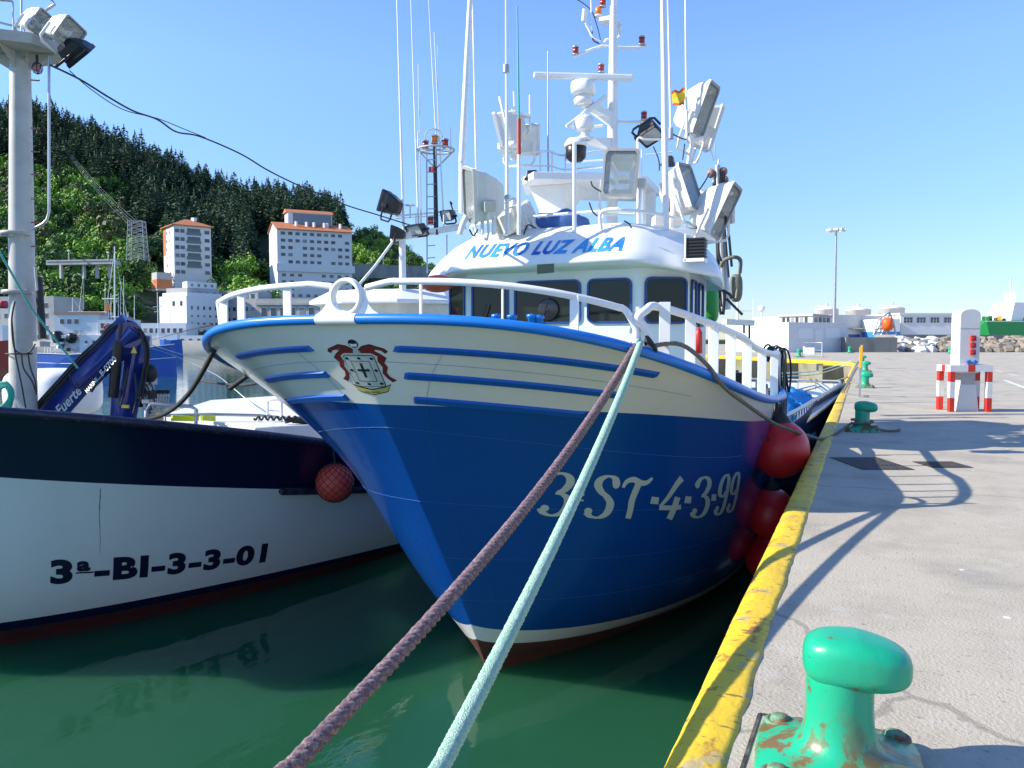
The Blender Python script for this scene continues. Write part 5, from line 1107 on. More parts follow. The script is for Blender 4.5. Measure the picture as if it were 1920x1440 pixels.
# ------------------------------------------------------------------ things on the quay
iron = mat('cast_iron', (.06, .055, .05), .6, .4, dirt=.6, dcol=(.14, .10, .07), scale=10, bump=.4, bscale=60)
for (x0, y0), (x1, y1), lab in (((1583, 858), (1680, 879), 'dark slotted drain grate in the boat\'s shadow on the quay'), ((1728, 866), (1805, 876), 'narrow rusty drain cover set in the sunlit quay')):
    a = atz(x0, y1); b = atz(x1, y1); c = atz((x0+x1)/2, y0); wd = (b-a); dp = (c.y-a.y); d = wd.normalized(); s = Vector((-d.y, d.x, 0)); ctr = atz((x0+x1)/2, (y0+y1)/2, .004); k = abs((c-ctr).dot(s)); R = Matrix((d, s, Vector((0, 0, 1)))).transposed(); L_ = wd.length
    mb = MB(); mb.box(ctr, (L_, 2*k, .006), 0, R)
    for i in range(12): mb.box(ctr+d*L_*(-.46+.92*i/11)+Vector((0, 0, .004)), (L_*.035, 1.8*k, .008), 0, R)
    tag(obj('drain_cover', mb, iron), lab, 'drain cover')
# steel handrail with a yellow post at the ladder
t = thing('ladder_handrail', (-.3, 24.6, 0), 'steel ladder handrail with a yellow topped post on the quay edge', 'handrail')
pst = atz(1612, 745); ypost = mat('yellow_post_paint', (.78, .42, .02), .5, dirt=.3)
hgt = .80; mb = MB(); mb.box((pst.x, pst.y, hgt/2), (.055, .055, hgt)); obj('lower_post', mb, M['steel'], t)
mb = MB(); mb.box((pst.x, pst.y, hgt+.29), (.075, .075, .58)); obj('upper_post', mb, ypost, t, bevel=.01)
p2 = atz(1579, 739); obj('slanted_rail', MB().tube(smooth([p2+Vector((0, 0, .0)), p2.lerp(pst, .35)+Vector((0, 0, .35)), p2.lerp(pst, .78)+Vector((0, 0, .78)), pst+Vector((0, 0, .84))]), .035, 8), M['steel'], t)
obj('foot_bar', MB().bar(p2+Vector((0, 0, .03)), pst+Vector((.2, 0, .03)), .07, .05), M['steel'], t)
t2 = dup(t, (-.3, 31.5, 0), 0, 'second steel ladder handrail, farther along the quay edge')
# railing on the far quay
t = thing('quay_railing', atz(1520, 668), 'thin grey railing round a small tank on the far quay', 'railing'); a = atz(1505, 670); b = atz(1541, 671); mb = MB()
h = 1.25; mb.tube([a, a+Vector((0, 0, h)), b+Vector((0, 0, h)), b], .03, 6).tube([a+Vector((0, 0, h*.5)), b+Vector((0, 0, h*.5))], .02, 5); obj('rail', mb, M['steel'], t)
c = atz(1519, 669); mb = MB(); mb.box(c+Vector((0, 0, .12)), (2.2, .8, .2), 1); mb.box(c+Vector((0, 0, .5)), (.7, .6, .6), 0); mb.cyl(c+Vector((-.5, 0, .3)), c+Vector((-.5, 0, .9)), .14); tag(obj('small_pump', mb, [M['white'], M['grey_pole']]), 'small white pump unit behind the far railing', 'pump')
# service pedestal and its red and white guard
pb = atz(1806, 770); axx = Vector((math.cos(.36), math.sin(.36), 0)); axy = Vector((-axx.y, axx.x, 0)); Rp = Matrix((axx, axy, Vector((0, 0, 1)))).transposed()
wp = mat('pedestal_white', (.62, .62, .60), .45, dirt=.25, dcol=(.5, .48, .44), scale=3)
t = thing('service_pedestal', pb, 'white rounded service post with red sockets on the quay', 'service post')
mb = MB(); H_ = 2.27; wv = .225; dv_ = .20; prof = []
for i in range(9): a = PI*i/8; prof.append((wv*math.cos(a), H_-.14+.14*math.sin(a)))
poly2 = [(-wv, .85)]+[(wv, .85)]+prof
for sy in (0,):
    A_ = [pb+Rp@Vector((x, -dv_, z)) for x, z in poly2]; B_ = [pb+Rp@Vector((x, dv_, z)) for x, z in poly2]; mb.loft(A_, B_)
obj('upper_cabinet', mb, wp, t, bevel=.02)
mb = MB(); mb.loft([pb+Rp@Vector((x, y, 0)) for x, y in ((-.25, -.2), (.24, -.2), (.24, .2), (-.25, .2))], [pb+Rp@Vector((x, y, .60)) for x, y in ((-.17, -.18), (.17, -.18), (.17, .18), (-.17, .18))]); mb.box(pb+Vector((0, 0, .73)), (.32, .34, .27), 1, Rp); obj('plinth', mb, [wp, mat('pedestal_grey', (.38, .38, .38), .5)], t, bevel=.01)
for k in range(3):
    c = pb+Rp@Vector((.06, -dv_-.02, 1.62-.155*k)); mb = MB(); mb.box(c, (.11, .07, .12), 0, Rp); mb.lathe([(.04, 0), (.04, .03), (0, .035)], c+Rp@Vector((0, -.035, -.01)), 12, 1, Rp@Matrix.Rotation(PI/2, 3, 'X')); obj('socket', mb, [M['red'], mat('socket_dark', (.2, .01, .01), .4)], t, bevel=.006)
for s in (-1, 1):
    c = pb+Rp@Vector((.05+s*.065, -dv_-.015, 1.09)); obj('socket_cap', MB().box(c, (.08, .06, .09), 0, Rp@Matrix.Rotation(s*.5, 3, 'Y')), mat('socket_blue', (.02, .13, .45), .4) if s < 0 else bpy.data.materials['socket_blue'], t, bevel=.005)
obj('seam_line', MB().box(pb+Rp@Vector((0, -dv_-.002, 1.84)), (.45, .006, .008), 0, Rp), M['grey_pole'], t)
t = thing('guard_frame', pb, 'red and white striped guard frame round the service post', 'guard frame')
rwr = mat('guard_red', (.62, .025, .012), .5, dirt=.2); rww = mat('guard_white', (.68, .68, .66), .5, dirt=.2)
hw, hd = .40, .26; zt3 = .99
cs = [(-hw, -hd), (hw, -hd), (hw, hd), (-hw, hd)]
for x, y in cs:
    mb = MB()
    for z0, z1, m_ in ((0, .30, 0), (.302, .66, 1), (.662, .88, 0)): mb.box(pb+Rp@Vector((x, y, (z0+z1)/2)), (.115, .115, z1-z0), m_, Rp)
    obj('leg', mb, [rwr, rww], t, bevel=.008)
for i in range(4):
    a = Vector((*cs[i], 0)); b = Vector((*cs[(i+1) % 4], 0)); d = (b-a); c = pb+Rp@((a+b)/2)+Vector((0, 0, .955)); mb = MB(); L_ = d.length
    Rb = Rp if i % 2 == 0 else Rp@Matrix.Rotation(PI/2, 3, 'Z'); e = .116 if i % 2 == 0 else -.12
    mb.box(c, (L_+e, .115, .145), 1, Rb); mb.box(c+Rb@Vector((0, 0, 0)), (.15, .119, .149), 0, Rb); obj('top_bar', mb, [rwr, rww], t)
# ------------------------------------------------------------------ buildings and works beyond the quay
def facing(a, b, h, depth, z0=0.):
    """box standing on the line a-b (front face), going back by depth"""
    a = Vector(a); b = Vector(b); d = (b-a); d.z = 0; L_ = d.length; d.normalize(); n = Vector((d.y, -d.x, 0)); n = n if n.dot(Vector((0, 0, 0))-a) > 0 else -n
    return a, b, d, n, L_
def box_on(mb, a, b, depth, z0, z1, m=0):
    a, b, d, n, L_ = facing(a, b, 0, 0); q = [a, b, b-n*depth, a-n*depth]; mb.loft([Vector((p.x, p.y, z0)) for p in q], [Vector((p.x, p.y, z1)) for p in q], m); return mb
wallw = mat('render_white', (.72, .72, .70), .7, dirt=.3, dcol=(.55, .53, .5), scale=.4); wallg = mat('render_grey', (.42, .42, .40), .8, dirt=.4, scale=.3)
wing = mat('far_window_dark', (.03, .04, .05), .15, spec=.8); wfr = mat('far_window_frame', (.6, .6, .6), .5)
wrnd = random.Random(21); win_b = mat('far_shutter_grey', (.22, .23, .24), .6); win_c = mat('far_blind_brown', (.10, .08, .07), .6)
def far_windows(parent, a, b, xs, z0, z1, wd, bars=True, m=None, fr=None, name='window'):
    a, b, d, n, L_ = facing(a, b, 0, 0); pool = {}
    vari = [m or wing]*5+([win_b, win_c] if not bars else [])
    for x in xs:
        c = a+d*x; q_ = vari[wrnd.randrange(len(vari))]; first = pool.get(q_.name)
        if first is None:
            mb = MB(); R = Matrix((d, Vector((0, 0, 1)), n)).transposed(); h = z1-z0
            mb.box((0, 0, .02), (wd, h, .05), 1, R); mb.box(R@Vector((0, 0, .03)), (wd*.86, h*.86, .06), 0, R)
            if bars: 
                for k in (-1, 1): mb.box(R@Vector((k*wd*.15, 0, .04)), (wd*.05, h*.86, .07), 1, R)
                mb.box(R@Vector((0, 0, .04)), (wd*.86, h*.06, .07), 1, R)
            first = obj(name, mb, [q_, fr or wfr], parent, local=True); o = first; pool[q_.name] = first
        else: o = first.copy(); C.objects.link(o)
        o.location = Vector((c.x, c.y, (z0+z1)/2))+n*.02-base(parent)
def house(name, loc, label, cat='building', group=None): return thing(name, loc, label, cat, group)
ca, cb = atz(1478, 661), atz(1587, 660); ca.z = cb.z = 0
t = house('site_cabin', ca, 'long grey and white metal cabin behind the basin', 'cabin')
cabm = mat('cabin_panel', (.62, .63, .64), .5, dirt=.15); mb = MB(); box_on(mb, ca, cb, 11, 0, 3.25); box_on(mb, ca+Vector((-.02, -.03, 0)), cb+Vector((.03, -.02, 0)), 11.1, 3.25, 3.42, 0); obj('body', mb, cabm, t, bevel=.02)
A_, B_, d, n, L_ = facing(ca, cb, 0, 0)
for x0, x1, z0, z1, nm in ((1.4, 3.6, 1.5, 2.75, 'shutter'), (5.4, 7.7, 1.6, 2.8, 'shutter'), (3.9, 5.1, .1, 2.55, 'door')):
    pa = A_+d*x0; pb3 = A_+d*x1; mb = MB()
    for q0, q1, y0, y1 in ((x0, x1, z1-.07, z1), (x0, x1, z0, z0+.07), (x0, x0+.07, z0, z1), (x1-.07, x1, z0, z1)): box_on(mb, A_+d*q0+n*.05, A_+d*q1+n*.05, .06, y0, y1)
    box_on(mb, A_+d*(x0+.07)+n*.02, A_+d*(x1-.07)+n*.02, .04, z0+.07, z1-.07); obj(nm, mb, mat('cabin_trim', (.68, .69, .70), .5) if nm == 'shutter' and x0 < 2 else bpy.data.materials['cabin_trim'], t)
# building with a band of windows
D2 = 128; pa = at(1460, 608, D2); pm = at(1523, 606, D2-6); pz = at(1561, 606, D2+3)
t = house('harbour_office', (pm.x, pm.y, 0), 'low white building with a band of windows under a flat roof behind the cabin'); zt4 = at(1523, 589, D2-6).z
for p in (pa, pm, pz): p.z = 0
bk = pm+(pa-pm)+(pz-pm); mb = MB(); q = [pa, pm, pz, bk]; mb.loft([Vector((p.x, p.y, 0)) for p in q], [Vector((p.x, p.y, zt4-.25)) for p in q], 0); cq = sum(q, Vector())/4; q2 = [cq.lerp(p, 1.06) for p in q]; mb.loft([Vector((p.x, p.y, zt4-.25)) for p in q2], [Vector((p.x, p.y, zt4+.05)) for p in q2], 1); obj('body', mb, [wallw, wallg], t)
for s, e in ((pa, pm), (pm, pz)):
    L_ = (e-s).length; k = 6 if s is pa else 4; far_windows(t, s, e, [L_*(.16+.8*i/k) for i in range(k)], 3.75, 4.85, L_/k*.62, False)
# warehouse, white block, tanks
pa = at(1558, 634, 152); pb4 = at(1652, 634, 158); pa.z = pb4.z = 0; t = house('warehouse', pa, 'plain grey warehouse with a blue door behind the sea wall'); zt5 = at(1600, 591, 155).z
mb = MB(); box_on(mb, pa, pb4, 20, 0, zt5); obj('body', mb, mat('warehouse_panel', (.55, .54, .51), .7, dirt=.3, scale=.2), t); mb = MB(); A_, B_, d, n, L_ = facing(pa, pb4, 0, 0); box_on(mb, A_+d*(L_*.34)+n*.1, A_+d*(L_*.56)+n*.1, .15, 0, 2.3); obj('door', mb, mat('door_blue', (.04, .09, .26), .5), t); mb = MB(); box_on(mb, A_+d*(L_*.34)+n*1.0, A_+d*(L_*.6)+n*1.0, 1.1, 3.3, 3.5); obj('canopy', mb, wallg, t)
pa = at(1688, 634, 150); pb4 = at(1786, 634, 150); pa.z = pb4.z = 0; t = house('harbour_building', pa, 'white two storey building with two rows of barred windows'); zt6 = at(1730, 590, 150).z; mb = MB(); box_on(mb, pa, pb4, 14, 0, zt6); A_, B_, d, n, L_ = facing(pa, pb4, 0, 0); box_on(mb, A_-d*.3+n*.2, B_+d*.3+n*.2, 14.5, zt6, zt6+.3, 0); obj('body', mb, wallw, t)
xs = [L_*f for f in (.14, .39, .65, .91)]; far_windows(t, pa, pb4, xs, zt6-1.5, zt6-.45, 1.75); far_windows(t, pa, pb4, xs, .55, 1.55, 1.75)
mb = MB(); box_on(mb, A_+n*.05, B_+n*.05, .08, 0, .3); obj('base_band', mb, mat('band_blue', (.05, .14, .42), .6), t)
pa = at(1649, 634, 148); pb4 = at(1687, 634, 148); pa.z = pb4.z = 0; t = house('harbour_shed', pa, 'small shed with a white top and blue sides beside the two storey building'); z7 = at(1668, 598, 148).z; mb = MB(); box_on(mb, pa, pb4, 10, 0, z7*.55, 0); box_on(mb, pa, pb4, 10, z7*.55, z7, 1); obj('body', mb, [mat('shed_blue', (.03, .2, .5), .6), wallw], t)
tankm = mat('tank_white', (.78, .78, .76), .5, dirt=.15)
for x0, x1, y0, lab in ((1527, 1570, 576, 'white storage tank just behind the lamp mast'), (1586, 1630, 577, 'white storage tank, middle one of three'), (1648, 1693, 574, 'white storage tank above the orange lifeboat')):
    Dt = 255; c = at((x0+x1)/2, 634, Dt); r = (x1-x0)/2/F*Dt; z = at(1600, y0+5, Dt).z; c.z = 0; t = house('storage_tank', c, lab, 'tank', 'white tanks behind the harbour'); obj('shell', MB().lathe([(r, 0), (r, z), (r*1.02, z+.02), (r*1.02, z+.2), (r*.3, z+.9), (0, z+1.0)], c, 40), tankm, t); obj('roof_vent', MB().lathe([(.5, z+.8), (.5, z+2), (0, z+2.2)], c, 12), tankm, t)
    mb = MB(); mb.tube([c+Vector((r*1.01*math.cos(i*PI/20), r*1.01*math.sin(i*PI/20), z+1.0)) for i in range(40)], .06, 5, closed=True); obj('roof_rail', mb, tankm, t)
# sea wall, rocks
t = house('sea_wall', atz(1700, 660), 'long grey concrete sea wall behind the quay', 'wall')
wallc = mat('seawall_concrete', (.20, .21, .20), .9, dirt=.8, dcol=(.10, .11, .10), scale=.7, bump=.5, bscale=4, stretch=(1, 1, .4))
a = atz(1586, 660.5); b = atz(1682, 660.5); mb = MB(); box_on(mb, a, b, 3, 0, at(1630, 632.5, 105).z); obj('low_section', mb, wallc, t); a = atz(1680, 656); b = atz(2300, 652); mb = MB(); box_on(mb, a, b, 4, 0, at(1750, 627.5, 118).z); obj('high_section', mb, mat('seawall_pale', (.24, .24, .23), .9, dirt=.6, dcol=(.13, .13, .12), scale=.5), t)
rkm = mat('rock_brown', (.26, .22, .17), .9, dirt=.7, dcol=(.12, .11, .09), scale=1.2, bump=.8, bscale=5); rkw = mat('rock_whitewashed', (.6, .6, .58), .9, dirt=.7, dcol=(.3, .28, .25), scale=2, bump=.8, bscale=6)
mb = MB(); r9 = random.Random(11)
for i in range(420):
    px_ = r9.uniform(1684, 2250); k = r9.random(); p = atz(px_, 660.5-k*3.2); s = r9.uniform(.35, .9); p.z = .1+k*1.4
    R = Matrix.Rotation(r9.uniform(0, 6), 3, 'Z')@Matrix.Rotation(r9.uniform(-.6, .6), 3, 'X'); mb.ell(p, (s, s*.8, s*.6), R, e1=.6, e2=.6, n=7, h=4, m=1 if px_ < 1760 and r9.random() < .7 else 0)
mb.s = [False]*len(mb.s); struct('rock_armour', mb, [rkm, rkw], kind='stuff')
# orange lifeboat in its cradle, green ship, lamp mast
c = at(1664, 608, 126); t = house('rescue_lifeboat', c, 'orange lifeboat capsule hung on grey davits by the sea wall', 'lifeboat'); mb = MB(); mb.ell(c, (.85, 1.5, 1.05), e1=.7, e2=.7, n=20, h=12); obj('hull', mb, M['orange'], t); mb = MB(); mb.box(c+Vector((-.2, -.6, .75)), (.8, .8, .7)); obj('cabin', mb, mat('lifeboat_pale', (.6, .25, .2), .5), t, bevel=.1)
mb = MB()
for pts in ([(1638, 628), (1646, 600), (1664, 588), (1668, 584)], [(1652, 628), (1662, 606), (1668, 588)], [(1640, 628), (1652, 606), (1664, 628)], [(1680, 628), (1674, 600), (1667, 585)]): mb.tube([at(x, y, 125.5) for x, y in pts], .13, 6)
for x0, x1, y in ((1638, 1664, 618), (1640, 1668, 624)): mb.tube([at(x0, y, 125.5), at(x1, y-3, 125.5)], .1, 5)
tag(obj('davit', mb, M['steel']), 'grey steel davit frame carrying the orange lifeboat', 'davit')
c = at(1900, 618, 160); t = house('cargo_ship', c, 'green hulled ship with a white bridge at the right edge', 'ship'); mb = MB(); hg = at(1900, 601, 160).z
A_ = at(1840, 630, 160); B_ = at(2080, 630, 168); dd = (B_-A_); dd.z = 0; dd.normalize(); nn_ = Vector((-dd.y, dd.x, 0)); L_ = (B_-A_).length
for z0, z1, m_ in ((.6, 1.9, 1), (1.9, hg, 0)): mb.loft([A_+dd*x+nn_*y+Vector((0, 0, z0-A_.z)) for x, y in ((2, 0), (L_, 0), (L_, 7), (2, 7), (.6 if z0 < 1 else .2, 3.5))], [A_+dd*x+nn_*y+Vector((0, 0, z1-A_.z)) for x, y in ((1.0, 0), (L_, 0), (L_, 7), (1.0, 7), (0., 3.5))], m_)
obj('hull', mb, [mat('ship_green', (.01, .28, .06), .5, dirt=.3), mat('ship_dark_bottom', (.10, .09, .06), .8)], t); mb = MB(); mb.bar(A_+dd*1.0-nn_*.05+Vector((0, 0, hg-A_.z-.15)), A_+dd*L_-nn_*.05+Vector((0, 0, hg-A_.z-.15)), .1, .18); obj('white_line', mb, wallw, t)
r10 = random.Random(6); gg = mat('gear_green', (.02, .2, .05), .5)
for i in range(24): p = A_+dd*(2+r10.random()*9)+nn_*r10.uniform(.5, 4)+Vector((0, 0, hg-A_.z)); s = r10.uniform(.25, .7); obj('deck_gear', MB().box(p+Vector((0, 0, s*.7)), (s, s, s*1.6)), r10.choice([M['red'], ypost, gg]), t)
mb = MB(); mb.loft(*[[A_+dd*x+nn_*y+Vector((0, 0, z-A_.z)) for x, y in ((7.5+k, .6), (13, .6), (13, 6), (7.5+k, 6))] for z, k in ((hg, 0), (hg+3.6, .8))]); mb.box(A_+dd*9.6+nn_*3+Vector((0, 0, hg+4.6-A_.z)), (1.6, 2, 2)); mb.cyl(A_+dd*9.6+nn_*3+Vector((0, 0, hg+4-A_.z)), A_+dd*9.6+nn_*3+Vector((0, 0, hg+8.5-A_.z)), .12); obj('bridge', mb, M['white'], t)
lb = atz(1563, 659.5); lb.z = 0; t = thing('lamp_mast', lb, 'tall grey lamp mast with a ring of floodlights on the quay', 'lamp mast'); dL = (lb-EYEP).dot(_F); hz_ = at(1563, 431, dL).z
obj('pole', MB().cyl(lb, lb+Vector((0, 0, hz_)), .22, .13, 12), M['steel'], t); mb = MB(); mb.tube([lb+Vector((.75*math.cos(i*PI/10), .75*math.sin(i*PI/10), hz_-.1)) for i in range(20)], .05, 6, closed=True)
for i in range(4): mb.cyl(lb+Vector((.75*math.cos(i*PI/4), .75*math.sin(i*PI/4), hz_-.1)), lb-Vector((.75*math.cos(i*PI/4), .75*math.sin(i*PI/4), -hz_+.1)), .05, n=6)
obj('lamp_ring', mb, M['steel'], t)
for i in range(8): a = i*PI/4; p = lb+Vector((.9*math.cos(a), .9*math.sin(a), hz_-.15)); obj('lamp_head', MB().box(p, (.42, .5, .28), 0, Matrix.Rotation(a, 3, 'Z')), M['lamp_house'], t, bevel=.04)
sp = at(1428, 603, 140); tag(obj('globe_lamp', MB().cyl((sp.x, sp.y, 0), (sp.x, sp.y, at(1428, 583, 140).z), .16, .12, 8).ell(at(1428, 579, 140), (.6, .6, .55), n=14, h=8), M['white']), 'white globe topped post above the pale cabin', 'lamp post')
sp = at(1412, 603, 135); mb = MB(); mb.cyl((sp.x, sp.y, 0), (sp.x, sp.y, at(1412, 560, 135).z), .06, n=6); mb.bar(at(1385, 583, 135), at(1414, 583, 135), .12, .12); mb.cyl(at(1383, 600, 135), at(1383, 565, 135), .3, .1, 6); tag(obj('signal_mast', mb, M['white']), 'thin white signal mast with one arm left of the globe lamp', 'mast')
# ------------------------------------------------------------------ the far shore: hill, wood, town
RX = (-700, 0, 60, 130, 200, 260, 320, 380, 430, 470, 520, 570, 620, 650, 690, 720, 760, 800, 830, 860, 900, 940, 1400)
RY = (200, 190, 193, 212, 240, 255, 290, 320, 335, 350, 345, 352, 370, 395, 412, 430, 452, 478, 505, 540, 590, 630, 636)
def pos(px, d):     # ground point at picture bearing px and distance d from the camera
    return _R*((px-960)/F*d)+_fh*d
def ridge(px): return max(.5, 1.62+(634-float(np.interp(px, RX, RY)))/F*520-(14 if px < 700 else 5))
def ground(px, d):
    zr = ridge(px); t = (d-236)/284
    if t <= 0: return .9
    b = 3.0*math.sin(px*.05+d*.03)*min(1, t*3)*(1-min(1, t)) + 1.5*math.sin(px*.021-d*.05)*min(1, t*3)
    if t < 1: return .9+(zr-.9)*(t**1.3*(1.2-.2*t)) + b*min(1, zr/30)
    return zr*(1-.55*min(1, (t-1)/1.2))+b*min(1, zr/30)
mb = MB(); rows = []; PXS = list(range(-700, 1401, 25)); DS = [222.9, 223, 236]+[236+8*i for i in range(1, 37)]+[540, 580, 640, 720, 860]
for d in DS: rows.append([Vector((*pos(px, d)[:2], ground(px, d) if d > 222.95 else -5)) for px in PXS])
mb.grid(rows)
hm = mat('hillside_earth', (.026, .048, .014), .95, dirt=.9, dcol=(.016, .030, .010), scale=.05)
layer(hm, (.09, .16, .03), .018, .60, .70, amount=.7)
struct('hillside', mb, hm)
mb = MB(); mb.grid([[Vector((*pos(px, 222.6)[:2], z)) for px in range(-300, 800, 50)] for z in (-4, .96)]+[[Vector((*pos(px, 237)[:2], .97)) for px in range(-300, 800, 50)]]); struct('far_quay', mb, mat('far_quay_stone', (.36, .35, .31), .9, dirt=.6, dcol=(.2, .2, .17), scale=.3))
# trees
pinem = mat('pine_needles', (.045, .090, .052), .8, dirt=.9, dcol=(.075, .13, .06), scale=.35, thr=(.4, .62)); bark = mat('bark', (.06, .045, .03), .9)
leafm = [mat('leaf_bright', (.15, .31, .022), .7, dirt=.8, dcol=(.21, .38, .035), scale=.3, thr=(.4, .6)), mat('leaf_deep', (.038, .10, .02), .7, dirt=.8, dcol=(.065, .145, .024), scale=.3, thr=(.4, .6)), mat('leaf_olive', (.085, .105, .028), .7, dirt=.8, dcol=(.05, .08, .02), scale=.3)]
def pine_arr(seed, h=13., n=300):
    r = random.Random(seed); v = []; f = []; lean = r.uniform(-.4, .4); lob = [(r.uniform(0, 6.28), r.uniform(.12, .9), r.uniform(.7, 1.35)) for _ in range(14)]
    for i in range(n):
        k = r.random()**1.25; a = r.uniform(0, 2*PI); env = (1-k)**.72*h*.25+.12
        env *= .80+.35*max([math.cos(a-l[0])*max(0, 1-abs(k-l[1])*6)*l[2] for l in lob]+[0])
        q = env*r.uniform(.45, 1.05); z = h*(.12+.86*k)-q*r.uniform(.05, .35); p = Vector((math.cos(a)*q+lean*k, math.sin(a)*q, z)); s = (.42+.55*(1-k))*r.uniform(.7, 1.25)
        o_ = Vector((math.cos(a), math.sin(a), r.uniform(-.5, .25))).normalized(); t_ = Vector((-math.sin(a), math.cos(a), r.uniform(-.4, .4))).normalized(); u_ = o_.cross(t_)*r.uniform(-.5, .5); b = len(v)
        v += [tuple(p-o_*s*.6), tuple(p+t_*s*.55+u_*s), tuple(p+o_*s*1.0), tuple(p-t_*s*.55-u_*s*.6)]; f.append((b, b+1, b+2, b+3))
    for k in range(5): b = len(v); z = h*(.86+.04*k); v += [(-.22+lean, 0, z), (.22+lean, .1, z), (lean, 0, z+h*.06)]; f.append((b, b+1, b+2))
    return np.array(v), f
def leaf_arr(seed, h=8., n=330):
    r = random.Random(seed); v = []; f = []; cl = [(r.gauss(0, h*.19), r.gauss(0, h*.19), h*r.uniform(.32, .85), h*r.uniform(.16, .27)) for _ in range(9)]
    for i in range(n):
        cx, cy, cz, cr = r.choice(cl); d = Vector((r.gauss(0, 1), r.gauss(0, 1), r.gauss(0, 1))).normalized(); p = Vector((cx, cy, cz))+d*cr*r.uniform(.75, 1.05); n_ = (d+Vector((r.uniform(-.6, .6), r.uniform(-.6, .6), r.uniform(-.3, .6)))).normalized(); x = n_.orthogonal().normalized(); y = n_.cross(x); s = h*r.uniform(.035, .075); a = r.uniform(0, 6); x, y = x*math.cos(a)+y*math.sin(a), y*math.cos(a)-x*math.sin(a); b = len(v); v += [tuple(p+x*s), tuple(p+y*s*.8), tuple(p-x*s), tuple(p-y*s*.7)]; f.append((b, b+1, b+2, b+3))
    return np.array(v), f
def tree_mesh(name, arr, m, h, r0):
    mb = MB(); mb.add([tuple(p) for p in arr[0]], arr[1], 0); mb.cyl((0, 0, -1.5), (0, 0, h*.8), r0, r0*.3, 6, 1)
    o = obj(name, mb, [m, bark], None, recalc=False); me = o.data; bpy.data.objects.remove(o); return me
PA_ = [pine_arr(s) for s in range(5)]; PM = [tree_mesh('pine_tree', a, pinem, 13, .22) for a in PA_]
LA_ = [leaf_arr(s+20) for s in range(4)]; LM = [[tree_mesh('leafy_tree', a, m, 8, .18) for a in LA_] for m in leafm]
rt_ = random.Random(12); keep_out = []
BLK = [(278, 400, 236, 325), (470, 665, 280, 330), (235, 285, 270, 300), (-20, 112, 223, 262), (396, 600, 223, 268)]    # where the houses stand
def free(px, d, m=0): return not any(a-m < px < b+m and e-m*.3 < d < g+m*.3 for a, b, e, g in BLK)
def place(me, px, d, s, name, label, cat, group):
    p = pos(px, d); o = bpy.data.objects.new(name, me); C.objects.link(o); o.location = (p.x, p.y, ground(px, d)-.3); o.scale = (s*rt_.uniform(.85, 1.2), s*rt_.uniform(.85, 1.2), s*rt_.uniform(.9, 1.15)); o.rotation_euler = (0, 0, rt_.uniform(0, 6.28)); return tag(o, label, cat, group)
bulk = {'p': ([], [], 0), 'l': ([], [], 0)}
class Bulk:
    def __init__(s): s.v = []; s.f = []; s.m = []; s.n = 0
    def add(s, arr, p, sc, m):
        a = rt_.uniform(0, 6.28); R = np.array([[math.cos(a), -math.sin(a), 0], [math.sin(a), math.cos(a), 0], [0, 0, 1]]); v = (arr[0]*np.array([sc*rt_.uniform(.85, 1.2), sc*rt_.uniform(.85, 1.2), sc*rt_.uniform(.88, 1.15)]))@R.T+np.array(p); s.v.append(v); s.f += [[i+s.n for i in f] for f in arr[1]]; s.m += [m]*len(arr[1]); s.n += len(v)
    def build(s, name, mats, label=None):
        me = bpy.data.meshes.new(name); me.from_pydata(np.concatenate(s.v).tolist(), [], s.f); [me.materials.append(m) for m in mats]; me.polygons.foreach_set('material_index', s.m); me.update(); o = bpy.data.objects.new(name, me); C.objects.link(o); return tag(o, kind='stuff')
bp = Bulk(); bl = Bulk(); npn = 0; nlf = 0
# pines: the upper slope and the ridge
for i in range(2700):
    px = rt_.uniform(-320, 650); d = math.sqrt(rt_.uniform(330**2, 545**2)); zf = (d-236)/284
    if px > 480 and d < 420: continue
    if zf < (.64 if px < 230 else .64-.30*min(1, (px-230)/90))+.06*math.sin(px*.09): continue
    if not free(px, d): continue
    p = pos(px, d); z = ground(px, d)-.4; s = rt_.uniform(.75, 1.65)*(.85 if d > 500 else 1); front = d > 497 or rt_.random() < .10
    if front and npn < 175 and px > 0: place(rt_.choice(PM), px, d, s, 'pine_tree', 'dark pine tree in the wood on the far hillside', 'pine tree', 'pines on the far hillside'); npn += 1
    else: bp.add(rt_.choice(PA_), (p.x, p.y, z), s, 0)
bp.build('pine_wood', [pinem])
# broad-leaved trees: the lower slope
for i in range(3800):
    px = rt_.uniform(-320, 860); d = math.sqrt(rt_.uniform(255**2, 500**2)); zf = (d-236)/284
    lim = .70 if px < 240 else (.40 if px < 520 else .55)
    if px > 640: lim = 1.1
    if zf > lim or not free(px, d, 2): continue
    if px > 640 and rt_.random() < .6: continue
    p = pos(px, d); z = ground(px, d)-.3; s = rt_.uniform(.55, 1.25)*(.7 if px > 690 else 1)
    sun_ = (px < 280 and zf > .25+.08*math.sin(px*.07)) or (430 < px < 545 and zf < .36) or px > 640; k = (0 if rt_.random() < .62 else 2 if rt_.random() < .25 else 1) if sun_ else (1 if rt_.random() < .75 else 0)  # sunlight put into leaf colour: brighter leaves in sunny stretches, deeper ones elsewhere
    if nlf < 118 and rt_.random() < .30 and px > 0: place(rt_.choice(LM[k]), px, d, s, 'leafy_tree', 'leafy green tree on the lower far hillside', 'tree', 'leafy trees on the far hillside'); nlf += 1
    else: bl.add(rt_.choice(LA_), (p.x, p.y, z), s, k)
bl.build('leafy_wood', leafm)
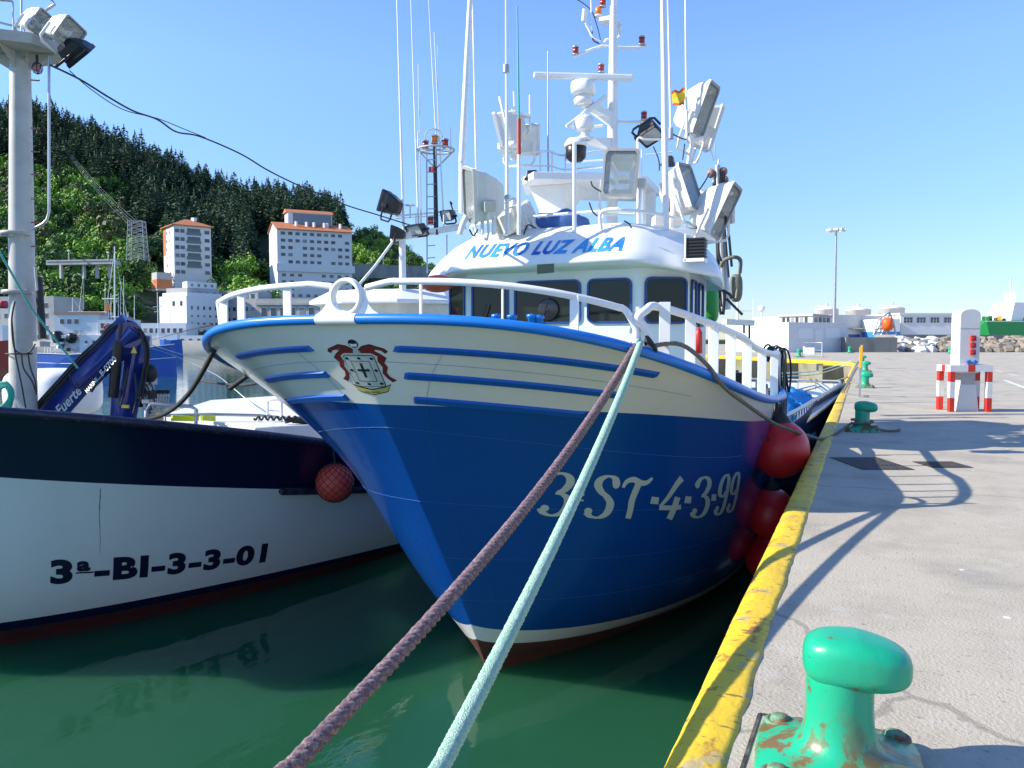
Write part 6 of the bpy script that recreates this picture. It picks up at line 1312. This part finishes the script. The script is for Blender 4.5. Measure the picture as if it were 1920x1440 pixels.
for px, d, s, lab in ((505, 268, 1.35, 'large bright green tree left of the apartment block\'s foot'), (470, 272, 1.25, 'bright green tree between the tall tower and the apartment block'), (218, 330, 1.6, 'pale olive tree under the pylon wires'), (268, 300, 1.1, 'dark round tree just above the lattice pylon'), (238, 268, 1.0, 'light green shrubby tree left of the pylon foot')):
    o = place(rt_.choice(LM[2 if 'olive' in lab else 1 if 'dark' in lab else 0]), px, d, s*1.25, 'leafy_tree', lab, 'tree', None)
# ---- houses
tile = mat('roof_tile_orange', (.50, .17, .07), .8, dirt=.5, dcol=(.34, .11, .05), scale=.8); wh1 = mat('town_white', (.66, .67, .68), .8, dirt=.35, dcol=(.5, .5, .5), scale=.15); brk = mat('town_orange_render', (.50, .17, .06), .8, dirt=.3, scale=.3); gr1 = mat('town_grey', (.38, .38, .37), .85, dirt=.4, scale=.2)
def wp_(px, d, z=0.): p = pos(px, d); return Vector((p.x, p.y, z))
def cornerbox(px, d, lw, ld, rw, rd): c = wp_(px, d); L_ = c-_R*lw+_fh*ld; R2 = c+_R*rw+_fh*rd; return c, L_, R2, L_+(R2-c)
def walls(mb, q, z0, z1, m=0): mb.loft([Vector((p.x, p.y, z0)) for p in q], [Vector((p.x, p.y, z1)) for p in q], m); return mb
def zat(y, d): return EYE+(634-y)/F*d
def rowz(t, a, b, n, z, wd, h, x0=.05, x1=.95, m=None, skip=0): 
    L_ = (Vector(b)-Vector(a)).length; xs = [L_*(x0+(x1-x0)*(i+.5)/n) for i in range(n) if not (skip and rt_.random() < skip)]
    far_windows(t, a, b, xs, z-h/2, z+h/2, wd, bars=False, m=m)
# tower
c, L_, R2, bk = cornerbox(331, 300, 8.3, 10.9, 10.5, 8.0); t = house('tower_block', c, 'tall white apartment tower with a hipped orange roof', 'apartment tower'); q = [L_, c, R2, bk]; ze = zat(424, 300); mb = MB(); walls(mb, q, 10, ze); obj('wall', mb, wh1, t)
dl = (L_-c).normalized(); nl = Vector((dl.y, -dl.x, 0)); nl = nl if nl.dot(-c) > 0 else -nl
mb = MB(); a = L_+nl*.06; b = L_-dl*3.6+nl*.06; mb.loft([Vector((a.x, a.y, zat(476, 300))), Vector((b.x, b.y, zat(476, 300))), Vector((b.x, b.y, ze-.3)), Vector((a.x, a.y, ze-.3))], [p-nl*.1 for p in (Vector((a.x, a.y, zat(476, 300))), Vector((b.x, b.y, zat(476, 300))), Vector((b.x, b.y, ze-.3)), Vector((a.x, a.y, ze-.3)))]); obj('orange_panel', mb, brk, t)
cc = sum(q, Vector())/4; mb = MB(); e = [cc.lerp(p, 1.14) for p in q]; e2 = [cc.lerp(p, .18) for p in q]; mb.loft([Vector((p.x, p.y, ze)) for p in e], [Vector((p.x, p.y, ze+.25)) for p in e]); mb.loft([Vector((p.x, p.y, ze+.255)) for p in e], [Vector((p.x, p.y, zat(408, 300))) for p in e2]); rf = obj('roof', mb, tile, t); p = cc.lerp(R2, .3); obj('chimney', MB().box((p.x, p.y, zat(411, 300)), (1.4, 1.4, 2.6)), wh1, parent=rf).parent = rf
for k in range(6): z = ze-1.9-k*2.95; rowz(t, c, R2, 2, z, 1.7, 1.5, .02, .30); rowz(t, c, R2, 1, z, 2.0, 1.5, .80, .98)
bal = mat('balcony_dark', (.14, .19, .19), .6, dirt=.5)
for k in range(5):
    z = ze-1.9-k*2.95; d = (R2-c).normalized(); n = Vector((d.y, -d.x, 0)); n = n if n.dot(-c) > 0 else -n; Lr2 = (R2-c).length; mb = MB(); box_on(mb, c+d*Lr2*.34+n*.25, c+d*Lr2*.73+n*.25, .5, z-1.3, z-.2, 0); box_on(mb, c+d*Lr2*.36+n*.04, c+d*Lr2*.71+n*.04, .1, z-.19, z+1.1, 1); obj('balcony', mb, [bal, wing], t)
for k in range(6): rowz(t, L_, c, 2, ze-2.2-k*2.95, .8, 1.2, .2, .75)
# long apartment block with the glazed top floor
c, L_, R2, bk = cornerbox(523, 300, 7.0, 14.3, 24.6, 12.0); t = house('apartment_block', c, 'long white apartment block with an orange roof and a glazed top storey', 'apartment block'); q = [L_, c, R2, bk]; ze = zat(430, 300); mb = MB(); walls(mb, q, 8, ze)
mL = (L_+c)/2; mR = (bk+R2)/2; zp = ze+3.0; mb.add([Vector((L_.x, L_.y, ze)), Vector((c.x, c.y, ze)), Vector((mL.x, mL.y, zp))], [(0, 1, 2)]); obj('wall', mb, wh1, t)
mb = MB(); o_ = (mL-mR).normalized()*.5; d2 = (c-L_).normalized()*.7
V = lambda p, z: Vector((p.x, p.y, z))
for s, (pa, pb5) in ((1, (c, R2)), (-1, (L_, bk))): mb.loft([V(pa+o_+d2*s, ze-.3), V(pb5-o_+d2*s, ze-.3), V(mR-o_, zp), V(mL+o_, zp)], [V(pa+o_+d2*s, ze-.02), V(pb5-o_+d2*s, ze-.02), V(mR-o_, zp+.3), V(mL+o_, zp+.3)])
rf = obj('roof', mb, tile, t); d = (R2-c).normalized()
for f in (.28, .42, .52, .66, .70, .88): p = c.lerp(R2, f)+(mL-c)*.5; o2 = obj('chimney', MB().box((p.x, p.y, ze+2.2), (.8, .8, 2.4)), wh1, parent=rf); o2.parent = rf
pc_ = [mL.lerp(mR, .2), mL.lerp(mR, .80)]; bkd = (L_-c).normalized(); mb = MB(); qq = [pc_[0]-bkd*.5, pc_[1]-bkd*.5, pc_[1]+bkd*6, pc_[0]+bkd*6]; zt7 = zat(399, 308); walls(mb, qq, ze+1, zt7, 0); n = Vector((d.y, -d.x, 0)); n = n if n.dot(-c) > 0 else -n; box_on(mb, qq[0]+d*1.8+n*.1, qq[1]-d*.3+n*.1, .2, ze+2.2, zt7-.3, 1); obj('glazed_storey', mb, [wh1, mat('glazing_grey', (.16, .20, .23), .25, dirt=.4)], t)
cq = sum(qq, Vector())/4; e = [cq.lerp(p, 1.08) for p in qq]; mm = [(e[0]+e[3])/2, (e[1]+e[2])/2]; mb = MB(); mb.add([V(e[0], zt7), V(e[1], zt7), V(e[2], zt7), V(e[3], zt7), V(mm[0], zt7+1.5), V(mm[1], zt7+1.5)], [(0, 1, 5, 4), (2, 3, 4, 5), (0, 4, 3), (1, 2, 5), (0, 3, 2, 1)]); obj('upper_roof', mb, tile, t)
for k in range(5): rowz(t, c, R2, 10, ze-1.6-k*2.55, 1.75, 1.25, .03, .98, skip=.12)
for k in range(4): rowz(t, c, R2, 9, ze-16.6-k*2.45, 1.6, 1.15, .03, .98, skip=.25)
mb = MB(); box_on(mb, c-d*.4+n*.7, R2+d*.9+n*.7, 1.2, ze-15.3, ze-12.6); obj('parapet_band', mb, wh1, t)
# white works with the brick stair, lower wings
c, L_, R2, bk = cornerbox(352, 245, 10.6, 6.0, 7.1, 12.5); t = house('ice_works', c, 'tall plain white works building at the foot of the tower', 'works building'); q = [L_, c, R2, bk]; z0 = zat(555, 245); mb = MB(); walls(mb, q, .9, z0); cq = sum(q, Vector())/4; walls(mb, [cq.lerp(p, .9) for p in q], z0, z0+1.1); obj('wall', mb, wh1, t)
for k, (y, n_) in enumerate(((578, 6), (593, 6), (607, 6), (620, 6))): rowz(t, c, R2, n_, zat(y, 250), .8, 1.2 if k == 0 else .7, .05, .98)
rowz(t, L_, c, 2, zat(570, 250), 1.1, 1.6, .4, .95)
for y0, y1, lw, rw, m_, nm in ((540, 556, 8.0, 6.8, gr1, 'upper_storey'), (528, 541, 3, 6.0, wh1, 'roof_house')):
    c2, L3, R3, b3 = cornerbox(354, 250, lw, 4, rw, 8); mb = MB(); walls(mb, [L3, c2, R3, b3], zat(y1, 250), zat(y0, 250)); obj(nm, mb, m_, t); rowz(t, c2, R3, 4, zat((y0+y1)/2, 250), .9, .9)
mb = MB(); c2, L3, R3, b3 = cornerbox(298, 262, 3.4, 4, 3.0, 4); walls(mb, [L3, c2, R3, b3], zat(545, 262), zat(511, 262)); walls(mb, [L3-nl*0+_fh*-.3, c2+_fh*-.3, R3, b3], zat(541, 262), zat(524, 262), 1); obj('brick_stair_tower', mb, [gr1, brk], t)
a = wp_(264, 232); b = wp_(350, 232); t = house('fish_hall', a, 'low white hall with a row of windows on the far quay'); mb = MB(); box_on(mb, a, b, 9, .9, zat(606, 232)); obj('wall', mb, wh1, t); rowz(t, a, b, 7, zat(620, 232), 1.1, 1.5)
a = wp_(262, 226.5); b = wp_(402, 226.5); t = house('quay_shed', a, 'long low pale shed with blue doors in front of the white works'); mb = MB(); box_on(mb, a, b, 4, .9, zat(629, 226)); A_, B_, d, n, L2 = facing(a, b, 0, 0); obj('wall', mb, wh1, t); mb = MB(); box_on(mb, A_+d*L2*.86+n*.05, A_+d*L2*.99+n*.05, .1, .9, 1.62+.1); obj('door', mb, mat('shed_door_blue', (.03, .12, .45), .6), t); rowz(t, a, b, 5, zat(638, 226), .9, 1.0, .3, .85)
a = wp_(398, 262); b = wp_(486, 258); t = house('warehouse', a, 'grey four storey warehouse seen under the bow rail at left'); mb = MB(); box_on(mb, a, b, 10, .9, zat(546, 260)); obj('wall', mb, gr1, t)
for y in (556, 580, 600, 622): rowz(t, a, b, 7, zat(y, 260), 1.3, 1.6)
a = wp_(482, 258); b = wp_(600, 255); t = house('warehouse', a, 'dark grey warehouse with deep open bays behind the fairlead ring'); mb = MB(); box_on(mb, a, b, 10, .9, zat(560, 256)); A_, B_, d, n, L2 = facing(a, b, 0, 0); obj('wall', mb, gr1, t)
for y in (585, 612): rowz(t, a, b, 6, zat(y, 256), 2.0, 3.0)
mb = MB(); box_on(mb, A_+n*.6, B_+n*.6, .7, zat(572, 256), zat(568, 256)); obj('balcony_slab', mb, gr1, t)
a = wp_(-30, 236); b = wp_(104, 232); t = house('net_store', a, 'grey three storey store behind the foremast'); mb = MB(); box_on(mb, a, b, 12, .9, zat(556, 233)); obj('wall', mb, gr1, t)
for y in (573, 592, 615, 632): rowz(t, a, b, 8, zat(y, 233), 1.1, 1.5)
# steel lattice pylon, small pylon and wires
def lattice(name, px, d, z0, z1, w0, w1, label, seg=7, r=.12, depth=None):
    t = thing(name, wp_(px, d, z0), label, 'pylon'); mb = MB(); c = wp_(px, d); P4 = lambda k, z: [V(c+_R*x*(w0+(w1-w0)*k)+_fh*y*(w0+(w1-w0)*k)*.6, z) for x, y in ((-1, -1), (1, -1), (1, 1), (-1, 1))]
    Ls = [P4(i/seg, z0+(z1-z0)*i/seg) for i in range(seg+1)]
    for j in range(4): mb.tube([l[j] for l in Ls], r, 5)
    for i in range(seg):
        for j in range(4): mb.tube([Ls[i][j], Ls[i+1][(j+1) % 4]], r*.6, 4); mb.tube([Ls[i+1][j], Ls[i][(j+1) % 4]], r*.6, 4); mb.tube([Ls[i+1][j], Ls[i+1][(j+1) % 4]], r*.7, 4)
    obj('frame', mb, M['steel'], t); return t
lattice('lattice_pylon', 263, 287, zat(490, 287), zat(417, 287), 3.1, 2.4, 'pale steel lattice pylon standing left of the orange roofed tower', 8, .10)
lattice('lattice_pylon', 145, 430, zat(366, 430), zat(296, 430), 1.7, .5, 'slender grey lattice pylon high on the wooded hill', 9, .08)
for k in range(4): tag(obj('power_line', MB().tube(hang(wp_(143+k*2.6, 428, zat(300, 428)), wp_(246+k*7, 287, zat(421, 287)), 1.5, 14), .03, 4), M['steel']), 'thin power line between the two pylons on the hill', 'power line', 'power lines on the hill')
# viaduct, road wall, street lamps
t = house('road_viaduct', wp_(150, 268), 'grey concrete road viaduct on posts at the foot of the wood', 'viaduct'); mb = MB(); box_on(mb, wp_(92, 266), wp_(216, 262), 4, zat(497, 264), zat(491, 264)); box_on(mb, wp_(92, 265.8), wp_(216, 261.8), .2, zat(490.9, 264), zat(488, 264)); obj('deck', mb, gr1, t)
for px in (120, 162, 187, 210): p = wp_(px, 265.5); obj('post', MB().box((p.x, p.y, zat(510, 265)), (.8, .8, 4.4)), gr1, t)
t = house('retaining_wall', wp_(720, 322), 'pale stone retaining wall of the hill road right of the apartment block', 'wall'); mb = MB(); box_on(mb, wp_(650, 318), wp_(805, 330), 2, zat(522, 322), zat(497, 322)); obj('face', mb, mat('retaining_stone', (.26, .27, .27), .9, dirt=.6, scale=.4, stretch=(1, 1, .4)), t)
for px, d, y0, y1, lab in ((135, 263, 490, 472, 'street lamp at the left on the viaduct'), (208, 262, 489, 475, 'street lamp at the right on the viaduct'), (661, 317, 497, 482, 'street lamp on the hill road beside the apartment block'), (720, 321, 497, 482, 'street lamp on the hill road above the middle of the wall')):
    tag(obj('street_lamp', MB().cyl(wp_(px, d, zat(y0, d)), wp_(px, d, zat(y1, d)), .11, .08, 6).ell(wp_(px, d, zat(y1, d)), (.42, .42, .3), n=10, h=6), M['white']), lab, 'street lamp')
# far trawler in the harbour
Dt = 97; t = thing('fishing_trawler', wp_(200, Dt, WZ), 'blue hulled trawler with white upperworks and masts across the harbour water', 'trawler'); blu = mat('trawler_blue', (.02, .09, .40), .4, dirt=.4, dcol=(.01, .05, .22)); 
def tp(px, y, dd=0): return at(px, y, Dt+dd)
mb = MB(); zk = WZ-.3
st = [(66, 0, 0, 662), (130, -1.4, 1.4, 664), (200, -2, 2.2, 660), (265, -2, 2.2, 652), (320, -1.6, 1.8, 646), (328, -1.2, 1.4, 645)]
rows = []
for px, n0, n1, yt in st:
    zt8 = zat(yt, Dt); k = .75
    rows.append([V(wp_(px+4, Dt+n0*k), zk), V(wp_(px, Dt+n0), zt8), V(wp_(px, Dt+n1), zt8), V(wp_(px+4, Dt+n1*k), zk)])
mb.grid([r+[r[0]] for r in rows], sm=False); mb.add(rows[-1], [(0, 1, 2, 3)]); obj('hull', mb, blu, t)
mb = MB(); 
for dz in (0, -.9): mb.tube([r[1].lerp(r[0], 0 if dz == 0 else .38)-_fh*.03 for r in rows], .05, 5)
obj('rub_strake', mb, wh1, t)
zsup = zat(660, Dt); mb = MB(); box_on(mb, wp_(104, Dt-.6), wp_(185, Dt-.6), 2.6, zsup, zat(590, Dt)); box_on(mb, wp_(150, Dt-1.0), wp_(262, Dt-1.0), 3.4, zsup, zat(628, Dt)); box_on(mb, wp_(186, Dt-.8), wp_(246, Dt-.8), 2.8, zat(628, Dt), zat(600, Dt)); up_ = obj('deckhouse', mb, wh1, t); mb = MB(); box_on(mb, wp_(103, Dt-.7), wp_(190, Dt-.7), 3, zat(590, Dt), zat(585, Dt)); obj('roof', mb, mat('trawler_roof', (.45, .24, .17), .7), t)
rowz(t, wp_(186, Dt-.82), wp_(246, Dt-.82), 5, zat(611, Dt), .5, .62); rowz(t, wp_(104, Dt-.62), wp_(185, Dt-.62), 3, zat(603, Dt), .5, .6, .1, .6); rowz(t, wp_(150, Dt-1.02), wp_(262, Dt-1.02), 7, zat(641, Dt), .34, .34)
r11 = random.Random(9)
for px, y0, y1, r in ((215, 640, 462, .11), (232, 620, 517, .04), (197, 610, 530, .04), (208, 610, 550, .05), (203, 610, 545, .03), (222, 610, 548, .04), (136, 590, 557, .05), (157, 580, 500, .02), (252, 640, 553, .05), (226, 600, 540, .03)): obj('mast', MB().cyl(tp(px, y0), tp(px, y1), r, r*.5, 6), M['white'], t)
mb = MB()
for y, x0, x1 in ((560, 196, 222), (586, 172, 200), (594, 196, 240), (585, 128, 200), (600, 180, 244), (640, 86, 150), (648, 82, 150)): mb.tube([tp(x0, y), tp(x1, y)], .06, 5)
for i in range(14): x = 84+i*6; mb.tube([tp(x, 640), tp(x+r11.uniform(-3, 3), 662)], .03, 4)
for i in range(10): x = 186+i*6; mb.tube([tp(x, 586), tp(x, 600)], .025, 4)
for a, b in (((215, 470), (196, 600)), ((215, 475), (240, 600)), ((157, 510), (148, 585)), ((136, 560), (180, 620)), ((112, 645), (96, 662)), ((120, 620), (106, 660))): mb.tube([tp(*a), tp(*b)], .02, 4)
obj('rigging_rail', mb, M['white'], t)
mb = MB()
for x, y, s in ((108, 632, .7), (134, 634, .6)): mb.ell(tp(x, y, -1.2), (s, s*.8, s*.7), Matrix.Rotation(x, 3, 'Y'), e1=.5, e2=.5, n=10, h=6, m=0 if s > .5 else 2)
obj('deck_floodlight', mb, [M['black'], M['steel'], M['white']], t);  # two round black floodlights standing on the trawler's deck
for i in range(26): s = r11.uniform(.2, .45); obj('deck_gear', MB().box(tp(r11.uniform(95, 260), r11.uniform(622, 660), -1.2), (s*1.5, s, s), 0, Matrix.Rotation(r11.uniform(0, 3), 3, 'Z')), r11.choice([M['black'], M['steel'], M['white']]), t)
obj('life_ring', MB().tube([tp(200, 614, -1.1)+_R*.28*math.cos(i*PI/8)+Vector((0, 0, .28*math.sin(i*PI/8))) for i in range(16)], .08, 6, closed=True), M['red'], t); mb = MB(); mb.grid([[tp(198+i*2.2, 570+j*4+1.5*math.sin(i), -.3) for j in range(4)] for i in range(5)]); tag(obj('flag', mb, mat('flag_orange', (.6, .2, .03), .8)), 'tiny orange flag flying from the far trawler\'s mast', 'flag')
# second boats at the far quay
for px0, px1, d, yt, m_, lab in ((-40, 18, 120, 640, 'a', 'red and white boat at the far left edge behind the foremast'), (300, 342, 200, 638, 'b', 'small blue and white boat moored at the far quay')):
    t = thing('moored_boat', wp_(px0, d, WZ), lab, 'boat'); mb = MB(); rows = [[V(wp_(px0+(px1-px0)*f+2, d-k*.7), WZ-.2), V(wp_(px0+(px1-px0)*f, d-k), zat(yt-4*abs(f-.5), d)), V(wp_(px0+(px1-px0)*f, d+k), zat(yt-4*abs(f-.5), d)), V(wp_(px0+(px1-px0)*f+2, d+k*.7), WZ-.2)] for f, k in ((0, .1), (.2, 1.2), (.5, 1.5), (.9, 1.3), (1, 1.0))]
    mb.grid([r+[r[0]] for r in rows], sm=False); mb.add(rows[-1], [(0, 1, 2, 3)]); obj('hull', mb, mat('boat_red', (.4, .04, .02), .5) if m_ == 'a' else blu, t); mb = MB(); box_on(mb, wp_(px0+(px1-px0)*.3, d-.8), wp_(px0+(px1-px0)*.8, d-.8), 1.6, zat(yt+2, d), zat(yt-(30 if m_ == 'a' else 14), d)); obj('cabin', mb, M['white'], t); obj('mast', MB().cyl(wp_((px0+px1)/2, d, zat(yt, d)), wp_((px0+px1)/2, d, zat(yt-60, d)), .07, .04, 6), M['white'], t)
rr3 = at(6, 571, 30); tag(obj('life_raft_drum', MB().ell(rr3, (.16, .16, .14), e1=.5, n=14, h=8), mat('raft_crimson', (.42, .02, .04), .5)), 'small crimson raft drum at the left edge behind the foremast', 'life raft')
for px, y0, y1, d, lab in ((298, 640, 548, 225, 'white flag mast in front of the white works'),): tag(obj('flag_mast', MB().cyl(wp_(px, d, .9), wp_(px, d, zat(y1, d)), .14, .08, 6).bar(wp_(px-9, d, zat(576, d)), wp_(px+9, d, zat(574, d)), .15, .15).bar(wp_(px-7, d, zat(585, d)), wp_(px+5, d, zat(584, d)), .15, .15), M['white']), lab, 'mast')
